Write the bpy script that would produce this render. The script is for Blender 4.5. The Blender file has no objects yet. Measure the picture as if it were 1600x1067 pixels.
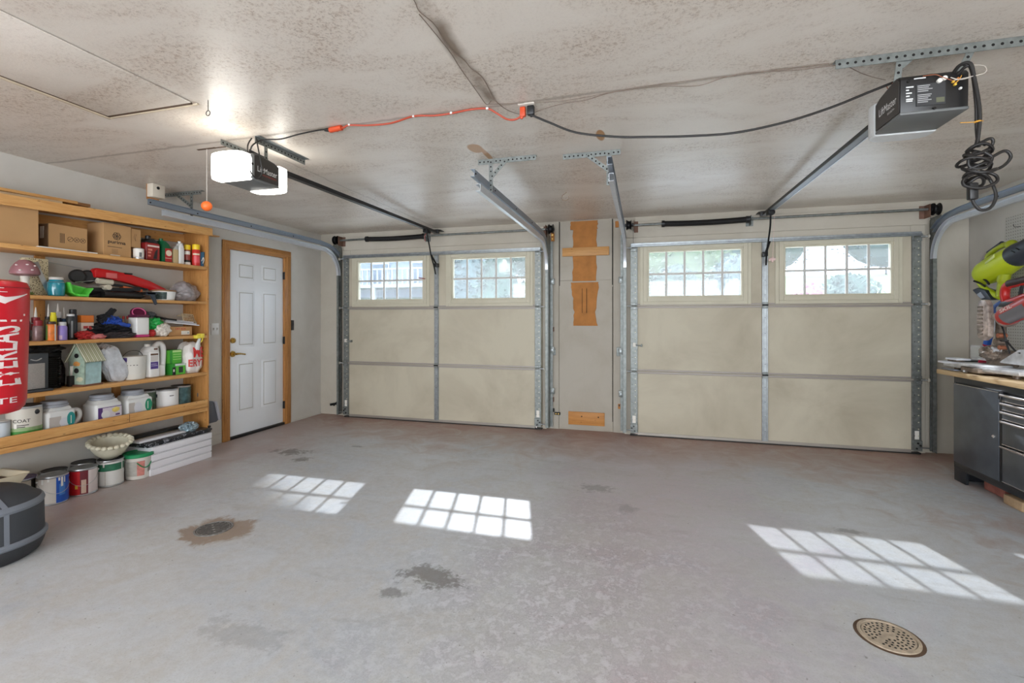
import bpy, bmesh, math, random
from mathutils import Vector, Matrix, noise as mnoise
PI = math.pi
scene = bpy.context.scene
COL = scene.collection

# ------------------------------------------------------------------ camera
cam_data = bpy.data.cameras.new('camera')
cam_data.sensor_width = 36.0
cam_data.lens = 16.453
cam_data.shift_y = -0.02264
cam_data.clip_start = 0.05
cam_data.clip_end = 400
cam = bpy.data.objects.new('camera', cam_data)
COL.objects.link(cam)
cam.location = (0, 0, 1.2992)
cam.rotation_euler = (PI/2, 0, 0.27246)
scene.camera = cam

# ------------------------------------------------------------------ view
scene.view_settings.view_transform = 'Standard'
scene.view_settings.look = 'None'
scene.view_settings.exposure = 0.08
scene.view_settings.gamma = 1.0
scene.view_settings.use_curve_mapping = False

# ------------------------------------------------------------------ sky, sun, rear fill
world = bpy.data.worlds.new('sky')
scene.world = world
world.use_nodes = True
bg = world.node_tree.nodes['Background']
bg.inputs['Color'].default_value = (0.84, 0.92, 1.0, 1)
bg.inputs['Strength'].default_value = 6.6

def light(name, kind, loc, energy, color=(1, 1, 1), size=None, size_y=None, direction=None, radius=None, angle=None):
    d = bpy.data.lights.new(name, kind)
    d.energy = energy
    d.color = color
    if kind == 'AREA':
        d.shape = 'RECTANGLE'; d.size = size; d.size_y = size_y or size
    if radius is not None: d.shadow_soft_size = radius
    if angle is not None: d.angle = angle
    o = bpy.data.objects.new(name, d)
    COL.objects.link(o)
    o.location = loc
    if direction is not None:
        o.rotation_euler = Vector(direction).to_track_quat('-Z', 'Y').to_euler()
    return o

light('sun', 'SUN', (0, 12, 9), 6.0, (1.0, 0.97, 0.94), direction=(0.36, -1.37, -1.0), angle=math.radians(0.6))
# added fill light outside a made-up rear opening, standing in for daylight
light('rear_fill_light', 'AREA', (-0.6, -3.05, 1.35), 88, (1.0, 0.985, 0.965), size=6.4, size_y=2.1, direction=(0, 1, 0.02))

# ------------------------------------------------------------------ materials
def lin(c):
    out = []
    for v in c:
        v = v/255.0
        out.append(v/12.92 if v <= 0.04045 else ((v+0.055)/1.055)**2.4)
    return (out[0], out[1], out[2], 1.0)

MATS = {}
def new_mat(name):
    m = bpy.data.materials.new(name)
    m.use_nodes = True
    nt = m.node_tree
    return m, nt, nt.nodes['Principled BSDF']

def M(name, rgb, rough=0.5, metal=0.0, var=0.0, vscale=12.0, bump=0.0, bscale=60.0, spec=0.5, stretch=(1, 1, 1), coat=0.0, trans=0.0):
    if name in MATS: return MATS[name]
    m, nt, b = new_mat(name)
    c = lin(rgb)
    b.inputs['Base Color'].default_value = c
    b.inputs['Roughness'].default_value = rough
    b.inputs['Metallic'].default_value = metal
    b.inputs['Specular IOR Level'].default_value = spec
    b.inputs['Coat Weight'].default_value = coat
    b.inputs['Transmission Weight'].default_value = trans
    if var > 0 or bump > 0:
        tc = nt.nodes.new('ShaderNodeTexCoord')
        mp = nt.nodes.new('ShaderNodeMapping')
        mp.inputs['Scale'].default_value = stretch
        nt.links.new(tc.outputs['Object'], mp.inputs['Vector'])
    if var > 0:
        n = nt.nodes.new('ShaderNodeTexNoise')
        n.inputs['Scale'].default_value = vscale
        n.inputs['Detail'].default_value = 5
        nt.links.new(mp.outputs[0], n.inputs['Vector'])
        r = nt.nodes.new('ShaderNodeValToRGB')
        r.color_ramp.elements[0].position = 0.3
        r.color_ramp.elements[1].position = 0.7
        r.color_ramp.elements[0].color = tuple(max(0, x*(1-var)) for x in c[:3]) + (1,)
        r.color_ramp.elements[1].color = tuple(min(1, x*(1+var)) for x in c[:3]) + (1,)
        nt.links.new(n.outputs['Fac'], r.inputs['Fac'])
        nt.links.new(r.outputs['Color'], b.inputs['Base Color'])
    if bump > 0:
        n2 = nt.nodes.new('ShaderNodeTexNoise')
        n2.inputs['Scale'].default_value = bscale
        n2.inputs['Detail'].default_value = 4
        nt.links.new(mp.outputs[0], n2.inputs['Vector'])
        bp = nt.nodes.new('ShaderNodeBump')
        bp.inputs['Strength'].default_value = bump
        bp.inputs['Distance'].default_value = 0.01
        nt.links.new(n2.outputs['Fac'], bp.inputs['Height'])
        nt.links.new(bp.outputs['Normal'], b.inputs['Normal'])
    MATS[name] = m
    return m

class NT:
    """small helper for writing node graphs"""
    def __init__(self, nt): self.nt = nt
    def node(self, typ, **kw):
        n = self.nt.nodes.new(typ)
        for k, v in kw.items(): setattr(n, k, v)
        return n
    def link(self, a, b): self.nt.links.new(a, b)
    def coords(self, scale=(1, 1, 1), loc=(0, 0, 0)):
        g = self.node('ShaderNodeNewGeometry')
        mp = self.node('ShaderNodeMapping')
        mp.inputs['Scale'].default_value = scale
        mp.inputs['Location'].default_value = loc
        self.link(g.outputs['Position'], mp.inputs['Vector'])
        return mp.outputs[0]
    def noise(self, vec, scale, detail=4, rough=0.5, dist=0.0):
        n = self.node('ShaderNodeTexNoise')
        n.inputs['Scale'].default_value = scale
        n.inputs['Detail'].default_value = detail
        n.inputs['Roughness'].default_value = rough
        n.inputs['Distortion'].default_value = dist
        self.link(vec, n.inputs['Vector'])
        return n.outputs['Fac']
    def ramp(self, fac, p0, p1, v0=0.0, v1=1.0):
        r = self.node('ShaderNodeMapRange')
        r.clamp = True
        r.inputs['From Min'].default_value = p0
        r.inputs['From Max'].default_value = p1
        r.inputs['To Min'].default_value = v0
        r.inputs['To Max'].default_value = v1
        self.link(fac, r.inputs['Value'])
        return r.outputs['Result']
    def math(self, op, a, b=None, c=None):
        n = self.node('ShaderNodeMath', operation=op)
        for i, x in enumerate((a, b, c)):
            if x is None: continue
            if isinstance(x, (int, float)): n.inputs[i].default_value = x
            else: self.link(x, n.inputs[i])
        return n.outputs[0]
    def mix(self, fac, a, b, mode='MIX'):
        n = self.node('ShaderNodeMix', data_type='RGBA', blend_type=mode)
        for key, x in ((0, fac), (6, a), (7, b)):
            if isinstance(x, (int, float)): n.inputs[key].default_value = x
            elif isinstance(x, tuple): n.inputs[key].default_value = x
            else: self.link(x, n.inputs[key])
        return n.outputs[2]
    def bump(self, h, strength, dist=0.01):
        n = self.node('ShaderNodeBump')
        n.inputs['Strength'].default_value = strength
        n.inputs['Distance'].default_value = dist
        self.link(h, n.inputs['Height'])
        return n.outputs['Normal']
    def xyz(self):
        g = self.node('ShaderNodeNewGeometry')
        s = self.node('ShaderNodeSeparateXYZ')
        self.link(g.outputs['Position'], s.inputs[0])
        return s.outputs

def disc_mask(N, x, y, cx, cy, r0, r1, wob=None, sx=1.0, sy=1.0):
    """1 inside an ellipse about (cx, cy), 0 outside, edge from r0 to r1"""
    dx = N.math('MULTIPLY', N.math('SUBTRACT', x, cx), sx)
    dy = N.math('MULTIPLY', N.math('SUBTRACT', y, cy), sy)
    d = N.math('SQRT', N.math('ADD', N.math('MULTIPLY', dx, dx), N.math('MULTIPLY', dy, dy)))
    if wob is not None: d = N.math('ADD', d, wob)
    return N.ramp(d, r0, r1, 1.0, 0.0)

# bare concrete slab: mottled grey, old red paint left along the walls and in a band towards the middle
floor_mat, nt, b = new_mat('concrete_floor'); N = NT(nt)
x, y, z = N.xyz()
v = N.coords()
n_big = N.noise(v, 0.9, 5, 0.55, 0.6)
n_mid = N.noise(v, 3.4, 8, 0.66, 0.9)
n_fine = N.noise(v, 22, 9, 0.74)
n_grit = N.noise(v, 130, 4, 0.7)
n_crust = N.noise(v, 17, 10, 0.78, 0.25)
n_str = N.noise(N.coords((0.5, 2.0, 1)), 2.6, 7, 0.66, 1.2)
base = N.mix(N.ramp(n_big, 0.35, 0.65), lin((174, 179, 186)), lin((195, 197, 200)))
base = N.mix(N.ramp(n_mid, 0.40, 0.62), base, lin((186, 184, 181)))
base = N.mix(N.ramp(n_str, 0.54, 0.72, 0, 0.55), base, lin((162, 160, 158)))
base = N.mix(N.ramp(n_fine, 0.42, 0.66, 0, 0.55), base, lin((202, 205, 209)))
base = N.mix(N.ramp(n_grit, 0.52, 0.68, 0, 0.30), base, lin((134, 132, 130)))
w1 = N.math('MULTIPLY', N.math('SUBTRACT', n_mid, 0.5), 2.4)
w2 = N.math('MULTIPLY', N.math('SUBTRACT', n_big, 0.5), 1.5)
wob = N.math('ADD', w1, w2)
e_back = N.ramp(N.math('ADD', y, N.math('MULTIPLY', wob, 0.8)), 4.15, 5.3)
e_left = N.ramp(N.math('ADD', x, wob), -3.95, -3.1, 1, 0)
e_right = N.ramp(N.math('ADD', x, wob), 2.0, 2.8)
band = disc_mask(N, x, y, 0.05, 3.3, 0.1, 1.0, wob, 1.0, 0.36)
band2 = disc_mask(N, x, y, 0.15, 1.5, 0.0, 0.75, wob, 1.1, 0.5)
edge = N.math('MAXIMUM', N.math('MULTIPLY', e_left, 0.6), N.math('MAXIMUM', N.math('MULTIPLY', e_right, 0.8), N.math('MULTIPLY', e_back, 0.95)))
pink = N.math('MAXIMUM', band, band2)
brk = N.ramp(n_fine, 0.32, 0.68)
base = N.mix(N.math('MULTIPLY', edge, N.ramp(brk, 0, 1, 0.72, 1)), base, N.mix(N.ramp(n_mid, 0.4, 0.6), lin((160, 118, 92)), lin((164, 130, 120))))
base = N.mix(N.math('MULTIPLY', N.math('MULTIPLY', pink, N.ramp(brk, 0, 1, 0.5, 1)), 0.42), base, lin((178, 136, 136)))
white = disc_mask(N, x, y, -0.35, 2.15, 0.15, 1.3, wob, 1.3, 0.85)
base = N.mix(N.math('MULTIPLY', N.math('MULTIPLY', white, N.ramp(n_crust, 0.50, 0.60)), 0.40), base, lin((226, 226, 230)))
crustd = N.math('MULTIPLY', white, N.math('MULTIPLY', N.ramp(n_crust, 0.44, 0.49), N.ramp(n_crust, 0.50, 0.51, 1, 0)))
base = N.mix(N.math('MULTIPLY', crustd, 0.35), base, lin((128, 126, 126)))
# brown water stain round the left drain, dark patches by the entry door and mid floor
wst = N.math('MULTIPLY', N.math('SUBTRACT', n_mid, 0.5), 0.55)
st = disc_mask(N, x, y, -2.50, 2.27, 0.20, 0.25, wst, 1.0, 1.25)
base = N.mix(N.math('MULTIPLY', st, 0.78), base, lin((140, 116, 94)))
wd = N.math('MULTIPLY', N.math('SUBTRACT', n_fine, 0.5), 1.1)
for cx, cy, r, sx, sy, a in ((-3.28, 3.80, 0.22, 0.9, 1.6, 0.75), (-3.02, 3.62, 0.12, 1, 1, 0.7), (-2.78, 4.15, 0.08, 0.7, 2.2, 0.6),
                             (-1.02, 2.16, 0.19, 0.9, 1.7, 0.75), (-1.16, 1.98, 0.10, 0.9, 1.9, 0.6), (-0.34, 3.62, 0.22, 0.9, 2.0, 0.42), (1.2, 3.3, 0.1, 0.8, 2.0, 0.5),
                             (-0.1, 3.3, 0.1, 1, 1, 0.3), (0.55, 1.72, 0.2, 0.6, 1.6, 0.3), (-1.6, 1.55, 0.15, 0.5, 1.6, 0.22)):
    mk = disc_mask(N, x, y, cx, cy, r*0.45, r*0.8, N.math('MULTIPLY', N.math('ADD', wd, N.math('MULTIPLY', w1, 0.5)), r*2.0), sx, sy)
    base = N.mix(N.math('MULTIPLY', mk, a), base, lin((104, 98, 92)))
speck = N.ramp(N.noise(v, 48, 2, 0.5), 0.70, 0.76, 0, 0.6)
base = N.mix(speck, base, lin((110, 104, 98)))
# shrinkage crack near the right drain
cy_ = N.math('ADD', N.math('MULTIPLY', N.math('SUBTRACT', x, 1.3), -0.16), 2.13)
cr = N.math('ABSOLUTE', N.math('SUBTRACT', N.math('ADD', y, N.math('MULTIPLY', wst, 0.05)), cy_))
crk = N.math('MULTIPLY', N.ramp(cr, 0.002, 0.006, 1, 0), N.ramp(x, 1.28, 1.36))
base = N.mix(N.math('MULTIPLY', crk, 0.7), base, lin((90, 84, 78)))
nt.links.new(base, b.inputs['Base Color'])
nt.links.new(N.ramp(n_mid, 0.3, 0.7, 0.34, 0.6), b.inputs['Roughness'])
b.inputs['Specular IOR Level'].default_value = 0.35
nt.links.new(N.bump(N.math('ADD', N.math('MULTIPLY', n_fine, 0.6), n_mid), 0.16, 0.012), b.inputs['Normal'])

# plaster ceiling with brown speckle drifts and board joints
ceil_mat, nt, b = new_mat('speckled_plaster'); N = NT(nt)
x, y, z = N.xyz()
v = N.coords()
vs = N.coords((0.55, 1.3, 1))
drift = N.noise(vs, 2.1, 5, 0.6, 0.7)
fine = N.noise(v, 92, 6, 0.75)
fine2 = N.noise(v, 34, 6, 0.72)
base = N.mix(N.ramp(drift, 0.35, 0.65), lin((224, 216, 206)), lin((214, 203, 191)))
sp = N.math('MULTIPLY', N.ramp(drift, 0.42, 0.60, 0.12, 1.0), N.ramp(fine, 0.535, 0.60))
base = N.mix(N.math('MULTIPLY', sp, 0.62), base, lin((138, 118, 102)))
sp2 = N.math('MULTIPLY', N.ramp(drift, 0.44, 0.62), N.ramp(fine2, 0.52, 0.62))
base = N.mix(N.math('MULTIPLY', sp2, 0.62), base, lin((160, 134, 112)))
wob = N.math('MULTIPLY', N.math('SUBTRACT', N.noise(v, 7, 4), 0.5), 0.05)
def seam(val, pos, w, amt, gate=None):
    global base
    d = N.math('ABSOLUTE', N.math('SUBTRACT', N.math('ADD', val, wob), pos))
    k = N.ramp(d, w*0.2, w, amt, 0)
    if gate is not None: k = N.math('MULTIPLY', k, gate)
    base = N.mix(k, base, lin((120, 102, 86)))
seam(y, 2.40, 0.02, 0.5)
seam(x, -0.765, 0.05, 0.9, N.math('MULTIPLY', N.ramp(y, 2.30, 2.40, 1, 0), N.ramp(N.noise(v, 3.3, 3), 0.4, 0.6, 0.25, 1)))
seam(x, -2.50, 0.012, 0.35, N.ramp(y, 2.6, 2.9))
for yy, xx in ((3.62, 0),):
    d = N.math('ABSOLUTE', N.math('SUBTRACT', y, yy))
    base = N.mix(N.ramp(d, 0.0, 0.02, 0.12, 0), base, lin((120, 108, 96)))
# bare brown paper where paint has torn away
for cx, cy, rx, ry in ((-1.085, 2.96, 0.055, 0.09), (-1.045, 3.10, 0.022, 0.14), (-0.253, 2.96, 0.03, 0.10)):
    mk = disc_mask(N, x, y, cx, cy, 0.8, 1.0, N.math('MULTIPLY', wob, 9), 1/rx, 1/ry)
    base = N.mix(mk, base, lin((176, 128, 78)))
nt.links.new(base, b.inputs['Base Color'])
b.inputs['Roughness'].default_value = 0.34
b.inputs['Specular IOR Level'].default_value = 0.75
nt.links.new(N.bump(N.math('ADD', N.math('MULTIPLY', fine2, 0.4), fine), 0.16, 0.008), b.inputs['Normal'])

def painted(name, rgb, stain, amt, scale=1.6, rough=0.75, lo_z=None):
    m, nt, b = new_mat(name); N = NT(nt)
    v = N.coords()
    n1 = N.noise(v, scale, 5, 0.6, 0.5)
    n2 = N.noise(v, 22, 5, 0.7)
    c = N.mix(N.math('MULTIPLY', N.ramp(n1, 0.42, 0.72), amt), lin(rgb), lin(stain))
    c = N.mix(N.math('MULTIPLY', N.ramp(n2, 0.66, 0.76), amt*0.8), c, lin(stain))
    nt.links.new(c, b.inputs['Base Color'])
    b.inputs['Roughness'].default_value = rough
    nt.links.new(N.bump(n2, 0.08, 0.01), b.inputs['Normal'])
    MATS[name] = m
    return m
wall_mat = painted('off_white_wall_paint', (208, 204, 197), (184, 176, 164), 0.5)
board_mat = painted('cream_wall_board', (196, 189, 176), (170, 160, 144), 0.5)
panel_mat = painted('cream_door_panel', (192, 184, 164), (152, 140, 120), 0.62, 1.3, 0.6)
frame_mat = painted('cream_window_moulding', (198, 192, 172), (172, 164, 144), 0.4, 3.0, 0.55)
pier_mat = painted('scuffed_white_paint', (176, 169, 157), (154, 144, 128), 0.45, 2.4)
entry_mat = painted('white_entry_door_paint', (240, 243, 247), (228, 230, 232), 0.3, 1.6, 0.4)

def wood(name, c1, c2, c3, axis='y', rough=0.55, s=1.0):
    if name in MATS: return MATS[name]
    m, nt, b = new_mat(name); N = NT(nt)
    tc = nt.nodes.new('ShaderNodeTexCoord')
    mp = nt.nodes.new('ShaderNodeMapping')
    sc = {'x': (0.7, 9, 9), 'y': (9, 0.7, 9), 'z': (9, 9, 0.7)}[axis]
    mp.inputs['Scale'].default_value = tuple(k*s for k in sc)
    nt.links.new(tc.outputs['Object'], mp.inputs['Vector'])
    n1 = N.noise(mp.outputs[0], 3.0, 6, 0.65, 1.2)
    n2 = N.noise(mp.outputs[0], 14.0, 5, 0.6, 0.4)
    c = N.mix(N.ramp(n1, 0.35, 0.62), lin(c1), lin(c2))
    c = N.mix(N.ramp(n2, 0.5, 0.72, 0, 0.55), c, lin(c3))
    vo = nt.nodes.new('ShaderNodeTexVoronoi')
    mp2 = nt.nodes.new('ShaderNodeMapping')
    mp2.inputs['Scale'].default_value = {'x': (2, 6, 6), 'y': (6, 2, 6), 'z': (6, 6, 2)}[axis]
    nt.links.new(tc.outputs['Object'], mp2.inputs['Vector'])
    nt.links.new(mp2.outputs[0], vo.inputs['Vector'])
    c = N.mix(N.ramp(vo.outputs['Distance'], 0.05, 0.11, 0.75, 0), c, lin(tuple(int(k*0.55) for k in c3)))
    nt.links.new(c, b.inputs['Base Color'])
    b.inputs['Roughness'].default_value = rough
    nt.links.new(N.bump(n2, 0.1, 0.01), b.inputs['Normal'])
    MATS[name] = m
    return m
pine_y = wood('pine_board_lengthwise', (222, 172, 108), (204, 148, 84), (176, 118, 62), 'y')
pine_z = wood('pine_board_upright', (204, 150, 88), (182, 126, 66), (150, 98, 48), 'z')
pine_x = wood('pine_board_crosswise', (214, 162, 98), (196, 140, 78), (166, 112, 58), 'x')
oak_z = wood('stained_casing_upright', (196, 142, 84), (172, 116, 62), (140, 90, 46), 'z', 0.4)
oak_y = wood('stained_casing_head', (196, 142, 84), (172, 116, 62), (140, 90, 46), 'y', 0.4)
bench_wood = wood('pale_bench_board', (214, 184, 140), (196, 164, 120), (176, 142, 98), 'y', 0.55)
peg_brown = M('bare_brown_board', (172, 114, 56), 0.8, var=0.16, vscale=9, bump=0.1)
galv = M('galvanised_steel', (156, 161, 164), 0.38, 0.85, var=0.16, vscale=26)
galv2 = M('dull_galvanised_steel', (132, 136, 134), 0.5, 0.75, var=0.22, vscale=30)
rail_light = M('light_rail_coating', (208, 212, 218), 0.32, 0.45, var=0.05)
dark_steel = M('dark_steel', (52, 52, 54), 0.4, 0.7, var=0.2)
black_iron = M('black_iron', (22, 22, 23), 0.5, 0.5)
hole_mat = M('dark_hole', (24, 22, 20), 0.9)
black_pl = M('black_plastic', (26, 26, 28), 0.4)
black_rub = M('black_rubber', (30, 29, 29), 0.6)
white_pl = M('white_plastic', (232, 232, 230), 0.4)
brass = M('brass', (190, 158, 92), 0.25, 0.95)
white_lbl = M('white_label', (228, 224, 216), 0.55)
card = M('brown_cardboard', (186, 146, 100), 0.85, var=0.06, vscale=6)
card_d = M('dark_cardboard', (128, 100, 74), 0.9, var=0.05)
ink = M('dark_print', (46, 40, 36), 0.7)
glass_mat, nt, b = new_mat('dusty_window_glass')
for n in list(nt.nodes):
    if n.type != 'OUTPUT_MATERIAL': nt.nodes.remove(n)
out = [n for n in nt.nodes if n.type == 'OUTPUT_MATERIAL'][0]
tr = nt.nodes.new('ShaderNodeBsdfTransparent'); tr.inputs[0].default_value = (0.88, 0.93, 0.98, 1)
tl = nt.nodes.new('ShaderNodeBsdfTranslucent'); tl.inputs[0].default_value = (0.9, 0.93, 0.97, 1)
gl = nt.nodes.new('ShaderNodeBsdfGlossy'); gl.inputs['Roughness'].default_value = 0.05
m1 = nt.nodes.new('ShaderNodeMixShader'); m1.inputs[0].default_value = 0.06
m2 = nt.nodes.new('ShaderNodeMixShader'); m2.inputs[0].default_value = 0.05
nt.links.new(tr.outputs[0], m1.inputs[1]); nt.links.new(tl.outputs[0], m1.inputs[2])
nt.links.new(m1.outputs[0], m2.inputs[1]); nt.links.new(gl.outputs[0], m2.inputs[2])
nt.links.new(m2.outputs[0], out.inputs[0])

# ------------------------------------------------------------------ mesh building
def frames(pts):
    pts = [Vector(p) for p in pts]
    t = []
    for i in range(len(pts)):
        a = pts[max(0, i-1)]; c = pts[min(len(pts)-1, i+1)]
        d = (c-a)
        t.append(d.normalized() if d.length > 1e-9 else Vector((0, 0, 1)))
    up = Vector((0, 0, 1)) if abs(t[0].z) < 0.9 else Vector((1, 0, 0))
    u = t[0].cross(up).normalized()
    fr = []
    for i in range(len(pts)):
        u = (u - t[i]*u.dot(t[i]))
        if u.length < 1e-6: u = t[i].orthogonal()
        u.normalize()
        fr.append((pts[i], u, t[i].cross(u)))
    return fr

def smooth_path(pts, n=6, closed=False):
    P = [Vector(p) for p in pts]
    out = []
    cnt = len(P)
    rng = cnt if closed else cnt-1
    for i in range(rng):
        if closed: p0, p1, p2, p3 = P[(i-1) % cnt], P[i], P[(i+1) % cnt], P[(i+2) % cnt]
        else: p0, p1, p2, p3 = P[max(0, i-1)], P[i], P[i+1], P[min(cnt-1, i+2)]
        for k in range(n):
            t = k/n
            out.append(0.5*((2*p1) + (p2-p0)*t + (2*p0-5*p1+4*p2-p3)*t*t + (3*p1-p0-3*p2+p3)*t*t*t))
    if not closed: out.append(P[-1])
    return out

class MB:
    def __init__(s): s.v = []; s.f = []; s.m = []; s.mats = []
    def mi(s, mat):
        if mat not in s.mats: s.mats.append(mat)
        return s.mats.index(mat)
    def add(s, vs, fs, mat):
        o = len(s.v); k = s.mi(mat)
        s.v += [Vector(v) for v in vs]
        s.f += [tuple(i+o for i in f) for f in fs]
        s.m += [k]*len(fs)
        return s
    def box(s, x0, x1, y0, y1, z0, z1, mat, bev=0.0, seg=2):
        if x0 > x1: x0, x1 = x1, x0
        if y0 > y1: y0, y1 = y1, y0
        if z0 > z1: z0, z1 = z1, z0
        vs = [(x0, y0, z0), (x1, y0, z0), (x1, y1, z0), (x0, y1, z0), (x0, y0, z1), (x1, y0, z1), (x1, y1, z1), (x0, y1, z1)]
        fs = [(3, 2, 1, 0), (4, 5, 6, 7), (0, 1, 5, 4), (1, 2, 6, 5), (2, 3, 7, 6), (3, 0, 4, 7)]
        if bev <= 0: return s.add(vs, fs, mat)
        bm = bmesh.new()
        bv = [bm.verts.new(v) for v in vs]
        for f in fs: bm.faces.new([bv[i] for i in f])
        bmesh.ops.bevel(bm, geom=list(bm.edges), offset=bev, segments=seg, affect='EDGES', profile=0.5)
        bm.verts.index_update()
        s.add([v.co.copy() for v in bm.verts], [tuple(v.index for v in f.verts) for f in bm.faces], mat)
        bm.free()
        return s
    def obox(s, c, half, mat, rot=None, bev=0.0):
        """box about c with half sizes, turned by an Euler"""
        t = MB(); t.box(-half[0], half[0], -half[1], half[1], -half[2], half[2], mat, bev)
        R = Matrix.Identity(3) if rot is None else __import__('mathutils').Euler(rot).to_matrix()
        return s.add([R @ v + Vector(c) for v in t.v], t.f, mat)
    def bar(s, a, b, w, t, mat, up=(0, 0, 1)):
        """rectangular bar from a to b, width w across, thickness t along up"""
        a = Vector(a); b = Vector(b); d = (b-a).normalized()
        u = d.cross(Vector(up))
        if u.length < 1e-6: u = d.orthogonal()
        u.normalize(); n = u.cross(d).normalized()
        vs = []
        for p in (a, b):
            for i, j in ((-1, -1), (1, -1), (1, 1), (-1, 1)):
                vs.append(p + u*(i*w/2) + n*(j*t/2))
        return s.add(vs, [(3, 2, 1, 0), (4, 5, 6, 7), (0, 1, 5, 4), (1, 2, 6, 5), (2, 3, 7, 6), (3, 0, 4, 7)], mat)
    def tube(s, pts, r, mat, seg=8, cap=True, closed=False):
        fr = frames(pts)
        n = len(fr); vs = []
        for i, (p, u, w) in enumerate(fr):
            rr = r[i] if isinstance(r, (list, tuple)) else r
            for k in range(seg):
                a = 2*PI*k/seg
                vs.append(p + u*math.cos(a)*rr + w*math.sin(a)*rr)
        fs = []
        for i in range(n if closed else n-1):
            j = (i+1) % n
            for k in range(seg):
                fs.append((i*seg+k, i*seg+(k+1) % seg, j*seg+(k+1) % seg, j*seg+k))
        if cap and not closed:
            fs.append(tuple(range(seg-1, -1, -1)))
            fs.append(tuple((n-1)*seg+k for k in range(seg)))
        return s.add(vs, fs, mat)
    def cyl(s, a, b, r, mat, seg=20, r2=None):
        return s.tube([a, b], [r, r if r2 is None else r2], mat, seg)
    def lathe(s, prof, c, mat, seg=32, sx=1.0, sy=1.0, ax=None, th0=0.0, th1=2*PI, power=None):
        """profile [(r, z)] turned about a vertical axis at c; power rounds the plan towards a square"""
        c = Vector(c); vs = []; full = abs(th1-th0-2*PI) < 1e-6
        cnt = seg if full else seg+1
        for (r, z) in prof:
            for k in range(cnt):
                a = th0 + (th1-th0)*k/seg
                ca, sa = math.cos(a), math.sin(a)
                if power:
                    q = (abs(ca)**power + abs(sa)**power)**(-1/power)
                else: q = 1.0
                vs.append(Vector((ca*q*r*sx, sa*q*r*sy, z)))
        if ax is not None:
            R = Vector((0, 0, 1)).rotation_difference(Vector(ax)).to_matrix()
            vs = [R @ v for v in vs]
        vs = [v + c for v in vs]
        fs = []
        for i in range(len(prof)-1):
            for k in range(seg):
                k2 = (k+1) % cnt if full else k+1
                fs.append((i*cnt+k, i*cnt+k2, (i+1)*cnt+k2, (i+1)*cnt+k))
        if full:
            if prof[0][0] > 1e-5: fs.append(tuple(range(cnt-1, -1, -1)))
            if prof[-1][0] > 1e-5: fs.append(tuple((len(prof)-1)*cnt+k for k in range(cnt)))
        return s.add(vs, fs, mat)
    def prism(s, poly, plane, a0, a1, mat, bev=0.0):
        """2-D polygon extruded: plane 'xy' along z, 'yz' along x, 'xz' along y"""
        def P(p, a):
            if plane == 'xy': return (p[0], p[1], a)
            if plane == 'yz': return (a, p[0], p[1])
            return (p[0], a, p[1])
        n = len(poly)
        vs = [P(p, a0) for p in poly] + [P(p, a1) for p in poly]
        fs = [tuple(range(n-1, -1, -1)), tuple(range(n, 2*n))] + [(i, (i+1) % n, n+(i+1) % n, n+i) for i in range(n)]
        bm = bmesh.new()
        bv = [bm.verts.new(v) for v in vs]
        for f in fs: bm.faces.new([bv[i] for i in f])
        bmesh.ops.recalc_face_normals(bm, faces=bm.faces)
        if bev > 0: bmesh.ops.bevel(bm, geom=list(bm.edges), offset=bev, segments=2, affect='EDGES', profile=0.5)
        big = [f for f in bm.faces if len(f.verts) > 4]
        if big: bmesh.ops.triangulate(bm, faces=big)
        bm.verts.index_update()
        s.add([v.co.copy() for v in bm.verts], [tuple(v.index for v in f.verts) for f in bm.faces], mat)
        bm.free()
        return s
    def sweep(s, prof, path, U, mat, cap=True):
        """closed outline [(a, b)] swept along a path in a plane: a along the fixed axis U, b along the path's in-plane normal"""
        U = Vector(U); P = [Vector(p) for p in path]; n = len(P); k = len(prof); vs = []
        for i in range(n):
            t = (P[min(n-1, i+1)]-P[max(0, i-1)]).normalized()
            nn = U.cross(t).normalized()
            for a, b_ in prof: vs.append(P[i] + U*a + nn*b_)
        fs = [(i*k+j, i*k+(j+1) % k, (i+1)*k+(j+1) % k, (i+1)*k+j) for i in range(n-1) for j in range(k)]
        if cap: fs += [tuple(range(k-1, -1, -1)), tuple((n-1)*k+j for j in range(k))]
        return s.add(vs, fs, mat)
    def sphere(s, c, r, mat, seg=16, rings=10, sx=1, sy=1, sz=1):
        prof = [(max(1e-6, r*math.sin(PI*i/rings)), -r*math.cos(PI*i/rings)*sz) for i in range(rings+1)]
        return s.lathe(prof, c, mat, seg, sx, sy)
    def blob(s, c, rad, mat, amp=0.25, freq=3.0, seed=0, sub=4, flat=None, rot=0.0, ridge=False, sq=None, tilt=0.0):
        """crumpled lump: displaced ball, flattened where it rests at height flat"""
        bm = bmesh.new()
        bmesh.ops.create_icosphere(bm, subdivisions=sub, radius=1.0)
        c = Vector(c); off = Vector((seed*7.3, seed*3.1, seed*1.7)); cr, sr = math.cos(rot), math.sin(rot)
        for v in bm.verts:
            p = v.co.copy()
            d = mnoise.fractal(p*freq+off, 1.0, 2.0, 3)
            if ridge: d = 0.5-2*abs(d)
            if sq: p = p/((abs(p.x)**sq+abs(p.y)**sq+abs(p.z)**sq)**(1/sq))
            q = p*(1+amp*d)
            q = Vector((q.x*rad[0], q.y*rad[1], q.z*rad[2]))
            if tilt: q = Vector((q.x, q.y*math.cos(tilt)-q.z*math.sin(tilt), q.y*math.sin(tilt)+q.z*math.cos(tilt)))
            q = Vector((q.x*cr-q.y*sr, q.x*sr+q.y*cr, q.z)) + c
            if flat is not None and q.z < flat: q.z = flat
            v.co = q
        bm.verts.index_update()
        s.add([v.co.copy() for v in bm.verts], [tuple(v.index for v in f.verts) for f in bm.faces], mat)
        bm.free()
        return s
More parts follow.
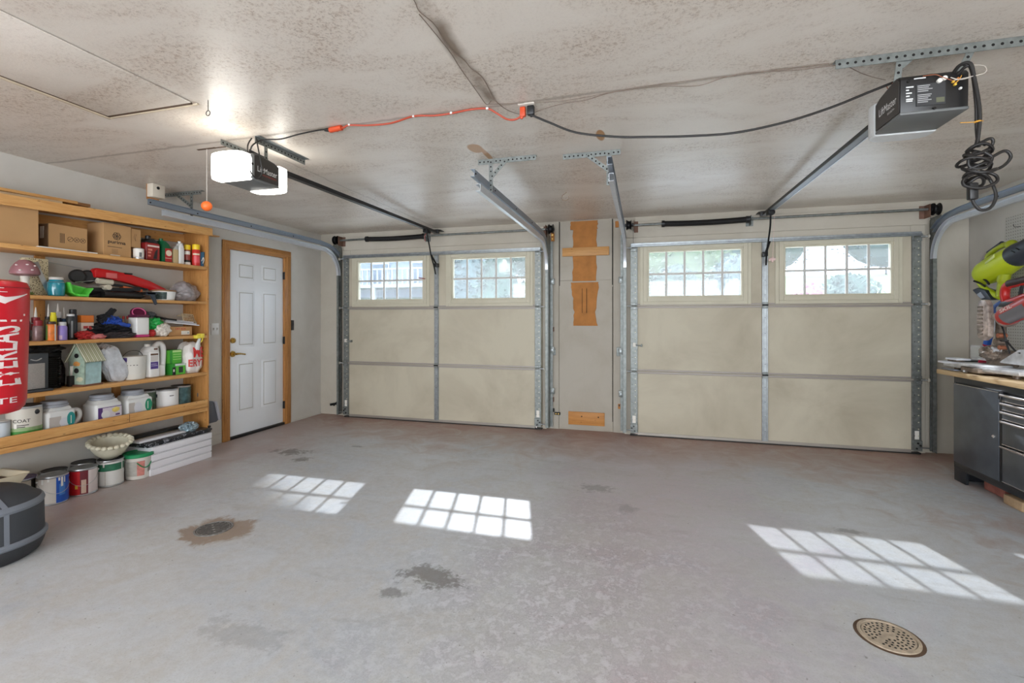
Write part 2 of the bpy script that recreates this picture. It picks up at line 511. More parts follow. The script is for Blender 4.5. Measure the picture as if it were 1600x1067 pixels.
    def patch(s, c, r, th0, th1, z0, z1, mat, seg=12, th=0.0006, sy=1.0, r1=None):
        """curved label lying on a turned wall, r1 the radius at z1"""
        r1 = r if r1 is None else r1
        seg = max(seg, int(abs(th1-th0)/(2*PI)*72)+1)
        vs = []
        for i in range(seg+1):
            a = th0+(th1-th0)*i/seg
            for (zz, q) in ((z0, r), (z1, r1)):
                vs.append((c[0]+math.cos(a)*(q+th), c[1]+math.sin(a)*(q+th)*sy, c[2]+zz))
        return s.add(vs, [(2*i, 2*i+2, 2*i+3, 2*i+1) for i in range(seg)], mat)
    def quad(s, a, b_, c, d, mat): return s.add([a, b_, c, d], [(0, 1, 2, 3)], mat)
    def text(s, txt, fn, mat, bold=0.0, cuts=0):
        """lettering; fn maps (u, v), each 0..1 across the word and up the capitals, to a point"""
        cu = bpy.data.curves.new('lettering_curve', 'FONT')
        cu.body = txt; cu.size = 1.0; cu.offset = bold; cu.resolution_u = 3
        ob = bpy.data.objects.new('lettering_temp', cu)
        me = ob.to_mesh()
        vs = [v.co.copy() for v in me.vertices]; fs = [tuple(p.vertices) for p in me.polygons]
        ob.to_mesh_clear(); bpy.data.objects.remove(ob); bpy.data.curves.remove(cu)
        if not vs: return s
        if cuts:
            bm = bmesh.new(); bv = [bm.verts.new(v) for v in vs]
            for f in fs:
                try: bm.faces.new([bv[i] for i in f])
                except ValueError: pass
            for _ in range(cuts):
                bmesh.ops.subdivide_edges(bm, edges=[e for e in bm.edges if e.calc_length() > 0.12], cuts=1)
            bmesh.ops.triangulate(bm, faces=[f for f in bm.faces if len(f.verts) > 4])
            bm.verts.index_update()
            vs = [v.co.copy() for v in bm.verts]; fs = [tuple(v.index for v in f.verts) for f in bm.faces]; bm.free()
        x0 = min(v.x for v in vs); x1 = max(v.x for v in vs); y0 = min(v.y for v in vs); y1 = max(v.y for v in vs)
        return s.add([fn((v.x-x0)/(x1-x0), (v.y-y0)/(y1-y0)) for v in vs], fs, mat)
    def text_on(s, txt, o, right, up, mat, bold=0.0):
        """flat lettering: o lower left corner, right and up full extents"""
        o = Vector(o); right = Vector(right); up = Vector(up)
        return s.text(txt, lambda u, v: o+right*u+up*v, mat, bold)
    def xf(s, R=None, loc=(0, 0, 0), sc=1.0):
        for i, v in enumerate(s.v):
            w = v*sc
            if R is not None: w = R @ w
            s.v[i] = w + Vector(loc)
        return s
    def build(s, name, parent=None, smooth=True, ang=32):
        me = bpy.data.meshes.new(name)
        off = Matrix.Identity(4)
        if parent is not None:
            off = WORLD.get(parent.name, Matrix.Identity(4)).inverted()
        me.from_pydata([tuple(off @ v) for v in s.v], [], s.f)
        for m in s.mats: me.materials.append(m)
        me.polygons.foreach_set('material_index', s.m)
        if smooth:
            me.polygons.foreach_set('use_smooth', [True]*len(me.polygons))
            me.set_sharp_from_angle(angle=math.radians(ang))
        me.update()
        o = bpy.data.objects.new(name, me)
        COL.objects.link(o)
        if parent is not None:
            o.parent = parent
            WORLD[o.name] = WORLD.get(parent.name, Matrix.Identity(4))
        return o

WORLD = {}
def thing(name, label, cat, loc=(0, 0, 0), rotz=0.0, group=None):
    o = bpy.data.objects.new(name, None)
    COL.objects.link(o)
    o.empty_display_size = 0.05
    o.location = loc; o.rotation_euler = (0, 0, rotz)
    o['label'] = label; o['category'] = cat
    if group: o['group'] = group
    WORLD[o.name] = Matrix.Translation(Vector(loc)) @ Matrix.Rotation(rotz, 4, 'Z')
    return o
def tag(o, label, cat, group=None, kind=None):
    o['label'] = label; o['category'] = cat
    if group: o['group'] = group
    if kind: o['kind'] = kind
    return o
def struct(name, mb=None, label=None, loc=(0, 0, 0)):
    if mb is None:
        o = bpy.data.objects.new(name, None); COL.objects.link(o); o.location = loc
        WORLD[o.name] = Matrix.Translation(Vector(loc))
    else: o = mb.build(name)
    o['kind'] = 'structure'
    if label: o['label'] = label
    return o
def dup(root, loc, rotz=None, label=None, group=None, scale=None):
    r = root.copy(); COL.objects.link(r); r.location = loc
    if rotz is not None: r.rotation_euler = (0, 0, rotz)
    if scale is not None: r.scale = scale
    if label: r['label'] = label
    if group: r['group'] = group
    for ch in list(root.children):
        c = ch.copy(); COL.objects.link(c); c.parent = r
        for g in list(ch.children):
            d = g.copy(); COL.objects.link(d); d.parent = c
    return r
# ------------------------------------------------------------------ room shell
XL, XR, YB, YR, ZC = -4.24, 2.99, 5.46, -3.0, 2.44
struct('floor', MB().box(XL-0.2, XR+0.2, YR-0.2, YB+0.16, -0.12, 0, floor_mat))
struct('ceiling', MB().box(XL-0.2, XR+0.2, YR-0.2, YB+0.16, ZC, ZC+0.1, ceil_mat))
w = MB()
w.box(XL-0.14, XL, YR, 3.975, 0, ZC, wall_mat)
w.box(XL-0.14, XL, 4.785, YB+0.14, 0, ZC, wall_mat)
w.box(XL-0.14, XL, 3.975, 4.785, 2.045, ZC, wall_mat)
w.box(XL-0.14, XL-0.09, 3.975, 4.785, 0, 2.045, wall_mat)
struct('wall_left', w)
struct('wall_right', MB().box(XR, XR+0.14, YR, YB+0.14, 0, ZC, wall_mat))
w = MB()
w.box(XL, -3.74, YB, YB+0.14, 0, ZC, board_mat)
w.box(-1.21, -0.08, YB, YB+0.14, 0, ZC, pier_mat)
w.box(2.50, XR, YB, YB+0.14, 0, ZC, board_mat)
w.box(-3.74, -1.21, YB, YB+0.12, 2.12, ZC, board_mat)
w.box(-0.08, 2.50, YB, YB+0.12, 2.12, ZC, board_mat)
struct('wall_back', w)
w = MB()
w.box(XL, -3.95, YR-0.14, YR, 0, ZC, wall_mat)
w.box(2.75, XR, YR-0.14, YR, 0, ZC, wall_mat)
w.box(-3.95, 2.75, YR-0.14, YR, 2.36, ZC, wall_mat)
w.box(-3.95, 2.75, YR-0.14, YR, 0, 0.3, wall_mat)
struct('wall_rear', w)  # wide opening added so the rear fill light can enter
# jamb boards round the two openings, header boards, pier boards
def trim(n, *boxes, mat=board_mat):
    m = MB()
    for bx in boxes: m.box(*bx, mat, 0.002, 1)
    return struct('trim_%d' % n, m)
trim(1, (-3.86, -3.74, 5.41, YB, 0, 2.20))
trim(2, (-1.21, -1.09, 5.41, YB, 0, 2.20))
trim(3, (-0.20, -0.08, 5.41, YB, 0, 2.20))
trim(4, (2.50, 2.62, 5.41, YB, 0, 2.20))
trim(5, (-3.74, -1.21, 5.41, YB, 2.102, 2.20))
trim(6, (-0.08, 2.50, 5.41, YB, 2.102, 2.20))
trim(7, (-3.86, -1.09, 5.435, YB, 2.205, 2.385))
trim(8, (-0.20, 2.66, 5.435, YB, 2.205, 2.385))
trim(9, (-3.98, -3.865, 5.44, YB, 0, 2.40))
trim(10, (-1.085, -0.950, 5.445, YB, 0, 2.435), mat=pier_mat)
trim(11, (-0.322, -0.205, 5.445, YB, 0, 2.435), mat=pier_mat)
trim(12, (2.625, 2.72, 5.445, YB, 0, 2.37), (2.725, 2.985, 5.45, YB, 0, 2.425))
trim(13, (-0.945, -0.327, 5.452, YB, 1.742, 2.435), mat=pier_mat)
trim(14, (-0.945, -0.327, 5.450, YB, 0.02, 1.738), mat=pier_mat)
m = MB()
m.box(-0.945, -0.938, 5.443, 5.455, 1.68, 2.43, hole_mat); m.box(-0.337, -0.328, 5.443, 5.453, 1.68, 2.43, hole_mat)
m.box(-0.334, -0.328, 5.444, 5.452, 0.12, 1.66, hole_mat)
m.box(-0.66, -0.654, 5.4485, 5.4515, 0.2, 1.2, M('thin_grey_crack', (176, 168, 156), 0.9))
struct('trim_15', m)
struct('baseboard_left', MB().box(XL, XL+0.012, 3.50, 3.885, 0, 0.10, wall_mat, 0.002).box(XL, XL+0.012, 4.885, YB, 0, 0.012, wall_mat))

# torn brown panel strip, cross board and kick board on the middle pier
rnd = random.Random(4)
def ragged(x0, x1, z0, z1, y0, y1, mat, n=14, amp=0.012, wob=None):
    L = []; Rr = []
    for i in range(n+1):
        t = i/n; zz = z0+(z1-z0)*t
        dl = rnd.uniform(-amp, amp); dr = rnd.uniform(-amp, amp)
        L.append((x0+dl+(wob(t) if wob else 0), zz)); Rr.append((x1+dr-(wob(t) if wob else 0), zz))
    return MB().prism(L+Rr[::-1], 'xz', y0, y1, mat)
root = thing('torn_wallboard', 'strip of bare brown wallboard with ragged edges on the pier between the doors', 'wallboard', (-0.64, 5.45, 1.2))
ragged(-0.785, -0.512, 1.73, 2.36, 5.441, 5.4525, peg_brown, 12, 0.008).build('upper_panel', root)
ragged(-0.815, -0.50, 2.33, 2.425, 5.439, 5.4525, peg_brown, 5, 0.008).build('top_flap', root)
ragged(-0.785, -0.505, 1.213, 1.69, 5.440, 5.4505, peg_brown, 12, 0.01, lambda t: 0.015*math.sin(t*5)).build('lower_panel', root)
ragged(-0.80, -0.49, 1.645, 1.715, 5.436, 5.4505, peg_brown, 4, 0.01).build('middle_flap', root)
m = MB().box(-0.672, -0.628, 5.432, 5.4405, 1.36, 1.66, peg_brown)
for xx in (-0.678, -0.626): m.box(xx, xx+0.005, 5.4385, 5.4405, 1.36, 1.66, hole_mat)
m.build('nailed_batten', root)
tag(MB().box(-0.905, -0.368, 5.418, 5.4375, 2.02, 2.118, wood('cross_board_pine', (200, 150, 90), (184, 132, 72), (160, 110, 56), 'x'), 0.003).build('cross_board'),
    'short horizontal pine board nailed across the brown wallboard on the pier', 'board')
m = MB().box(-0.835, -0.42, 5.428, 5.4495, 0.065, 0.215, wood('kick_board_pine', (196, 136, 68), (182, 122, 58), (160, 100, 44), 'x'), 0.003)
for xx in (-0.68, -0.49): m.cyl((xx, 5.429, 0.165), (xx, 5.4265, 0.165), 0.008, hole_mat, 10)
tag(m.build('kick_board'), 'orange pine board fixed low on the pier just above the floor', 'board')

# ------------------------------------------------------------------ entry door on the left wall
root = struct('door_1', label='white six-panel entry door with stained casing and brass lever')
m = MB().box(-4.29, -4.252, 3.985, 4.775, 0.03, 2.035, entry_mat, 0.002)
for (ya, yb) in ((4.10, 4.33), (4.44, 4.67)):
    for (za, zb) in ((1.725, 1.912), (0.985, 1.606), (0.27, 0.818)):
        m.box(-4.252, -4.2475, ya, yb, za, zb, entry_mat, 0.0022)
        m.box(-4.2476, -4.2462, ya+0.022, yb-0.022, za+0.022, zb-0.022, M('panel_groove_shade', (188, 186, 182), 0.5))  # groove drawn flat, its shade put into a darker grey
        m.box(-4.2464, -4.2425, ya+0.030, yb-0.030, za+0.030, zb-0.030, entry_mat, 0.0018)
m.build('door_leaf', root)
MB().box(-4.31, -4.225, 3.985, 4.775, 0.0, 0.028, dark_steel, 0.003).build('threshold', root)
m = MB()
for (a, b2) in ((3.893, 3.985), (4.775, 4.878)):
    m.box(-4.24, -4.222, a, b2, 0, 2.125, oak_z, 0.005)
    c_ = (a+b2)/2
    m.box(-4.223, -4.217, c_-0.03, c_+0.012, 0, 2.10, oak_z, 0.003)
    m.box(-4.29, -4.235, (3.975 if a < 4 else 4.775), (3.985 if a < 4 else 4.785), 0, 2.045, oak_z)
m.box(-4.24, -4.221, 3.893, 4.878, 2.035, 2.125, oak_y, 0.005)
m.box(-4.223, -4.216, 3.93, 4.84, 2.055, 2.095, oak_y, 0.003)
m.build('casing', root)
m = MB()
m.cyl((-4.252, 4.04, 1.06), (-4.235, 4.04, 1.06), 0.031, brass, 24, 0.027)
m.cyl((-4.235, 4.04, 1.06), (-4.228, 4.04, 1.06), 0.014, brass, 16)
m.build('deadbolt', root)
m = MB()
m.cyl((-4.252, 4.04, 0.915), (-4.240, 4.04, 0.915), 0.034, brass, 24, 0.030)
m.cyl((-4.240, 4.04, 0.915), (-4.200, 4.04, 0.915), 0.011, brass, 14)
m.tube(smooth_path([(-4.200, 4.035, 0.915), (-4.194, 4.06, 0.917), (-4.196, 4.10, 0.914), (-4.198, 4.155, 0.905)], 5), [0.012]*5+[0.010]*5+[0.008]*6, brass, 12)
m.build('lever_handle', root)
for zz in (1.82, 1.03, 0.24):
    MB().box(-4.245, -4.232, 4.762, 4.778, zz-0.045, zz+0.045, dark_steel, 0.002).cyl((-4.229, 4.774, zz-0.047), (-4.229, 4.774, zz+0.047), 0.006, dark_steel, 10).build('hinge', root)

root = thing('light_switch', 'white double light switch plate between the shelves and the entry door', 'light switch', (-4.24, 3.813, 1.19))
MB().box(-4.24, -4.234, 3.768, 3.858, 1.13, 1.248, white_pl, 0.002).build('plate', root)
for yy in (3.793, 3.834):
    MB().obox((-4.231, yy, 1.189), (0.006, 0.005, 0.012), M('toggle_plastic', (214, 212, 206), 0.4), (0, 0.35, 0)).build('toggle', root)
root = thing('wall_button', 'small dark push-button plate right of the entry door casing', 'button', (-4.24, 4.911, 1.213))
MB().box(-4.24, -4.222, 4.895, 4.93, 1.15, 1.275, M('dark_grey_plastic', (64, 62, 60), 0.5), 0.003).build('plate', root)
MB().box(-4.223, -4.217, 4.903, 4.922, 1.205, 1.24, black_pl, 0.002).build('button', root)

# ------------------------------------------------------------------ overhead garage doors
SEC = ((0.03, 0.7148), (0.715, 1.4348), (1.435, 2.115))
WZ0, WZ1 = 1.535, 2.03
def rivets(m, x, z0, z1, n, y=5.3345, r=0.0045, mat=None):
    for i in range(n):
        zz = z0+(z1-z0)*(i+0.5)/n
        m.cyl((x, y+0.001, zz), (x, y-0.0012, zz), r, mat or hole_mat, 8)
def garage_door(num, x0, x1, wins, label, side_hole):
    root = struct('door_%d' % num, label=label)
    xm = (x0+x1)/2
    for k, (za, zb) in enumerate(SEC):
        m = MB()
        if k < 2: m.box(x0, x1, 5.355, 5.40, za, zb, panel_mat, 0.002, 1)
        else:
            xs = [x0]+[q for wn in wins for q in wn]+[x1]
            for i in range(0, len(xs), 2): m.box(xs[i], xs[i+1], 5.355, 5.40, za, zb, panel_mat)
            for a, b2 in wins:
                m.box(a, b2, 5.355, 5.40, za, WZ0, panel_mat); m.box(a, b2, 5.355, 5.40, WZ1, zb, panel_mat)
        m.build('door_section', root)
    # seam rails between the sections
    sm_ = M('grey_seam_rail', (158, 150, 144), 0.5, 0.2)
    for zz in (0.715, 1.435):
        MB().box(x0+0.06, x1-0.06, 5.346, 5.356, zz-0.024, zz-0.003, sm_, 0.001).box(x0+0.06, x1-0.06, 5.349, 5.356, zz+0.004, zz+0.022, sm_, 0.001).build('seam_rail', root)
    # windows
    for a, b2 in wins:
        m = MB()
        for (p, q, y0, y1) in ((0.088, 0.052, 5.343, 5.356), (0.054, 0.012, 5.334, 5.356), (0.014, -0.008, 5.345, 5.40)):
            # nested rings of moulding: outer margin p, inner margin q
            m.box(a-p, a-q, y0, y1, WZ0-p, min(WZ1+p, 2.086), frame_mat, 0.003, 1)
            m.box(b2+q, b2+p, y0, y1, WZ0-p, min(WZ1+p, 2.086), frame_mat, 0.003, 1)
            m.box(a-q, b2+q, y0, y1, WZ0-p, WZ0-q, frame_mat, 0.003, 1)
            m.box(a-q, b2+q, y0, y1, min(WZ1+q, 2.07), min(WZ1+p, 2.086), frame_mat, 0.003, 1)
        f = m.build('window_frame', root)
        m = MB()
        mm = M('muntin_plastic', (196, 194, 190), 0.5)
        for i in range(1, 5):
            xx = a+(b2-a)*i/5; m.box(xx-0.0115, xx+0.0115, 5.362, 5.378, WZ0+0.004, WZ1-0.004, mm, 0.003, 1)
        zz = (WZ0+WZ1)/2; m.box(a+0.004, b2-0.004, 5.360, 5.380, zz-0.0115, zz+0.0115, mm, 0.003, 1)
        m.build('muntin_grid', f)
        MB().box(a-0.004, b2+0.004, 5.385, 5.388, WZ0-0.004, WZ1+0.004, glass_mat).build('pane', f)
    # steel stiles
    for xx, wdt, nm in ((x0+0.005, 0.075, 'end_stile'), (xm, 0.056, 'centre_stile'), (x1-0.005, 0.075, 'end_stile')):
        xa = xx if xx < xm-0.5 else (xx-wdt if xx > xm+0.5 else xx-wdt/2)
        for (za, zb) in SEC:
            m = MB().box(xa, xa+wdt, 5.337, 5.356, za+0.004, zb-0.012, galv if nm == 'centre_stile' else galv2, 0.0015, 1)
            if nm == 'centre_stile':
                m.box(xa+0.012, xa+0.016, 5.335, 5.338, za+0.02, zb-0.03, galv2); m.box(xa+wdt-0.016, xa+wdt-0.012, 5.335, 5.338, za+0.02, zb-0.03, galv2)
                rivets(m, xa+wdt/2, za+0.03, zb-0.05, 4, 5.3365, 0.0035)
            else:
                xr = xa+wdt*0.68 if xx < xm else xa+wdt*0.68
                rivets(m, xr, za+0.05, zb-0.05, 9, 5.3365, 0.006, M('cream_rivet', (206, 200, 176), 0.5))
                rivets(m, xa+wdt*0.25, za+0.05, zb-0.05, 3, 5.3365, 0.004)
            m.build(nm, root)
    # full width stiffening strut at the head
    m = MB()
    m.box(x0+0.01, x1-0.01, 5.328, 5.356, 2.118, 2.122, galv).box(x0+0.01, x1-0.01, 5.322, 5.327, 2.085, 2.125, galv, 0.001, 1)
    m.box(x0+0.01, x1-0.01, 5.300, 5.324, 2.094, 2.098, galv).box(x0+0.01, x1-0.01, 5.300, 5.304, 2.084, 2.098, galv)
    m.box(x0+0.01, x1-0.01, 5.322, 5.346, 2.084, 2.088, galv)
    m.build('strut', root)
    # hinges with rollers at each side, plain hinges in the middle
    for zz in (0.715, 1.435, 2.075):
        for sgn, xe in ((-1, x0), (1, x1)):
            m = MB().box(xe-sgn*0.004, xe-sgn*0.07, 5.326, 5.336, zz-0.04, zz+0.035, galv2, 0.002, 1)
            m.cyl((xe-sgn*0.07, 5.322, zz), (xe+sgn*0.015, 5.322, zz), 0.010, galv2, 10)
            m.cyl((xe-sgn*0.02, 5.316, zz), (xe+sgn*0.046, 5.316, zz), 0.005, rail_light, 8)
            m.cyl((xe+sgn*0.034, 5.316, zz), (xe+sgn*0.046, 5.316, zz), 0.017, M('roller_nylon', (196, 190, 178), 0.5), 14)
            for q in (-0.025, 0.022): m.cyl((xe-sgn*0.045, 5.327, zz+q), (xe-sgn*0.045, 5.321, zz+q), 0.006, galv, 6)
            m.build('roller_hinge', root)
        if zz < 2: MB().box(xm-0.024, xm+0.024, 5.326, 5.336, zz-0.035, zz+0.03, galv2, 0.002, 1).cyl((xm-0.026, 5.325, zz), (xm+0.026, 5.325, zz), 0.008, dark_steel, 10).build('hinge', root)
    # bottom brackets and stickers
    for sgn, xe in ((-1, x0), (1, x1)):
        m = MB().box(xe-sgn*0.003, xe-sgn*0.082, 5.325, 5.337, 0.035, 0.135, galv2, 0.002, 1)
        for q, r_ in ((0.02, 0.09), (0.05, 0.06), (0.04, 0.11)): m.cyl((xe-sgn*q, 5.327, r_), (xe-sgn*q, 5.318, r_), 0.009, dark_steel, 8)
        m.cyl((xe-sgn*0.03, 5.316, 0.07), (xe+sgn*0.046, 5.316, 0.07), 0.006, galv, 8)
        m.build('bottom_bracket', root)
        MB().box(xe-sgn*0.025, xe-sgn*0.06, 5.3355, 5.3365, 0.145, 0.225, white_lbl).build('sticker', root)
    MB().box(x0+0.08, x1-0.08, 5.350, 5.402, 0.012, 0.042, M('aluminium_bottom_rail', (164, 158, 150), 0.45, 0.6), 0.002, 1).build('bottom_rail', root)
    MB().box(x0, x1, 5.352, 5.41, 0.0, 0.013, black_rub, 0.002, 1).build('bottom_seal', root)
    # lock bar tab
    xs_ = x0+0.03
    MB().box(xs_, xs_+0.035, 5.320, 5.336, 0.985, 1.03, white_lbl, 0.002).tube([(xs_+0.03, 5.318, 1.005), (xs_+0.09, 5.318, 1.0)], 0.006, galv, 8).box(xs_+0.085, xs_+0.10, 5.31, 5.354, 0.985, 1.015, galv2, 0.002).build('side_lock', root)
    return root
LD = (-3.80, -1.135); RD = (-0.135, 2.56)
garage_door(2, LD[0], LD[1], ((-3.585, -2.652), (-2.255, -1.326)), 'left overhead garage door with two ten-pane windows', 1)
garage_door(3, RD[0], RD[1], ((0.059, 0.998), (1.395, 2.32)), 'right overhead garage door with two ten-pane windows', 1)

# red clip on the left door's first window, dangling pink pull on the right door
tag(MB().bar((-2.70, 5.326, 1.805), (-2.615, 5.326, 1.792), 0.012, 0.012, M('dark_red_tape', (130, 44, 44), 0.6)).build('red_clip'), 'small dark red clip stuck to the side of the leftmost door window', 'clip')

# ------------------------------------------------------------------ door tracks
CP = [(0, -.025), (.03, -.025), (.03, -.017), (.0275, -.017), (.0275, -.0225), (.0025, -.0225), (.0025, .0225), (.0275, .0225), (.0275, .017), (.03, .017), (.03, .025), (0, .025)]
def track(x, sg, label, zend=2.195, hanger=None):
    """x outer face of the channel, sg +1 where the door lies towards +x"""
    root = thing('door_track', label, 'door track', (x, 5.36, 0), group='steel tracks of the garage doors')
    prof = [(a*sg, b) for a, b in CP]
    if sg < 0: prof = prof[::-1]
    R_ = 0.31
    path = [(x, 5.316, 0.04), (x, 5.316, 1.0), (x, 5.316, 2.17-R_)]
    for i in range(1, 13):
        a = PI/2*i/12
        path.append((x, 5.316-R_*(1-math.cos(a)), 2.17-R_+R_*math.sin(a)))
    path.append((x, 4.2, 2.175)); path.append((x, 2.975, 2.18))
    MB().sweep(prof, path[:3], (1, 0, 0), galv2).build('vertical_channel', root)
    MB().sweep(prof, path[2:], (1, 0, 0), rail_light).build('curved_channel', root)
    # upper angle bolted above the channel
    m = MB()
    ap = [(0, -.024), (.028*sg, -.024), (.028*sg, -.021), (.003*sg, -.021), (.003*sg, .021), (.028*sg, .021), (.028*sg, .024), (0, .024)]
    if sg < 0: ap = ap[::-1]
    up = [(x, 2.86, zend+0.05), (x, 4.6, 2.245), (x, 4.95, 2.240), (x, 5.12, 2.222), (x, 5.24, 2.185), (x, 5.33, 2.13)]
    m.sweep(ap, up, (1, 0, 0), M('blue_grey_angle', (150, 160, 172), 0.4, 0.6))
    for yy in (2.88, 3.3, 3.9, 4.5): m.cyl((x-0.004*sg, yy, 2.243), (x+0.006*sg, yy, 2.243), 0.006, hole_mat, 8)
    m.build('upper_angle', root)
    # wall angle and brackets
    xo = x-0.002*sg
    m = MB().box(xo, xo-0.004*sg, 5.30, 5.41, 0.03, 2.24, galv2).box(xo, xo-0.035*sg, 5.404, 5.41, 0.03, 2.24, galv2)
    for zz in (0.06, 0.35, 0.8, 1.2, 1.6, 2.0, 2.18): m.cyl((xo+0.001, 5.35, zz), (xo-0.006*sg, 5.35, zz), 0.007, dark_steel, 8)
    m.build('wall_angle', root)
    for zz in (0.45, 0.93, 1.73):
        MB().box(xo-0.003*sg, xo-0.055*sg, 5.395, 5.4095, zz-0.035, zz+0.035, galv2, 0.003).cyl((xo-0.03*sg, 5.396, zz), (xo-0.03*sg, 5.388, zz), 0.009, galv, 8).build('jamb_bracket', root)
    MB().prism([(5.405, 1.75), (5.405, 2.26), (5.24, 2.26), (5.20, 2.18), (5.34, 1.95)], 'yz', xo-0.003*sg, xo-0.0065*sg, galv2).build('flag_bracket', root)
    return root
track(-3.868, 1, 'galvanised steel track curving up by the entry door, far left')
track(-1.052, -1, 'galvanised steel track just left of the pier, running back under the ceiling')
track(-0.205, 1, 'galvanised steel track right of the pier, at the left edge of the right garage door')
track(2.652, -1, 'galvanised steel track by the workbench corner, at the right edge of the right garage door')

def perf_bar(m, a, b, w=0.032, t=0.003, up=(0, 0, 1), n=None, mat=None):
    a = Vector(a); b = Vector(b); L = (b-a).length; d = (b-a)/L
    m.bar(a, b, w, t, mat or galv2, up)
    u = d.cross(Vector(up)).normalized(); nn = u.cross(d).normalized()
    n = n or max(2, int(L/0.03))
    for i in range(n):
        p = a+d*(L*(i+0.5)/n)
        m.cyl(p-nn*(t/2+0.0006), p+nn*(t/2+0.0006), 0.006, hole_mat if mat is None else hole_mat, 8)
def hanger(xa, xb, y, xdrop, xdiag, label, zd=2.20):
    root = thing('track_hanger', label, 'track hanger', (xdrop, y, 2.44), group='perforated steel track hangers')
    m = MB(); perf_bar(m, (xa, y-0.018, 2.420), (xb, y-0.018, 2.420), 0.036, 0.003, (0, 1, 0)); m.box(xa, xb, y-0.018, y+0.018, 2.436, 2.4395, galv2)
    m.build('ceiling_angle', root)
    m = MB(); perf_bar(m, (xdrop, y-0.021, 2.43), (xdrop, y-0.021, zd), 0.03, 0.003, (0, 1, 0)); m.build('drop_strap', root)
    m = MB(); perf_bar(m, (xdiag, y-0.024, 2.42), (xdrop, y-0.024, zd+0.10), 0.028, 0.003, (0, 1, 0)); m.build('brace_strap', root)
hanger(-1.143, -0.716, 3.20, -1.045, -0.93, 'perforated steel hanger above the track left of the pier, with a slanting brace')
hanger(-0.535, -0.144, 3.25, -0.222, -0.37, 'perforated steel hanger above the track right of the pier, with a slanting brace')
hanger(-4.205, -3.78, 3.28, -3.885, -4.06, 'perforated steel hanger above the shelf end, beside the white junction box')
hanger(2.55, 2.96, 3.25, 2.665, 2.82, 'perforated steel hanger over the workbench track')

# ------------------------------------------------------------------ torsion shafts
def shaft(x0, x1, s0, s1, dl, dr, label, pad):
    root = thing('torsion_shaft', label, 'torsion shaft', ((x0+x1)/2, 5.37, 2.335), group='torsion shafts over the garage doors')
    MB().cyl((x0, 5.37, 2.332), (x1, 5.37, 2.340), 0.0125, galv2, 12).build('shaft_tube', root)
    m = MB(); L = s1-s0; pts = [(s0+L*i/12, 5.37, 2.332-0.010*math.sin(PI*i/12)) for i in range(13)]
    m.tube(pts, 0.030, M('black_spring_steel', (34, 33, 34), 0.5, 0.4, bump=0.6, bscale=90, stretch=(6, 0.3, 0.3)), 18)
    m.cyl((s0-0.02, 5.37, 2.332), (s0+0.01, 5.37, 2.332), 0.036, dark_steel, 18); m.cyl((s1-0.01, 5.37, 2.332), (s1+0.02, 5.37, 2.332), 0.036, dark_steel, 18)
    m.build('spring', root)
    for dx, sg in ((dl, -1), (dr, 1)):
        m = MB().lathe([(0.0, -0.028), (0.055, -0.028), (0.058, -0.018), (0.045, -0.012), (0.04, 0.012), (0.05, 0.02), (0.058, 0.028), (0.0, 0.028)], (dx, 5.37, 2.337), black_iron, 22, ax=(1, 0, 0))
        m.cyl((dx-sg*0.05, 5.37, 2.337), (dx+sg*0.04, 5.37, 2.337), 0.018, dark_steel, 12)
        m.build('cable_drum', root)
        m = MB().box(dx-sg*0.055, dx-sg*0.06, 5.33, 5.434, 2.26, 2.385, M('rusty_bracket', (122, 92, 78), 0.7, 0.3, var=0.3), 0.002, 1)
        m.box(dx-sg*0.055, dx-sg*0.10, 5.428, 5.434, 2.26, 2.385, M('rusty_bracket', (0, 0, 0)), 0.002, 1)
        m.build('bearing_plate', root)
        MB().tube([(dx-sg*0.045, 5.355, 2.30), (dx-sg*0.052, 5.345, 2.05)], 0.0015, dark_steel, 5).build('lift_cable', root)
    MB().box((s1+0.03), (s1+0.034), 5.33, 5.434, 2.27, 2.37, galv2, 0.001, 1).box(s1+0.0, s1+0.07, 5.428, 5.434, 2.27, 2.37, galv2).build('centre_bracket', root)
shaft(-3.93, -1.02, -3.46, -2.66, -3.93, -1.03, 'steel torsion shaft with black spring over the left garage door', True)
shaft(-0.17, 2.70, 0.22, 1.05, -0.15, 2.68, 'steel torsion shaft with black spring over the right garage door', True)
tag(MB().box(-1.035, -0.995, 5.39, 5.409, 2.20, 2.30, peg_brown, 0.003).cyl((-1.015, 5.39, 2.27), (-1.015, 5.382, 2.27), 0.010, brass, 10).cyl((-1.015, 5.39, 2.225), (-1.015, 5.382, 2.225), 0.010, brass, 10).build('anchor_pad'),
    'brown wooden anchor pad with two bolts at the top left of the pier', 'pad')
tag(MB().box(-0.30, -0.262, 5.42, 5.4445, 2.33, 2.40, peg_brown, 0.003).build('anchor_pad'), 'small brown wooden pad at the top right of the pier, behind the track', 'pad')

# small hardware on the pier and by the left jamb
def bolt_plate(x, z, label, w=0.03, h=0.055, mat=None):
    m = MB().box(x-w/2, x+w/2, 5.434, 5.4445, z-h/2, z+h/2, mat or M('rusty_bracket', (0, 0, 0)), 0.002)
    m.cyl((x, 5.434, z+h*0.2), (x, 5.426, z+h*0.2), 0.009, dark_steel, 8)
    tag(m.build('bolt_plate'), label, 'bolt plate', 'rusty bolt plates on the pier')
bolt_plate(-1.02, 1.17, 'rusty bolt plate on the left side of the pier at chest height')
bolt_plate(-1.02, 0.345, 'rusty bolt plate on the left side of the pier near the floor')
bolt_plate(-0.255, 0.30, 'brown bolt plate on the right side of the pier near the floor', mat=peg_brown)
bolt_plate(-0.262, 0.92, 'grey steel plate on the right side of the pier at waist height', 0.05, 0.10, galv2)
bolt_plate(-1.012, 0.90, 'grey steel plate on the left side of the pier at waist height', 0.05, 0.07, galv2)
m = MB()
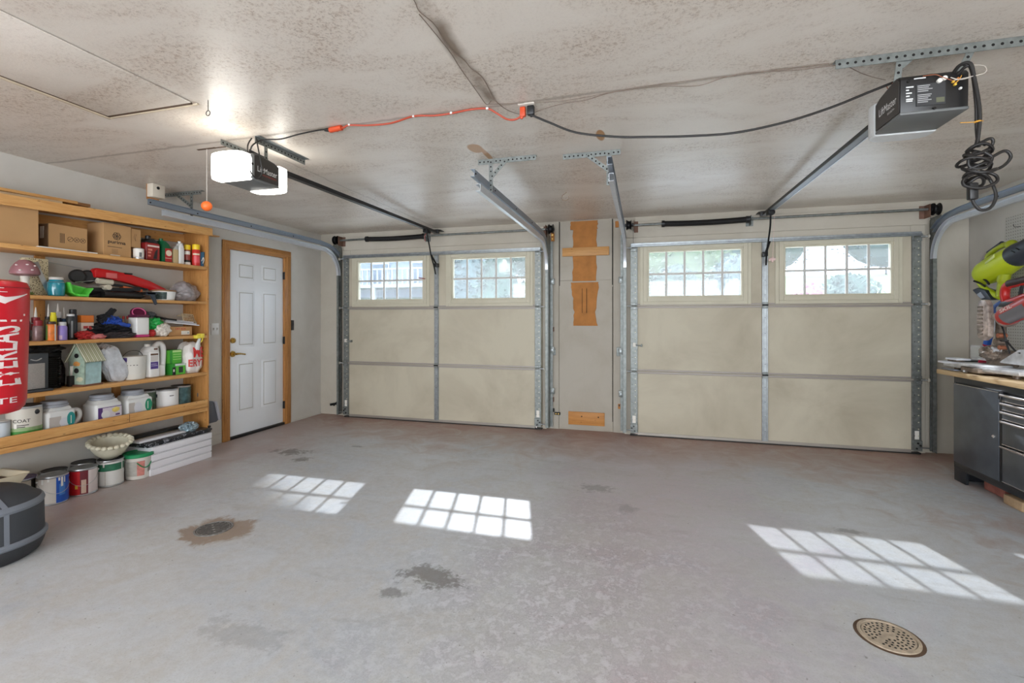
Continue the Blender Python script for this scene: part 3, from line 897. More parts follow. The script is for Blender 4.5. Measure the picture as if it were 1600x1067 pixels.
perf_bar(m, (-3.885, 5.425, 0.17), (-4.06, 5.415, 0.135), 0.03, 0.006, (0, 1, 0), 5, black_iron)
m.tube([(-3.95, 5.418, 0.175), (-4.0, 5.41, 0.13)], 0.012, black_iron, 8)
tag(m.build('black_bracket'), 'black slotted bracket low in the corner left of the left garage door', 'bracket')
m = MB().box(-1.04, -1.0, 5.42, 5.4445, 0.20, 0.24, black_iron, 0.004).box(-1.0, -0.93, 5.42, 5.443, 0.165, 0.20, black_iron, 0.008)
for q in (-0.98, -0.95): m.cyl((q, 5.421, 0.182), (q, 5.4185, 0.182), 0.009, brass, 8)
tag(m.build('black_latch'), 'black latch with two bolts low on the left of the pier', 'latch')
# ------------------------------------------------------------------ garage door openers
lens_lit, nt, b = new_mat('lit_lamp_lens')
b.inputs['Base Color'].default_value = (0.95, 0.95, 0.92, 1); b.inputs['Roughness'].default_value = 0.4
b.inputs['Emission Color'].default_value = (1.0, 0.97, 0.90, 1); b.inputs['Emission Strength'].default_value = 5.5
lens_off = M('frosted_lens', (216, 218, 218), 0.35, bump=0.4, bscale=140)
op_grey = M('opener_grey_steel', (92, 92, 92), 0.42, 0.3)
op_dark = M('opener_dark_face', (58, 54, 52), 0.45, 0.1)
op_black = M('opener_black_panel', (28, 27, 28), 0.3)
op_under = M('opener_underside', (112, 114, 114), 0.5, 0.2)
def opener(cx, rx, lit, label):
    """motor unit at Y 2.33..2.54 with its rail running to the header over the door"""
    side = 1 if lit else -1                       # the side face the room's middle looks at
    root = thing('garage_door_opener', label, 'garage door opener', (cx, 2.43, 2.15))
    m = MB()
    prof = [(2.325, 2.158), (2.322, 2.295), (2.335, 2.312), (2.37, 2.318), (2.50, 2.300), (2.54, 2.285), (2.54, 2.158)]
    m.prism(prof, 'yz', cx-0.117, cx+0.117, op_black if not lit else op_grey, 0.004)
    m.build('housing', root)
    m = MB().prism([(2.332, 2.162), (2.330, 2.290), (2.345, 2.303), (2.375, 2.309), (2.50, 2.292), (2.533, 2.278), (2.533, 2.162)], 'yz', cx+side*0.1165, cx+side*0.1195, op_dark)
    sp = m.build('side_panel', root)
    xs = cx+side*0.1200
    ya, yb = (2.50, 2.35) if side < 0 else (2.36, 2.52)
    MB().text_on('LiftMaster', (xs, ya, 2.208 if lit else 2.212), (0, yb-ya, 0), (0, 0, 0.034), M('white_lettering', (226, 226, 226), 0.5), 0.003).text_on('PROFESSIONAL' if lit else 'SECURITY+', (xs, ya+(yb-ya)*(0.25 if lit else 0.5), 2.190), (0, (yb-ya)*(0.72 if lit else 0.40), 0), (0, 0, 0.009), M('red_lettering', (176, 60, 48), 0.5) if lit else M('white_lettering', (0, 0, 0))).build('lettering', sp)
    m = MB().prism([(cx-0.118, 2.322), (cx+0.118, 2.322), (cx+0.118, 2.542), (cx-0.118, 2.542)], 'xy', 2.148, 2.160, op_under, 0.003)
    m.build('bottom_panel', root)
    # lens covers bulge beyond the ends
    def lens(y0, dy, mat):
        n = 12; pts = [(cx-0.121, y0)]
        for i in range(n+1):
            a = PI*i/n
            ca, sa = math.cos(a), math.sin(a); q = (abs(ca)**3.2+abs(sa)**3.2)**(-1/3.2)
            pts.append((cx-0.124*ca*q, y0+dy*(0.25+0.75*sa*q)))
        pts.append((cx+0.121, y0))
        lm = MB()
        k = len(pts); vs = []; lv = [(2.143, 0.93), (2.148, 0.985), (2.17, 1.0), (2.27, 1.0), (2.292, 0.985), (2.298, 0.9)]
        for zz, q in lv:
            for px, py in pts: vs.append((cx+(px-cx)*q, y0+(py-y0)*q, zz))
        fs = [(i*k+j, i*k+(j+1) % k, (i+1)*k+(j+1) % k, (i+1)*k+j) for i in range(len(lv)-1) for j in range(k)]
        fs += [tuple(range(k-1, -1, -1)), tuple((len(lv)-1)*k+j for j in range(k))]
        lm.add(vs, fs, mat)
        bm = bmesh.new(); bv = [bm.verts.new(v) for v in lm.v]
        for f in lm.f: bm.faces.new([bv[i] for i in f])
        bmesh.ops.recalc_face_normals(bm, faces=bm.faces)
        bm.verts.index_update(); lm.f = [tuple(v.index for v in f.verts) for f in bm.faces]; bm.free()
        lm.build('lamp_lens', root)
    lens(2.545, 0.10, lens_lit if lit else lens_off)
    if lit:
        lens(2.318, -0.10, lens_lit)
        MB().prism([(2.30, 2.15), (2.335, 2.15), (2.335, 2.30), (2.318, 2.305), (2.30, 2.29)], 'yz', cx+0.100, cx+0.1215, M('lens_end_grey', (150, 152, 152), 0.4), 0.003).cyl((cx+0.1215, 2.318, 2.24), (cx+0.1235, 2.318, 2.24), 0.008, hole_mat, 10).build('lens_hinge', root)
    else:
        # label panel with small print, terminals and loose wires on the end face
        m = MB()
        m.box(cx-0.062, cx+0.038, 2.3205, 2.322, 2.178, 2.268, M('spec_label', (54, 54, 56), 0.5))
        lw = M('small_print', (168, 168, 168), 0.6)
        rr = random.Random(7)
        for k in range(10):
            zz = 2.259-k*0.0075
            if k == 4: continue
            m.box(cx-0.058, cx-0.058+rr.uniform(0.035, 0.060), 2.3198, 2.3206, zz, zz+0.0035, lw)
        m.box(cx+0.006, cx+0.034, 2.3198, 2.3206, 2.186, 2.206, M('spec_code_patch', (96, 98, 78), 0.6))
        m.build('spec_panel', root)
        m = MB()
        for zz, wd in ((2.258, 0.026), (2.246, 0.010), (2.233, 0.020), (2.221, 0.012), (2.208, 0.024), (2.200, 0.022)):
            m.box(cx-0.098, cx-0.098+wd, 2.3198, 2.3222, zz, zz+0.005, M('white_lettering', (0, 0, 0)))
        MB().box(cx-0.07, cx-0.03, 2.3198, 2.3224, 2.291, 2.295, M('white_lettering', (0, 0, 0))).build('header_print', root)
        m.build('rating_label', root)
        for q, zz in ((-0.09, 2.285), (0.10, 2.285), (0.0, 2.163)): MB().cyl((cx+q, 2.323, zz), (cx+q, 2.318, zz), 0.006, hole_mat, 8).build('screw', root)
        m = MB()
        for q, zz in ((0.035, 2.272), (0.052, 2.280)): m.cyl((cx+q-0.02, 2.322, zz), (cx+q-0.02, 2.312, zz), 0.009, M('terminal_white', (224, 222, 214), 0.4), 14)
        for q, zz, cc in ((0.062, 2.262, (226, 178, 60)), (0.068, 2.250, (232, 196, 70)), (0.078, 2.272, (196, 120, 60)), (0.086, 2.232, (222, 222, 218))):
            m.cyl((cx+q, 2.322, zz), (cx+q, 2.314, zz), 0.005, M('terminal_%d' % cc[0], cc, 0.4), 8)
        m.build('terminal', root)
        for pts, cc in (([(cx-0.04, 2.32, 2.30), (cx, 2.315, 2.298), (cx+0.02, 2.312, 2.285), (cx+0.055, 2.310, 2.264)], (150, 84, 52)),
                        ([(cx+0.05, 2.312, 2.278), (cx+0.08, 2.305, 2.262), (cx+0.12, 2.30, 2.27), (cx+0.125, 2.31, 2.30), (cx+0.10, 2.33, 2.312)], (214, 206, 196)),
                        ([(cx+0.06, 2.310, 2.264), (cx+0.10, 2.29, 2.262), (cx+0.145, 2.28, 2.268), (cx+0.148, 2.29, 2.30), (cx+0.11, 2.31, 2.318)], (196, 186, 176)),
                        ([(cx+0.062, 2.312, 2.25), (cx+0.075, 2.305, 2.262), (cx+0.085, 2.308, 2.28)], (220, 160, 60))):
            MB().tube(smooth_path(pts, 6), 0.0016, M('wire_%d' % cc[0], cc, 0.5), 6).build('wire', root)
        for pts in ([(cx-0.10, 2.45, 2.30), (cx-0.115, 2.44, 2.335), (cx-0.09, 2.40, 2.315)],):
            MB().tube(smooth_path(pts, 6), 0.0018, M('wire_150', (150, 84, 52)), 6).build('wire', root)
    # rail, trolley, header bracket, arm
    m = MB().bar((rx, 2.50, 2.332), (rx, 5.30, 2.362), 0.030, 0.030, dark_steel if lit else dark_steel)
    m.bar((rx, 2.50, 2.3155), (rx, 5.30, 2.3455), 0.044, 0.004, M('rail_flange', (120, 124, 130), 0.4, 0.6) if not lit else dark_steel)
    m.build('rail', root)
    if not lit: MB().bar((rx+0.024, 2.52, 2.322), (rx+0.024, 5.05, 2.348), 0.006, 0.024, rail_light).build('rail_lip', root)
    MB().box(rx-0.035, rx+0.035, 5.29, 5.33, 2.345, 2.395, dark_steel, 0.003).box(rx-0.05, rx+0.05, 5.31, 5.434, 2.388, 2.394, dark_steel, 0.001).build('header_bracket', root)
    MB().box(rx-0.03, rx+0.03, 5.00, 5.10, 2.305, 2.350, black_iron, 0.006).build('trolley', root)
    m = MB().tube(smooth_path([(rx, 5.05, 2.31), (rx+0.006, 5.09, 2.20), (rx+0.004, 5.16, 2.05), (rx+0.006, 5.235, 1.93), (rx+0.01, 5.27, 1.84)], 4), 0.0085, black_iron, 8)
    m.bar((rx+0.012, 5.14, 2.06), (rx+0.012, 5.30, 1.955), 0.006, 0.022, black_iron, (1, 0, 0))
    m.build('door_arm', root)
    MB().box(rx-0.02, rx+0.03, 5.27, 5.336, 1.93, 1.975, dark_steel, 0.003).build('door_bracket', root)
    return root
L_OP = opener(-2.41, -2.455, True, 'left garage door opener with both lamp covers glowing white')
R_OP = opener(1.155, 1.195, False, 'right garage door opener with a black labelled end and loose wires')
# the lamp bulbs inside the left opener's covers
for yy in (2.245, 2.62):
    light('opener_bulb', 'POINT', (-2.41, yy+(-0.06 if yy < 2.4 else 0.06), 2.315), 0.9, (1.0, 0.95, 0.85), radius=0.05)

# brackets holding the openers
root = thing('opener_bracket', 'perforated angle brackets hanging the left opener from the ceiling', 'bracket', (-2.41, 2.45, 2.44), group='opener brackets')
m = MB(); perf_bar(m, (-2.335, 2.385, 2.418), (-2.335, 2.835, 2.418), 0.038, 0.003, (1, 0, 0)); m.box(-2.335, -2.30, 2.385, 2.835, 2.436, 2.4395, galv)
m.build('ceiling_angle', root)
m = MB(); perf_bar(m, (-2.575, 2.36, 2.418), (-2.575, 2.66, 2.418), 0.034, 0.003, (1, 0, 0)); m.build('ceiling_angle', root)
for xx, yy in ((-2.331, 2.47), (-2.571, 2.52)):
    m = MB(); perf_bar(m, (xx, yy, 2.425), (xx, yy, 2.31), 0.026, 0.003, (1, 0, 0)); m.build('drop_strap', root)
m = MB(); perf_bar(m, (-2.345, 2.35, 2.330), (-2.345, 2.50, 2.322), 0.03, 0.003, (1, 0, 0), 5, dark_steel); m.box(-2.58, -2.33, 2.46, 2.49, 2.312, 2.318, dark_steel); m.build('cross_strap', root)
root = thing('opener_bracket', 'long perforated angle and twisted straps hanging the right opener', 'bracket', (1.155, 2.40, 2.44), group='opener brackets')
m = MB(); perf_bar(m, (0.82, 2.375, 2.418), (1.85, 2.375, 2.418), 0.038, 0.003, (0, 1, 0)); m.box(0.82, 1.85, 2.375, 2.41, 2.436, 2.4395, galv2); m.build('ceiling_angle', root)
for xx, x2 in ((1.065, 1.05), (1.32, 1.265)):
    m = MB(); perf_bar(m, (xx, 2.380, 2.43), (x2, 2.38, 2.305), 0.026, 0.003, (0, 1, 0)); m.build('drop_strap', root)
MB().prism([(1.06, 2.435), (1.15, 2.435), (1.075, 2.37)], 'xz', 2.384, 2.387, galv2).build('gusset', root)

# ------------------------------------------------------------------ cords and wires on the ceiling
org = M('orange_cord', (176, 70, 44), 0.5); orp = M('orange_plug', (206, 76, 38), 0.45); blc = M('black_cord', (30, 27, 26), 0.5)
root = thing('extension_cord', 'orange extension cord stapled along the ceiling seam between the two openers', 'cord', (-1.2, 2.40, 2.43))
MB().tube(smooth_path([(-1.735, 2.398, 2.428), (-1.70, 2.393, 2.424), (-1.66, 2.388, 2.432), (-1.55, 2.41, 2.428), (-1.40, 2.415, 2.426), (-1.24, 2.382, 2.433), (-1.12, 2.398, 2.430), (-1.02, 2.402, 2.432), (-0.90, 2.388, 2.433), (-0.81, 2.403, 2.433),
    (-0.765, 2.42, 2.412), (-0.712, 2.43, 2.378), (-0.665, 2.43, 2.368), (-0.628, 2.43, 2.382)], 6), 0.0055, org, 8).build('cable', root)
m = MB().cyl((-1.75, 2.40, 2.426), (-1.80, 2.402, 2.424), 0.017, orp, 12, 0.013); m.cyl((-1.80, 2.402, 2.424), (-1.715, 2.395, 2.427), 0.016, orp, 12); m.build('socket_end', root)
MB().box(-0.634, -0.603, 2.418, 2.444, 2.378, 2.430, orp, 0.006).cyl((-0.62, 2.43, 2.385), (-0.628, 2.43, 2.368), 0.010, orp, 10, 0.007).build('plug', root)
for xx, yy in ((-1.66, 2.392), (-1.24, 2.386), (-1.02, 2.404), (-0.81, 2.405)):
    MB().box(xx-0.007, xx+0.007, yy-0.009, yy+0.009, 2.428, 2.4395, white_pl, 0.002).build('staple', root)
root = thing('power_cord', 'short black opener cord running from the lit opener to the orange socket', 'cord', (-2.1, 2.41, 2.43))
MB().tube(smooth_path([(-2.36, 2.37, 2.31), (-2.33, 2.36, 2.37), (-2.30, 2.42, 2.424), (-2.18, 2.43, 2.420), (-2.02, 2.40, 2.422), (-1.86, 2.392, 2.428), (-1.80, 2.402, 2.426)], 6), 0.0045, blc, 8).build('cable', root)
MB().tube(smooth_path([(-2.345, 2.37, 2.42), (-2.335, 2.33, 2.36), (-2.300, 2.30, 2.27), (-2.287, 2.30, 2.19), (-2.275, 2.34, 2.155), (-2.265, 2.37, 2.20), (-2.275, 2.36, 2.30), (-2.32, 2.38, 2.42)], 7), 0.0042, blc, 8).build('cable_loop', root)
MB().cyl((-1.80, 2.402, 2.425), (-1.835, 2.398, 2.427), 0.013, blc, 10, 0.008).build('plug', root)
root = thing('power_cord', 'long black cord drooping from the ceiling socket to the right opener', 'cord', (0.2, 2.43, 2.25))
MB().tube(smooth_path([(-0.574, 2.43, 2.390), (-0.548, 2.43, 2.370), (-0.469, 2.43, 2.329), (-0.334, 2.43, 2.264), (-0.139, 2.43, 2.222), (0.03, 2.43, 2.203), (0.227, 2.43, 2.187), (0.427, 2.43, 2.182), (0.644, 2.43, 2.210), (0.825, 2.43, 2.255), (0.974, 2.43, 2.306), (1.08, 2.42, 2.336), (1.14, 2.40, 2.325)], 6), 0.0058, blc, 8).build('cable', root)
MB().box(-0.594, -0.556, 2.416, 2.446, 2.382, 2.432, black_pl, 0.006).cyl((-0.575, 2.43, 2.40), (-0.57, 2.43, 2.374), 0.013, black_pl, 10, 0.008).build('plug', root)
tag(MB().box(-0.64, -0.55, 2.40, 2.46, 2.431, 2.4395, M('ceiling_plate', (206, 198, 188), 0.6), 0.003).build('ceiling_outlet'), 'flat pale ceiling outlet where the orange and black plugs hang', 'outlet')
wr = M('thin_grey_wire', (132, 116, 104), 0.6)
root = thing('bell_wire', 'thin grey wires running along the ceiling joint toward the photographer', 'wire', (-0.76, 2.0, 2.435))
MB().tube(smooth_path([(-0.79, 0.9, 2.436), (-0.785, 1.30, 2.436), (-0.787, 1.507, 2.436), (-0.797, 1.576, 2.436), (-0.776, 1.669, 2.436), (-0.785, 1.814, 2.436), (-0.757, 1.933, 2.436), (-0.753, 1.995, 2.436), (-0.729, 2.102, 2.436), (-0.746, 2.322, 2.436)], 5), 0.0019, wr, 6).build('strand', root)
MB().tube(smooth_path([(-0.806, 1.593, 2.437), (-0.794, 1.836, 2.437), (-0.80, 1.993, 2.437), (-0.802, 2.213, 2.437), (-0.801, 2.36, 2.437), (-0.765, 2.33, 2.437)], 5), 0.0016, wr, 6).build('strand', root)
root = thing('bell_wire', 'thin wavy wire along the ceiling seam from the plugs to the right opener', 'wire', (0.3, 2.42, 2.435))
MB().tube(smooth_path([(-0.746, 2.322, 2.437), (-0.718, 2.439, 2.436), (-0.671, 2.51, 2.435), (-0.60, 2.53, 2.432), (-0.535, 2.498, 2.434), (-0.407, 2.462, 2.437), (-0.288, 2.455, 2.437), (-0.169, 2.411, 2.437), (-0.013, 2.399, 2.437), (0.108, 2.413, 2.437), (0.26, 2.448, 2.436), (0.367, 2.402, 2.437), (0.473, 2.384, 2.437), (0.666, 2.415, 2.437), (0.815, 2.42, 2.437), (0.874, 2.427, 2.434), (0.964, 2.50, 2.425), (1.03, 2.53, 2.41), (1.06, 2.50, 2.38)], 5), 0.0018, wr, 6).build('strand', root)
MB().tube(smooth_path([(-0.80, 2.36, 2.437), (-0.4, 2.43, 2.437), (0.0, 2.385, 2.437), (0.4, 2.395, 2.437), (0.8, 2.39, 2.437)], 4), 0.0015, wr, 6).build('strand', root)

# bundled black cord hanging beside the right opener
root = thing('cord_bundle', 'black power cord knotted into a hanging bundle right of the right opener', 'cord', (1.28, 2.30, 2.25))
cr_ = 0.0068
MB().tube(smooth_path([(1.225, 2.34, 2.30), (1.235, 2.31, 2.322), (1.258, 2.29, 2.315), (1.272, 2.29, 2.25), (1.286, 2.285, 2.12), (1.281, 2.285, 2.02), (1.272, 2.285, 1.98)], 6), cr_, blc, 10).build('cable', root)
MB().tube(smooth_path([(1.235, 2.33, 2.29), (1.25, 2.30, 2.31), (1.266, 2.295, 2.29), (1.280, 2.295, 2.16), (1.282, 2.295, 2.05), (1.286, 2.29, 1.98)], 6), cr_*0.9, blc, 10).build('cable', root)
MB().tube([(1.225, 2.29, 2.083), (1.262, 2.286, 2.079), (1.30, 2.288, 2.081)], 0.0016, M('wire_220', (220, 160, 60)), 6).lathe([(0.011, -0.003), (0.013, 0), (0.011, 0.003)], (1.283, 2.289, 2.08), M('wire_220', (0, 0, 0)), 10).build('twist_tie', root)
rr = random.Random(12)
pts = []
for i in range(92):
    t = i/91; a = t*PI*2*8.5
    zz = 1.985-0.155*t + 0.012*math.sin(a*1.7)
    rad = 0.026+0.022*math.sin(PI*t)+0.008*math.sin(a*0.37)
    pts.append((1.277+rad*math.cos(a)+0.008*math.sin(a*0.21), 2.285+0.7*rad*math.sin(a), zz))
MB().tube(smooth_path(pts, 2), cr_*0.85, blc, 8).build('coil', root)
for lp in ([(1.285, 2.28, 1.905), (1.325, 2.275, 1.935), (1.362, 2.275, 1.952), (1.378, 2.275, 1.925), (1.350, 2.275, 1.890), (1.295, 2.28, 1.872)],
           [(1.300, 2.29, 1.880), (1.322, 2.285, 1.84), (1.335, 2.28, 1.780), (1.318, 2.28, 1.735), (1.285, 2.28, 1.728), (1.262, 2.28, 1.76), (1.255, 2.28, 1.80)],
           [(1.27, 2.27, 1.875), (1.225, 2.265, 1.85), (1.225, 2.26, 1.822), (1.275, 2.255, 1.808), (1.325, 2.26, 1.83), (1.325, 2.27, 1.86), (1.28, 2.275, 1.88)],
           [(1.28, 2.275, 1.99), (1.315, 2.275, 2.005), (1.322, 2.275, 1.985), (1.30, 2.28, 1.955), (1.262, 2.28, 1.95)],
           [(1.26, 2.265, 1.955), (1.240, 2.265, 1.93), (1.245, 2.265, 1.895), (1.29, 2.26, 1.89), (1.312, 2.262, 1.925), (1.29, 2.265, 1.95)]):
    MB().tube(smooth_path(lp, 7), cr_*0.85, blc, 8).build('loop', root)
MB().box(1.242, 1.272, 2.262, 2.288, 1.768, 1.835, black_pl, 0.006).build('plug', root)

# hatch, hooks and pull cord
root = thing('attic_hatch', 'attic hatch panel in the ceiling with a cracked dirty edge, upper left', 'hatch', (-2.6, 1.6, 2.44))
MB().box(-2.885, -2.285, 1.12, 1.915, 2.431, 2.4385, ceil_mat, 0.003).build('panel', root)
gapm = M('dirty_gap', (92, 72, 56), 0.9)
MB().box(-2.900, -2.886, 1.0, 1.932, 2.433, 2.4395, gapm).box(-2.905, -2.30, 1.917, 1.934, 2.433, 2.4395, gapm).build('edge_gap', root)
MB().box(-2.925, -2.902, 1.0, 1.95, 2.429, 2.4395, M('flaking_cream_trim', (206, 190, 166), 0.8, var=0.15), 0.003).box(-2.90, -2.27, 1.936, 1.948, 2.431, 2.4395, M('flaking_cream_trim', (0, 0, 0)), 0.002).build('edge_trim', root)
root = thing('eye_hook', 'small wire eye hook in the ceiling near the hatch corner', 'hook', (-2.19, 1.93, 2.44))
MB().tube([(-2.19, 1.93, 2.44), (-2.19, 1.93, 2.385)], 0.002, dark_steel, 6).tube([(-2.19+0.013*math.sin(a*PI/8), 1.93, 2.372+0.013*math.cos(a*PI/8)) for a in range(16)], 0.0022, dark_steel, 6, closed=True).build('ring', root)
MB().tube([(-0.66, 4.2, 2.44), (-0.672, 4.2, 2.43), (-0.700, 4.2, 2.41), (-0.708, 4.2, 2.385), (-0.695, 4.2, 2.366), (-0.668, 4.2, 2.362), (-0.648, 4.2, 2.375), (-0.642, 4.2, 2.398)], 0.0035, M('tan_coated_wire', (150, 128, 108), 0.5), 8).build('tmp')
o = bpy.data.objects['tmp']; o.name = 'ceiling_hook'; tag(o, 'open J-shaped hook screwed in the ceiling in front of the pier', 'hook')
root = thing('pull_cord', 'white string with a bright orange ball hanging left of the lit opener', 'pull cord', (-2.822, 2.477, 2.44))
MB().tube([(-2.822, 2.477, 2.44), (-2.822, 2.477, 2.08)], 0.0015, M('white_string', (222, 214, 206), 0.8), 6).build('string', root)
MB().sphere((-2.822, 2.477, 2.053), 0.033, M('orange_ball', (244, 112, 44), 0.4), 20, 12).build('ball', root)
MB().box(-2.90, -2.75, 2.470, 2.484, 2.436, 2.4395, gapm).tube([(-2.75, 2.477, 2.437), (-2.66, 2.477, 2.436)], 0.003, gapm, 6).build('ceiling_strip', root)
root = thing('release_pull', 'pinkish release handle on a string under the right opener rail', 'release pull', (1.247, 5.15, 2.30))
MB().tube([(1.235, 5.08, 2.30), (1.243, 5.14, 2.10), (1.247, 5.2, 1.91)], 0.0014, M('pink_string', (222, 190, 186), 0.8), 6).build('string', root)
MB().tube([(1.215, 5.2, 1.885), (1.247, 5.2, 1.892), (1.272, 5.2, 1.886)], 0.013, M('pink_handle', (226, 196, 192), 0.5), 10).cyl((1.247, 5.2, 1.91), (1.247, 5.2, 1.86), 0.009, M('pink_handle', (0, 0, 0)), 10).build('handle', root)
tag(MB().tube([(-2.47, 5.275, 2.352), (-2.57, 5.28, 2.36), (-2.592, 5.27, 2.31), (-2.588, 5.28, 2.25)], 0.004, M('faded_red_string', (196, 110, 104), 0.7), 6).build('release_string'), 'faded red string looped by the left opener rail end', 'string')
root = thing('junction_box', 'white electrical box on a brown block above the track by the shelf end', 'electrical box', (-3.97, 3.03, 2.44))
MB().box(-4.03, -3.965, 2.975, 3.08, 2.325, 2.438, M('cream_box', (216, 206, 190), 0.5), 0.003).cyl((-3.966, 3.02, 2.405), (-3.962, 3.02, 2.405), 0.013, hole_mat, 12).build('box', root)
MB().box(-4.046, -4.031, 2.98, 3.08, 2.31, 2.438, peg_brown, 0.003).build('block', root)
# ------------------------------------------------------------------ wall shelving on the left wall
SX = -3.944          # front edge of the shelves
S1, S2, S3, S4, S5 = 1.783, 1.455, 1.142, 0.796, 0.476
root = thing('shelving_unit', 'tall knotty pine shelving unit along the left wall, loaded with supplies', 'shelving', (-4.1, 2.3, 0))
m = MB().box(XL+0.001, SX, 3.468, 3.486, 0, 2.110, pine_z, 0.002); m.build('end_panel', root)
m = MB().box(XL+0.001, SX, 1.10, 1.118, 0, 2.02, pine_z, 0.002); m.build('end_panel', root)
for zt, nm, th in ((S1, 'shelf', 0.030), (S2, 'shelf', 0.024), (S3, 'shelf', 0.026), (S4, 'shelf', 0.030), (S5, 'shelf', 0.030)):
    MB().box(XL+0.002, SX+0.002, 1.119, 3.467, zt-th, zt, pine_y, 0.003).build(nm, root)
MB().bar((-4.10, 1.10, 2.035), (-4.10, 3.50, 2.128), 0.27, 0.022, pine_y).build('top_board', root)
MB().bar((SX-0.006, 1.05, 2.026), (SX-0.006, 3.52, 2.118), 0.020, 0.070, pine_y).build('front_rail', root)
MB().box(SX+0.003, SX+0.022, 1.05, 3.455, 0.474, 0.540, pine_y, 0.004).box(SX+0.003, SX+0.0226, 2.758, 2.761, 0.476, 0.538, hole_mat).build('retaining_rail', root)
MB().box(SX+0.003, SX+0.014, 1.05, 3.462, 0.432, 0.470, pine_y, 0.004).build('shelf_lipping', root)
MB().bar((XL+0.012, 1.12, 1.965), (XL+0.012, 3.466, 2.06), 0.018, 0.08, pine_y).build('rear_rail', root)
for ya, yb in ((2.325, 2.385), (2.84, 2.90)):
    if ya < 2.5:
        for za, zb in ((S4+0.001, S3-0.027), (S3+0.001, S2-0.025), (S2+0.001, S1-0.031)): MB().box(XL+0.001, XL+0.02, ya, yb, za, zb, pine_z, 0.002).build('wall_cleat', root)
    MB().box(XL+0.001, XL+0.02, ya, yb, S5+0.001, S4-0.031, pine_z, 0.002).build('wall_cleat', root)

# loose lumber on top
def plank(x0, y0, z0, x1, y1, z1, w, t, label, mat=None, name='plank'):
    o = MB().bar((x0, y0, z0), (x1, y1, z1), w, t, mat or pine_y).build(name)
    tag(o, label, 'plank', 'loose boards on top of the shelving'); return o
dk = wood('weathered_plank', (176, 128, 80), (142, 100, 62), (104, 72, 46), 'y')
plank(-4.02, 0.9, 2.066, -4.02, 2.34, 2.120, 0.11, 0.016, 'pale board lying lowest over the sagging front of the shelving top', M('pale_grey_board', (186, 158, 124), 0.7, var=0.15, vscale=14, stretch=(6, 0.6, 6)))
plank(-4.03, 0.9, 2.108, -4.05, 2.46, 2.150, 0.08, 0.020, 'orange board propped above the pale board on the shelving top', pine_y)
plank(-4.12, 0.9, 2.120, -4.13, 2.60, 2.166, 0.06, 0.022, 'thin dark strip at the back of the shelving top', dk)
plank(-4.05, 2.45, 2.113, -4.06, 3.40, 2.150, 0.16, 0.014, 'long light board at the right half of the shelving top', pine_y)
plank(-4.20, 3.42, 2.130, -4.19, 3.80, 2.134, 0.06, 0.010, 'thin offcut poking out past the right end of the shelving', pine_y)
MB().box(XL+0.001, XL+0.02, 3.50, 3.87, 2.055, 2.12, wall_mat, 0.004)

# ---------------------------------------------------------------- builders for shelf goods
def col(name, rgb, rough=0.45, **k): return M(name, rgb, rough, **k)
tin = M('bright_tin', (188, 190, 192), 0.3, 0.85)
tin_lid = M('tin_lid', (150, 152, 154), 0.35, 0.8, var=0.2, vscale=20)
dk_lid = M('smeared_dark_lid', (44, 42, 44), 0.45, 0.3, var=0.5, vscale=30)
drip_mat = M('dried_white_paint', (226, 226, 222), 0.5)
def face_angle(x, y): return math.atan2(0-y, 0-x)     # a label turned towards the open room
def tin_can(x, y, z, r, h, label, body, lid, bands, group, rot=0.0, handle=None, drips=None, name='paint_can'):
    """bands: (th0, th1, z0, z1, material) fractions of the height, angles about the room-facing side"""
    root = thing(name, label, 'can', (x, y, z), group=group)
    fa = face_angle(x, y)+rot
    m = MB().lathe([(r*0.97, 0.0), (r*1.0, 0.004), (r*1.0, 0.010), (r*0.975, 0.013), (r*0.975, h*0.93), (r*1.0, h*0.945), (r*1.015, h*0.965), (r*1.0, h*0.985), (r*0.93, h*0.985), (r*0.92, h*0.965)], (x, y, z), tin, 36)
    m.patch((x, y, z), r*0.975, 0, 2*PI, 0.016, h*0.925, body, 36)
    for (a0, a1, b0, b1, mt) in bands: m.patch((x, y, z), r*0.975, fa+a0, fa+a1, h*b0, h*b1, mt, 12, 0.0011)
    rr = random.Random(int((x*31+y*17+z*7)*1000))
    if drips:
        for i in range(drips[1]):
            a = fa+rr.uniform(-1.3, 1.3); w = rr.uniform(0.03, 0.09); L = rr.uniform(0.05, 0.35)
            m.patch((x, y, z), r*0.976, a-w, a+w, h*(0.93-L), h*0.93, drips[0], 3, 0.0018)
    m.build('body', root)
    m = MB().lathe([(r*0.955, h*0.985), (r*0.95, h*1.0), (r*0.90, h*1.0), (r*0.87, h*0.975), (0.0, h*0.972)], (x, y, z), lid, 36)
    m.build('lid', root)
    if handle is not None:
        if handle == 'down':
            pts = [(x+r*1.0*math.cos(fa+t), y+r*1.0*math.sin(fa+t), z+h*(0.80-0.42*math.cos(t*0.98))) for t in [PI/2*(-1+2*i/14) for i in range(15)]]
        else:
            pts = [(x+r*1.03*math.cos(fa+PI/2)*math.cos(t)+r*1.15*math.cos(fa)*math.sin(t), y+r*1.03*math.sin(fa+PI/2)*math.cos(t)+r*1.15*math.sin(fa)*math.sin(t), z+h*0.80+r*0.45*math.sin(t)) for t in [PI*i/14 for i in range(15)]]
        MB().tube(pts, 0.0016, tin, 6).build('bail_handle', root)
        for s_ in (PI/2, -PI/2):
            ex, ey = x+r*math.cos(fa+s_), y+r*math.sin(fa+s_)
            MB().sphere((ex, ey, z+h*0.82), 0.008, tin, 10, 6).build('handle_ear', root)
    return root
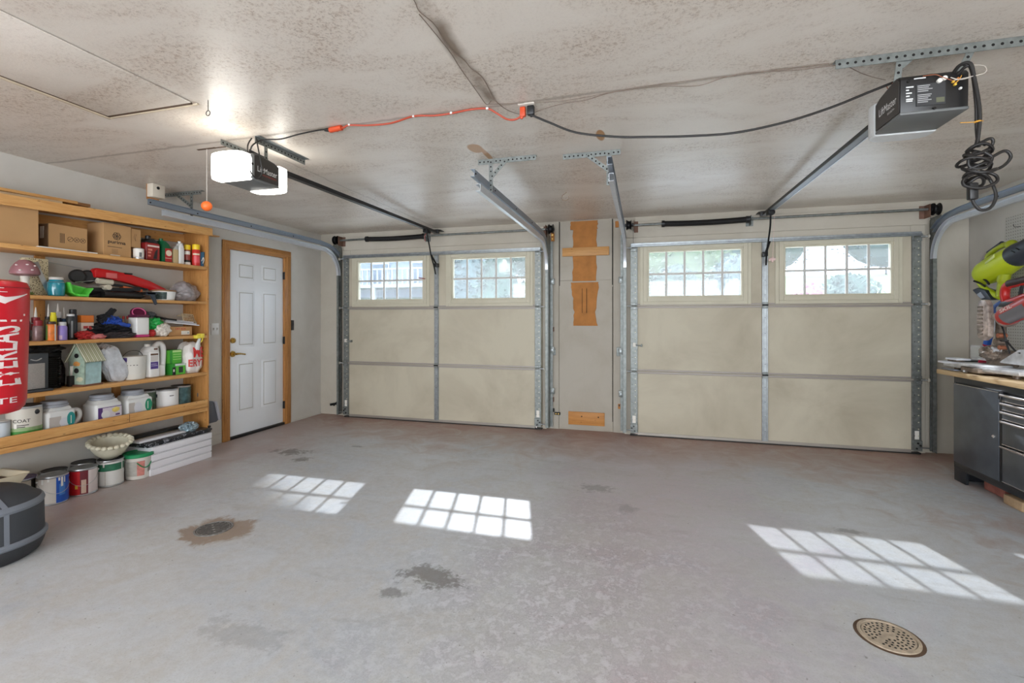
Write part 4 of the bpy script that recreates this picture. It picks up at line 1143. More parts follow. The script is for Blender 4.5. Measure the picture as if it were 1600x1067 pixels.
def carton(x0, x1, y0, y1, z0, h, label, mat, name='cardboard_box', rotz=0.0, group=None, cat='box', flaps=True):
    cx, cy = (x0+x1)/2, (y0+y1)/2
    root = thing(name, label, cat, (cx, cy, z0), rotz, group=group)
    X, Y = (x1-x0)/2, (y1-y0)/2
    W_ = WORLD[root.name]; WORLD[root.name] = Matrix.Identity(4)
    m = MB().box(-X, X, -Y, Y, 0, h, mat, 0.002, 1); b_ = m.build('body', root)
    if flaps: MB().box(-X*0.98, X*0.98, -0.0015, 0.0015, h-0.001, h+0.0006, card_d).build('flap_seam', root)
    return root
def rbox(m, x0, x1, y0, y1, z0, z1, mat, bev): return m.box(x0, x1, y0, y1, z0, z1, mat, bev, 3)
def bottle(x, y, z, prof, mat, label, cap=None, bands=(), cat='bottle', name='bottle', group=None, sx=1.0, sy=1.0, power=None, seg=24):
    """prof in metres; cap = (profile, material); bands (th0, th1, z0, z1, r, mat)"""
    root = thing(name, label, cat, (x, y, z), group=group)
    fa = face_angle(x, y)
    m = MB().lathe(prof, (x, y, z), mat, seg, sx, sy, power=power)
    for (a0, a1, b0, b1, r, mt) in bands: m.patch((x, y, z), r, fa+a0, fa+a1, b0, b1, mt, 10, 0.0008)
    m.build('body', root)
    if cap: MB().lathe(cap[0], (x, y, z), cap[1], seg if seg < 24 else 20).build('cap', root)
    return root

# ---------------------------------------------------------------- shelf 1: cartons and oils
r_ = carton(-4.19, -3.985, 1.86, 2.215, S1, 0.285, 'big plain cardboard box at the left end of the highest shelf', card)
r_ = carton(-4.20, -3.96, 2.20, 2.56, S1, 0.010, 'thin white slab lying under the box printed with round symbols', white_pl, name='white_slab', cat='slab', flaps=False)
tag(r_, 'thin white slab lying under the box printed with round symbols', 'slab')
root = thing('cardboard_box', 'low cardboard box printed with three round symbols, standing on a white slab', 'box', (-4.08, 2.43, S1+0.0105))
z = S1+0.011
MB().box(-4.19, -4.045, 2.305, 2.545, z, z+0.180, card, 0.002, 1).build('body', root)
m = MB()
for k, yc in enumerate((2.435, 2.475, 2.515)):
    m.tube([(-4.0442, yc+0.017*math.cos(2*PI*i/20), z+0.085+0.017*math.sin(2*PI*i/20)) for i in range(20)], 0.0012, ink, 5, closed=True)
    m.bar((-4.0444, yc-0.012, z+0.073), (-4.0444, yc+0.012, z+0.097), 0.001, 0.0022, ink)
    if k: m.bar((-4.0444, yc-0.008, z+0.094), (-4.0444, yc+0.008, z+0.077), 0.001, 0.003, ink)
for k in range(4): m.box(-4.0452, -4.0442, 2.372+0.008*k, 2.375+0.008*k, z+0.05, z+0.12, ink)
m.build('printed_symbols', root)
MB().box(-4.17, -4.05, 2.3035, 2.3050, z+0.005, z+0.175, card_d).build('dark_end', root)
MB().box(-4.13, -4.09, 2.3015, 2.3033, z+0.075, z+0.16, white_lbl).build('shipping_label', root)
root = thing('cardboard_box', 'upright cardboard box marked with a flower emblem, left of the oil jugs', 'box', (-4.1, 2.77, S1))
MB().box(-4.20, -4.025, 2.64, 2.845, S1+0.001, S1+0.262, card, 0.002, 1).build('body', root)
MB().box(-4.20, -4.030, 2.849, 2.925, S1+0.10, S1+0.252, card, 0.002, 1).build('open_flap', root)
m = MB().text_on('purima', (-4.0240, 2.672, S1+0.098), (0, 0.130, 0), (0, 0, 0.034), ink, 0.02)
m.build('lettering', root)
m = MB()
for k in range(6):
    a = PI*k/3; c0 = (-4.0242, 2.736+0.016*math.cos(a), S1+0.168+0.016*math.sin(a))
    m.tube([(c0[0], c0[1]+0.014*math.cos(2*PI*i/12), c0[2]+0.014*math.sin(2*PI*i/12)) for i in range(12)], 0.0018, ink, 5, closed=True)
m.build('flower_emblem', root)
m = MB().box(-4.0250, -4.0238, 2.67, 2.775, S1+0.077, S1+0.083, card_d)
for k in range(4): m.box(-4.0250, -4.0238, 2.70, 2.745, S1+0.058-0.009*k, S1+0.061-0.009*k, card_d)
m.box(-4.0252, -4.0236, 2.69, 2.76, S1+0.012, S1+0.018, white_lbl)
for k in range(2): m.tube(smooth_path([(-4.0242, 2.875+0.012*k, S1+0.21), (-4.0242, 2.868+0.01*k, S1+0.18), (-4.0242, 2.880, S1+0.15)], 4), 0.001, card_d, 5)
m.build('small_print', root)
tin_can(-3.985, 2.875, S1, 0.036, 0.09, 'small white tin in front of the flower-emblem box', white_lbl, tin_lid, [(0.1, 0.6, 0.2, 0.6, M('barcode_grey', (110, 110, 110), 0.6))], None, name='small_tin')
# red motor oil jug
maroon = M('maroon_plastic', (126, 24, 28), 0.3)
root = thing('oil_jug', 'dark red oil jug with black cap, right of the flower-emblem box', 'jug', (-4.05, 3.0, S1))
m = MB(); rbox(m, -4.12, -3.985, 2.935, 3.055, S1+0.001, S1+0.155, maroon, 0.014)
m.prism([(2.937, S1+0.150), (3.053, S1+0.150), (3.050, S1+0.160), (3.012, S1+0.192), (2.985, S1+0.192), (2.94, S1+0.160)], 'yz', -4.105, -4.0, black_pl, 0.005)
m.build('body', root)
MB().lathe([(0.020, 0), (0.020, 0.028), (0.017, 0.032), (0, 0.032)], (-4.05, 2.998, S1+0.186), black_pl, 18).build('cap', root)
m = MB().box(-3.9855, -3.984, 2.944, 3.046, S1+0.018, S1+0.148, M('oil_label_red', (150, 40, 36), 0.4))
m.box(-3.984, -3.983, 2.946, 3.044, S1+0.118, S1+0.132, M('oil_label_pale', (224, 206, 196), 0.45))
m.box(-3.984, -3.983, 2.950, 2.985, S1+0.085, S1+0.10, M('oil_label_pink', (222, 140, 122), 0.45)).box(-3.984, -3.983, 2.950, 2.975, S1+0.062, S1+0.076, M('oil_label_pink', (0, 0, 0))).box(-3.984, -3.983, 2.950, 2.972, S1+0.035, S1+0.048, M('oil_label_pink', (0, 0, 0)))
m.prism([(2.992, S1+0.02), (3.024, S1+0.02), (3.032, S1+0.11), (3.008, S1+0.08)], 'yz', -3.984, -3.983, M('oil_label_dark', (44, 38, 40), 0.4))
m.build('front_label', root)
# green-capped bottle, white bottle, aerosols
root = thing('coolant_bottle', 'green bottle with a slanted shoulder and cream round label', 'bottle', (-4.03, 3.115, S1))
m = MB().prism([(3.075, S1+0.002), (3.160, S1+0.002), (3.164, S1+0.125), (3.135, S1+0.165), (3.112, S1+0.185), (3.078, S1+0.19)], 'yz', -4.07, -3.99, M('dark_green_plastic', (18, 92, 56), 0.3), 0.008)
m.build('body', root)
MB().lathe([(0.015, 0), (0.015, 0.022), (0, 0.022)], (-4.03, 3.094, S1+0.186), M('dark_green_plastic', (0, 0, 0)), 16).build('cap', root)
MB().box(-3.9905, -3.989, 3.10, 3.160, S1+0.01, S1+0.125, M('red_label', (178, 34, 36), 0.45)).lathe([(0.0, 0.0012), (0.026, 0.0012), (0.026, 0)], (-3.989, 3.132, S1+0.085), M('cream_label', (226, 212, 188), 0.5), 20, ax=(1, 0, 0)).box(-3.989, -3.9882, 3.10, 3.16, S1+0.038, S1+0.042, M('cream_label', (0, 0, 0))).build('label_panel', root)
root = thing('solvent_bottle', 'tall white bottle with an amber-tinted side, left of the yellow-capped aerosols', 'bottle', (-4.02, 3.23, S1))
m = MB(); rbox(m, -4.05, -3.992, 3.232, 3.282, S1+0.001, S1+0.155, white_pl, 0.010)
m.prism([(3.234, S1+0.15), (3.280, S1+0.15), (3.276, S1+0.17), (3.262, S1+0.19), (3.246, S1+0.19), (3.238, S1+0.17)], 'yz', -4.045, -3.997, white_pl, 0.004)
m.build('body', root)
m = MB(); rbox(m, -4.05, -3.996, 3.178, 3.230, S1+0.001, S1+0.13, M('amber_clear_side', (200, 176, 132), 0.3), 0.008); m.prism([(3.18, S1+0.125), (3.229, S1+0.125), (3.228, S1+0.165), (3.205, S1+0.155)], 'yz', -4.045, -4.0, M('clear_grey_plastic', (186, 186, 182), 0.3), 0.003); m.build('tinted_side', root)
MB().lathe([(0.013, 0), (0.013, 0.02), (0, 0.02)], (-4.02, 3.254, S1+0.188), white_pl, 14).build('cap', root)
MB().tube([(-4.06, 3.30+0.022*math.cos(PI*i/9), S1+0.178+0.024*math.sin(PI*i/9)) for i in range(18)], 0.002, tin, 6, closed=True).build('ring_wire', root)
yel = M('yellow_cap', (240, 204, 38), 0.35)
for (x, y, r, h, mt, lb, bd) in ((-4.03, 3.338, 0.027, 0.188, M('grey_red_can', (150, 60, 52), 0.35), 'grey and red aerosol can with yellow cap, the one set further back', 0), (-3.99, 3.392, 0.033, 0.198, M('bright_red_can', (206, 48, 44), 0.3), 'bright red aerosol can with yellow cap beside the end panel', 1)):
    root = thing('aerosol_can', lb, 'spray can', (x, y, S1), group='yellow-capped aerosols')
    m = MB().lathe([(r*0.95, 0), (r, 0.004), (r, h*0.72), (r*0.9, h*0.76)], (x, y, S1+0.001), mt, 24)
    fa = face_angle(x, y)
    if bd: m.patch((x, y, S1), r, fa-0.9, fa+0.9, 0.10, 0.115, M('cream_label', (0, 0, 0)), 8); m.patch((x, y, S1), r, fa-0.6, fa+0.9, 0.03, 0.09, M('deep_pink_print', (222, 84, 92), 0.4), 8)
    else: m.patch((x, y, S1), r, fa-0.9, fa+0.9, 0.10, 0.13, white_lbl, 8); m.patch((x, y, S1), r, fa-1.2, fa+1.2, 0.005, 0.03, white_lbl, 8); m.patch((x, y, S1), r, fa-1.2, fa+1.2, 0.03, 0.05, ink, 8)
    m.build('body', root)
    MB().lathe([(r*0.92, 0), (r*0.94, 0.003), (r*0.94, h*0.20), (r*0.88, h*0.24), (0, h*0.24)], (x, y, S1+h*0.765), yel, 22).build('cap', root)
root = thing('tilted_packet', 'blue and grey packet leaning in the corner of the highest shelf', 'packet', (-4.0, 3.45, S1))
MB().prism([(3.425, S1+0.002), (3.455, S1+0.002), (3.464, S1+0.140), (3.420, S1+0.135)], 'yz', -4.08, -3.97, M('packet_blue', (60, 108, 140), 0.4), 0.004).build('packet', root)
MB().tube(smooth_path([(-3.968, 3.430, S1+0.05), (-3.966, 3.445, S1+0.085), (-3.967, 3.452, S1+0.06), (-3.966, 3.440, S1+0.03)], 5), 0.004, white_lbl, 6).build('printed_swirl', root)

# ---------------------------------------------------------------- shelf 2
root = thing('mushroom_figurine', 'garden mushroom with a mauve spotted cap and white stem, behind the punching bag', 'figurine', (-4.03, 2.15, S2))
c_ = (-4.03, 2.165, S2)
MB().lathe([(0.036, 0.0), (0.032, 0.02), (0.022, 0.06), (0.020, 0.10), (0.028, 0.15), (0.0, 0.16)], c_, M('stem_white', (212, 206, 196), 0.6), 20).build('stem', root)
MB().lathe([(0.0, 0.128), (0.05, 0.132), (0.074, 0.142), (0.076, 0.155), (0.068, 0.185), (0.050, 0.215), (0.03, 0.236), (0.0, 0.243)], c_, M('mauve_glaze', (150, 104, 110), 0.35), 28).build('cap', root)
for a, zz, rr_ in ((-1.0, 0.165, 0.074), (-0.5, 0.205, 0.057), (-0.2, 0.17, 0.072), (-1.4, 0.20, 0.06), (0.2, 0.20, 0.06)):
    MB().sphere((c_[0]+rr_*math.cos(a+0.2), c_[1]+rr_*math.sin(a+0.2), S2+zz), 0.008, M('pale_spot', (226, 212, 210), 0.5), 10, 6, 1, 1, 0.6).build('spot', root)
MB().blob((-4.02, 2.15, S2+0.012), (0.055, 0.05, 0.016), M('moss_green', (110, 130, 70), 0.8), 0.3, 4, 3, 3, S2+0.001).build('base', root)
fl, nt, b = new_mat('floral_paper'); N = NT(nt)
tc = nt.nodes.new('ShaderNodeTexCoord'); vo = nt.nodes.new('ShaderNodeTexVoronoi'); vo.inputs['Scale'].default_value = 95
nt.links.new(tc.outputs['Object'], vo.inputs['Vector'])
nt.links.new(N.mix(N.ramp(vo.outputs['Distance'], 0.25, 0.40), lin((96, 82, 60)), lin((214, 202, 168))), b.inputs['Base Color']); b.inputs['Roughness'].default_value = 0.7
MATS['floral_paper'] = fl
tag(MB().box(-4.15, -4.09, 2.20, 2.33, S2+0.001, S2+0.265, fl, 0.004).build('patterned_box'), 'upright box covered in a small floral pattern, behind the mushroom', 'box')
root = thing('putty_knife', 'grey metal scraper leaning against the floral box', 'scraper', (-4.05, 2.29, S2))
MB().bar((-4.075, 2.255, S2+0.20), (-4.045, 2.315, S2+0.01), 0.030, 0.004, tin, (1, 0, 0)).build('blade', root)
MB().bar((-4.078, 2.246, S2+0.235), (-4.074, 2.258, S2+0.19), 0.034, 0.012, M('handle_grey', (150, 150, 150), 0.4), (1, 0, 0)).build('handle', root)
root = thing('glass_jar', 'teal glass jar with a pale lid beside the green dustpan', 'jar', (-4.02, 2.335, S2))
MB().lathe([(0.038, 0), (0.045, 0.008), (0.047, 0.05), (0.047, 0.095), (0.038, 0.112), (0.036, 0.12)], (-4.02, 2.335, S2+0.001), M('teal_glass', (30, 132, 150), 0.12, coat=0.5), 28).build('body', root)
MB().lathe([(0.038, 0), (0.039, 0.014), (0.034, 0.018), (0, 0.018)], (-4.02, 2.335, S2+0.118), M('pale_lid', (206, 202, 196), 0.5), 24).build('lid', root)
MB().tube([(-4.02+0.05*math.cos(a/10*2*PI), 2.335+0.05*math.sin(a/10*2*PI), S2+0.10) for a in range(10)], 0.0015, tin, 5, closed=True).build('neck_wire', root)
gr = M('bright_green_plastic', (92, 208, 74), 0.4)
root = thing('dustpan', 'bright green plastic dustpan tipped forward on the second shelf', 'dustpan', (-4.03, 2.46, S2))
m = MB().add([(-3.95, 2.385, S2+0.002), (-3.95, 2.535, S2+0.002), (-4.09, 2.545, S2+0.085), (-4.09, 2.375, S2+0.110)], [(0, 1, 2, 3)], gr)
m = MB().prism([(2.382, S2+0.105), (2.40, S2+0.030), (2.44, S2+0.004), (2.50, S2+0.002), (2.545, S2+0.068), (2.50, S2+0.082)], 'yz', -4.06, -4.05, gr, 0.002)
m.prism([(2.440, S2+0.004), (2.500, S2+0.002), (2.505, S2+0.018), (2.430, S2+0.022)], 'yz', -4.05, -3.96, gr, 0.002)
m.prism([(2.382, S2+0.105), (2.400, S2+0.030), (2.440, S2+0.004), (2.448, S2+0.012), (2.412, S2+0.036), (2.396, S2+0.104)], 'yz', -4.05, -3.975, gr, 0.002)
m.prism([(2.545, S2+0.068), (2.500, S2+0.002), (2.492, S2+0.010), (2.534, S2+0.072)], 'yz', -4.05, -3.975, gr, 0.002)
m.build('pan', root)
MB().bar((-4.055, 2.385, S2+0.102), (-4.055, 2.545, S2+0.068), 0.008, 0.016, M('green_rim', (120, 226, 100), 0.4), (1, 0, 0)).build('rim', root)
# red folding tool with black wheels
redp = M('glossy_red_plastic', (200, 26, 30), 0.3)
root = thing('red_spreader', 'long red tool with black wheels lying across the second shelf', 'tool', (-4.13, 2.85, S2+0.1))
for yy, xx in ((2.545, -4.15), (2.605, -4.14)): MB().lathe([(0.0, -0.014), (0.040, -0.014), (0.052, -0.006), (0.052, 0.006), (0.040, 0.014), (0, 0.014)], (xx, yy, S2+0.165), black_rub, 24, ax=(0.9, -0.4, 0)).build('wheel', root)
MB().prism([(2.62, S2+0.215), (2.64, S2+0.238), (2.78, S2+0.225), (2.90, S2+0.205), (3.05, S2+0.165), (3.19, S2+0.105), (3.20, S2+0.090), (3.05, S2+0.085), (2.90, S2+0.130), (2.70, S2+0.165), (2.63, S2+0.160)], 'yz', -4.15, -4.09, redp, 0.008).build('body', root)
MB().box(-4.088, -4.084, 2.70, 2.78, S2+0.165, S2+0.205, M('faded_pink_sticker', (222, 112, 110), 0.4), 0.001).box(-4.12, -4.085, 2.84, 2.90, S2+0.205, S2+0.218, black_pl, 0.003).build('grip', root)
MB().tube([(-4.14, 2.35, S2+0.252), (-4.13, 2.56, S2+0.225)], 0.003, tin, 6).build('wire_arm', root)
root = thing('paint_roller', 'cream fluffy paint roller sleeve lying on the tools of the second shelf', 'paint roller', (-4.02, 2.65, S2+0.13))
MB().cyl((-4.03, 2.60, S2+0.133), (-4.03, 2.705, S2+0.125), 0.021, M('cream_nap', (206, 198, 178), 0.95, bump=0.6, bscale=220), 20).build('sleeve', root)
MB().tube(smooth_path([(-4.03, 2.60, S2+0.133), (-4.03, 2.56, S2+0.128), (-4.02, 2.47, S2+0.112), (-4.02, 2.45, S2+0.11)], 4), 0.003, tin, 6).build('frame_wire', root)
root = thing('paint_roller', 'second smaller white roller end poking out of the black tools', 'paint roller', (-4.0, 2.66, S2+0.09))
MB().cyl((-4.07, 2.66, S2+0.085), (-3.985, 2.655, S2+0.085), 0.020, M('cream_nap', (0, 0, 0)), 18).build('sleeve', root)
MB().tube([(-4.03, 2.57, S2+0.088), (-4.02, 2.64, S2+0.086)], 0.003, tin, 6).build('frame_wire', root)
root = thing('caulking_gun', 'black caulking gun with a white tip lying at the front of the second shelf', 'caulking gun', (-4.0, 2.72, S2))
m = MB().cyl((-4.00, 2.62, S2+0.030), (-4.00, 2.90, S2+0.030), 0.026, black_pl, 18); m.build('barrel', root)
MB().tube([(-4.0, 2.88, S2+0.055), (-4.0, 2.99, S2+0.050)], 0.004, dark_steel, 8).build('push_rod', root)
MB().prism([(2.90, S2+0.062), (2.985, S2+0.062), (2.985, S2+0.045), (2.965, S2+0.040), (2.985, S2-0.035), (2.97, S2-0.045), (2.93, S2+0.035), (2.90, S2+0.035)], 'yz', -3.94, -3.925, M('blue_black_handle', (52, 60, 72), 0.4), 0.003).build('handle', root)
MB().box(-4.0, -3.925, 2.90, 2.97, S2+0.040, S2+0.060, dark_steel, 0.003).build('yoke', root)
for k, (ya, za, yb, zb, w, mt, nm, lb) in enumerate(((2.56, 0.065, 2.93, 0.085, 0.030, black_pl, 'hand_tool', 'black bar clamp behind the caulking gun'), (2.80, 0.095, 2.95, 0.075, 0.026, M('orange_grip', (210, 104, 52), 0.5), 'hand_tool', 'orange-handled tool on the pile of black tools'),
        (2.70, 0.115, 3.0, 0.088, 0.020, dark_steel, 'hand_tool', 'dark steel blade under the red tool'), (2.50, 0.028, 2.60, 0.025, 0.045, black_rub, 'hand_tool', 'black lump of rubber right of the green dustpan'))):
    o = MB().bar((-4.06-0.006*k, ya, S2+za), (-4.06-0.006*k, yb, S2+zb), 0.04, w*0.8, mt).build(nm); tag(o, lb, 'tool', 'tools piled on the second shelf')
tag(MB().blob((-4.07, 2.74, S2+0.035), (0.045, 0.20, 0.040), M('dark_tool_heap', (38, 38, 42), 0.5, 0.2), 0.5, 4.5, 5, 4, S2+0.001).build('tool_pouch'), 'rumpled black tool pouch under the roller sleeves', 'tool pouch')
root = thing('plastic_tub', 'white food tub with a brown lid and dark printed side', 'tub', (-4.03, 3.12, S2))
MB().lathe([(0.072, 0), (0.076, 0.004), (0.086, 0.072), (0.086, 0.078)], (-4.03, 3.12, S2+0.001), white_pl, 28).patch((-4.03, 3.12, S2), 0.074, face_angle(-4.03, 3.12)-1.5, face_angle(-4.03, 3.12)+0.25, 0.008, 0.070, M('dark_print_green', (52, 70, 66), 0.5, var=0.6, vscale=60), 12, 0.003, 1.0, 0.0845).build('body', root)
MB().lathe([(0.090, 0), (0.090, 0.010), (0.084, 0.014), (0, 0.014)], (-4.03, 3.12, S2+0.076), M('brown_lid', (150, 116, 84), 0.5), 28).build('lid', root)
clearbag = M('grey_clear_plastic', (150, 144, 146), 0.22, var=0.35, vscale=14, coat=0.3)
tag(MB().blob((-4.07, 3.335, S2+0.070), (0.10, 0.125, 0.105), clearbag, 0.20, 1.6, 11, 5, S2+0.001).build('plastic_bag'), 'grey translucent plastic bag of small parts in the right corner of the second shelf', 'bag')

# ---------------------------------------------------------------- shelf 3: tubes, sprays, gloves
def spray(x, y, r, h, body, cap, label, caph=0.03, nozzle=0, bands=(), taper=True, nm='spray_can', cat='spray can'):
    root = thing(nm, label, cat, (x, y, S3), group='bottles and cans at the left of the third shelf')
    hb = h-caph-nozzle
    fa = face_angle(x, y)
    m = MB().lathe([(r*0.94, 0), (r, 0.003), (r, hb-0.010), (r*0.8, hb), (0.0, hb)], (x, y, S3+0.001), body, 20)
    for (a0, a1, b0, b1, mt) in bands: m.patch((x, y, S3), r, fa+a0, fa+a1, hb*b0, hb*b1, mt, 8)
    m.build('body', root)
    c = MB().lathe([(r*0.80, 0), (r*0.82, 0.002), (r*0.82, caph-0.003), (r*0.6, caph), (0.0, caph)], (x, y, S3+hb), cap, 18)
    c.build('cap', root)
    if nozzle: MB().lathe([(r*0.32, 0), (r*0.28, nozzle*0.3), (r*0.10, nozzle), (0, nozzle)], (x, y, S3+hb+caph), M('nozzle_pale', (222, 220, 214), 0.4) if nozzle < 0.1 else dark_steel, 12).build('nozzle', root)
    return root
navy = M('navy_plastic', (24, 30, 60), 0.4); charcoal = M('charcoal_plastic', (44, 46, 50), 0.4)
spray(-4.09, 2.205, 0.020, 0.17, M('aubergine_plastic', (50, 38, 66), 0.4), navy, 'dark violet tube nearest the punching bag on the third shelf')
spray(-4.02, 2.231, 0.029, 0.145, M('mottled_mauve_can', (128, 104, 104), 0.35, 0.3, var=0.3, vscale=30), M('dark_red_cap', (140, 34, 44), 0.4), 'mauve spray can with dark red cap, front row by the punching bag', 0.04)
spray(-4.10, 2.262, 0.028, 0.235, M('clear_grey_plastic', (0, 0, 0)), M('dark_red_cap', (0, 0, 0)), 'red-topped tube with a tall pale nozzle in the back row', 0.04, 0.07, ((-1.0, 1.0, 0.6, 0.95, M('pink_red_label', (206, 90, 92), 0.4)),))
spray(-3.99, 2.290, 0.029, 0.135, M('orange_flame_label', (230, 126, 52), 0.4, var=0.35, vscale=28), M('dark_brown_cap', (60, 44, 36), 0.4), 'orange-labelled can in the front row of the third shelf', 0.02, 0, ((-1.5, -0.7, 0.05, 0.95, M('leaf_green_print', (90, 120, 60), 0.4)), (0.55, 0.9, 0.0, 1.0, white_lbl)))
spray(-4.10, 2.335, 0.024, 0.26, M('olive_can', (92, 82, 56), 0.4), black_pl, 'olive tube with a tall nozzle behind the orange-labelled can', 0.02, 0.09)
spray(-4.055, 2.338, 0.018, 0.20, M('half_yellow_tube', (236, 226, 40), 0.4), M('half_yellow_tube', (0, 0, 0)), 'yellow-topped tube between the orange can and the lilac can', 0.02, 0, ((-1.6, 1.6, 0.0, 0.55, charcoal),))
spray(-4.09, 2.385, 0.022, 0.265, M('blue_black_tube', (30, 38, 58), 0.4), M('grey_white_cap', (208, 210, 212), 0.4), 'navy tube with a white cap and pointed white nozzle', 0.045, 0.06)
spray(-3.985, 2.350, 0.027, 0.132, M('lilac_can', (150, 132, 204), 0.35), M('grey_white_cap', (0, 0, 0)), 'lilac spray can with a white cap at the front edge', 0.028, 0, ((-0.7, 0.0, 0.08, 0.35, M('lilac_print', (196, 170, 196), 0.4)),))
spray(-4.10, 2.428, 0.024, 0.235, M('blue_black_tube', (0, 0, 0)), M('steel_blue_cap', (60, 96, 140), 0.4), 'dark tube with blue collar and thin red-brown nozzle', 0.03, 0.08)
spray(-4.03, 2.428, 0.025, 0.190, charcoal, M('grey_white_cap', (0, 0, 0)), 'charcoal bottle with a white cap right of the lilac can', 0.018, 0, ((0.1, 0.5, 0.1, 0.8, M('pale_grey_stripe', (150, 154, 158), 0.4)),))
spray(-4.09, 2.478, 0.026, 0.225, M('charcoal_blue_plastic', (70, 84, 98), 0.4), black_pl, 'blue-grey spray bottle with black trigger top, last of the bottle row', 0.04)
root = thing('carton', 'orange-topped white carton behind the gloves on the third shelf', 'carton', (-4.12, 2.555, S3))
MB().box(-4.10, -4.04, 2.500, 2.585, S3+0.001, S3+0.125, M('white_carton', (220, 204, 192), 0.6), 0.002).build('body', root)
MB().box(-4.101, -4.039, 2.499, 2.586, S3+0.126, S3+0.180, M('orange_carton_top', (224, 122, 40), 0.5), 0.003).build('top', root)
MB().box(-4.0395, -4.038, 2.515, 2.545, S3+0.08, S3+0.10, M('red_print', (190, 60, 60), 0.5)).box(-4.0395, -4.038, 2.55, 2.57, S3+0.05, S3+0.10, M('red_print', (0, 0, 0))).build('print', root)
tag(MB().blob((-4.00, 2.50, S3+0.030), (0.035, 0.055, 0.030), M('red_cloth', (176, 40, 40), 0.6), 0.5, 3, 21, 4, S3+0.001).build('red_rag'), 'small crumpled red rag by the bottles', 'rag')
tag(MB().blob((-3.985, 2.575, S3+0.018), (0.03, 0.06, 0.02), M('mixed_pink_packet', (206, 120, 120), 0.5, var=0.4, vscale=40), 0.4, 3, 23, 3, S3+0.001).build('pink_packet'), 'flattened pink packet at the front edge of the third shelf', 'packet')
blackcloth = M('black_fabric', (26, 27, 31), 0.75, var=0.3, vscale=20)
tag(MB().blob((-4.07, 2.69, S3+0.050), (0.085, 0.165, 0.065), blackcloth, 0.45, 2.8, 31, 5, S3+0.001, ridge=True).build('black_gloves'), 'heap of black work gloves in the middle of the third shelf', 'gloves')
tag(MB().blob((-3.99, 2.72, S3+0.022), (0.035, 0.12, 0.028), M('dark_mesh_cloth', (54, 48, 50), 0.7, var=0.6, vscale=60), 0.45, 3.4, 33, 4, S3+0.001).build('mesh_pouch'), 'flat dark mesh pouch in front of the glove heap', 'pouch')
root = thing('blue_glove', 'blue glove with black cuff and stiff black fingers on top of the heap', 'glove', (-4.06, 2.70, S3+0.11))
bl = M('royal_blue_fabric', (34, 74, 168), 0.55, var=0.3, vscale=18)
MB().blob((-4.05, 2.715, S3+0.135), (0.045, 0.065, 0.040), bl, 0.35, 3, 41, 4, None, ridge=True).build('palm', root)
MB().blob((-4.06, 2.67, S3+0.155), (0.045, 0.045, 0.036), blackcloth, 0.35, 3, 43, 4).build('cuff', root)
for dy, dz in ((0.0, 0.0), (0.022, -0.006)):
    MB().tube(smooth_path([(-4.06, 2.675+dy, S3+0.165+dz), (-4.055, 2.70+dy, S3+0.205+dz), (-4.05, 2.722+dy, S3+0.235+dz)], 4), [0.016]*4+[0.013]*4+[0.010], blackcloth, 10).build('finger', root)
MB().tube(smooth_path([(-4.03, 2.74, S3+0.12), (-4.01, 2.785, S3+0.105), (-4.0, 2.82, S3+0.10)], 4), [0.018]*4+[0.016]*4+[0.012], bl, 10).build('finger', root)
for k, (y, cc, lb) in enumerate(((2.812, (170, 160, 90), 'tiny olive-topped bottle behind the blue glove'), (2.836, (196, 60, 50), 'tiny red-capped bottle behind the blue glove'), (2.862, (186, 50, 46), 'tiny red-capped bottle nearest the white canister'))):
    bottle(-4.12+0.008*k, y+0.01, S3, [(0.012, 0), (0.013, 0.12), (0.008, 0.145), (0.006, 0.15)], M('murky_small_bottle', (168, 150, 132), 0.3, var=0.2), lb, ([(0.008, 0.15), (0.008, 0.175), (0, 0.175)], M('tiny_cap_%d' % k, cc, 0.5)), group='tiny bottles on the third shelf', seg=12)
root = thing('scent_canister', 'white canister with a magenta ring top and pink foot', 'canister', (-4.02, 2.90, S3))
MB().box(-4.07, -3.968, 2.848, 2.952, S3+0.020, S3+0.165, white_pl, 0.012, 3).build('body', root)
MB().box(-4.071, -3.967, 2.847, 2.953, S3+0.001, S3+0.024, M('magenta_plastic', (196, 56, 124), 0.35), 0.008, 2).build('foot', root)
MB().box(-4.071, -3.967, 2.847, 2.953, S3+0.165, S3+0.188, M('dark_magenta', (92, 24, 56), 0.35), 0.008, 2).build('collar', root)
ax = Vector((0.80, -0.30, 0.55)).normalized()
MB().lathe([(0.052, -0.03), (0.058, 0.0), (0.052, 0.008), (0.0, 0.008)], (-4.02, 2.90, S3+0.200), M('dark_magenta', (0, 0, 0)), 28, ax=ax).build('top_disc', root)
cc_ = Vector((-4.02, 2.90, S3+0.200))+ax*0.010; uu = ax.orthogonal().normalized(); ww = ax.cross(uu)
MB().tube([cc_+uu*0.044*math.cos(2*PI*i/28)+ww*0.044*math.sin(2*PI*i/28) for i in range(28)], 0.004, M('pink_ring', (232, 110, 164), 0.3), 8, closed=True).build('pink_ring', root)
tag(MB().blob((-4.05, 3.035, S3+0.10), (0.06, 0.075, 0.065), M('green_film', (30, 168, 74), 0.3, var=0.25), 0.3, 2.0, 51, 5, S3+0.001).build('green_bag'), 'crumpled bright green plastic bag right of the white canister', 'bag')
tag(MB().blob((-3.99, 3.080, S3+0.055), (0.045, 0.060, 0.056), M('white_film', (214, 206, 196), 0.4, var=0.15), 0.3, 2.2, 53, 5, S3+0.001).build('white_bag'), 'crumpled white bag in front of the green bag', 'bag')
tag(MB().blob((-4.0, 2.99, S3+0.03), (0.03, 0.03, 0.03), M('red_cloth', (0, 0, 0)), 0.3, 3, 54, 3, S3+0.001).build('red_lump'), 'small dark red lump between the canister and the white bag', 'lump')
root = thing('steel_tape_gun', 'grey tape gun with a long black handle lying over the green bag', 'tape gun', (-4.08, 3.05, S3+0.17))
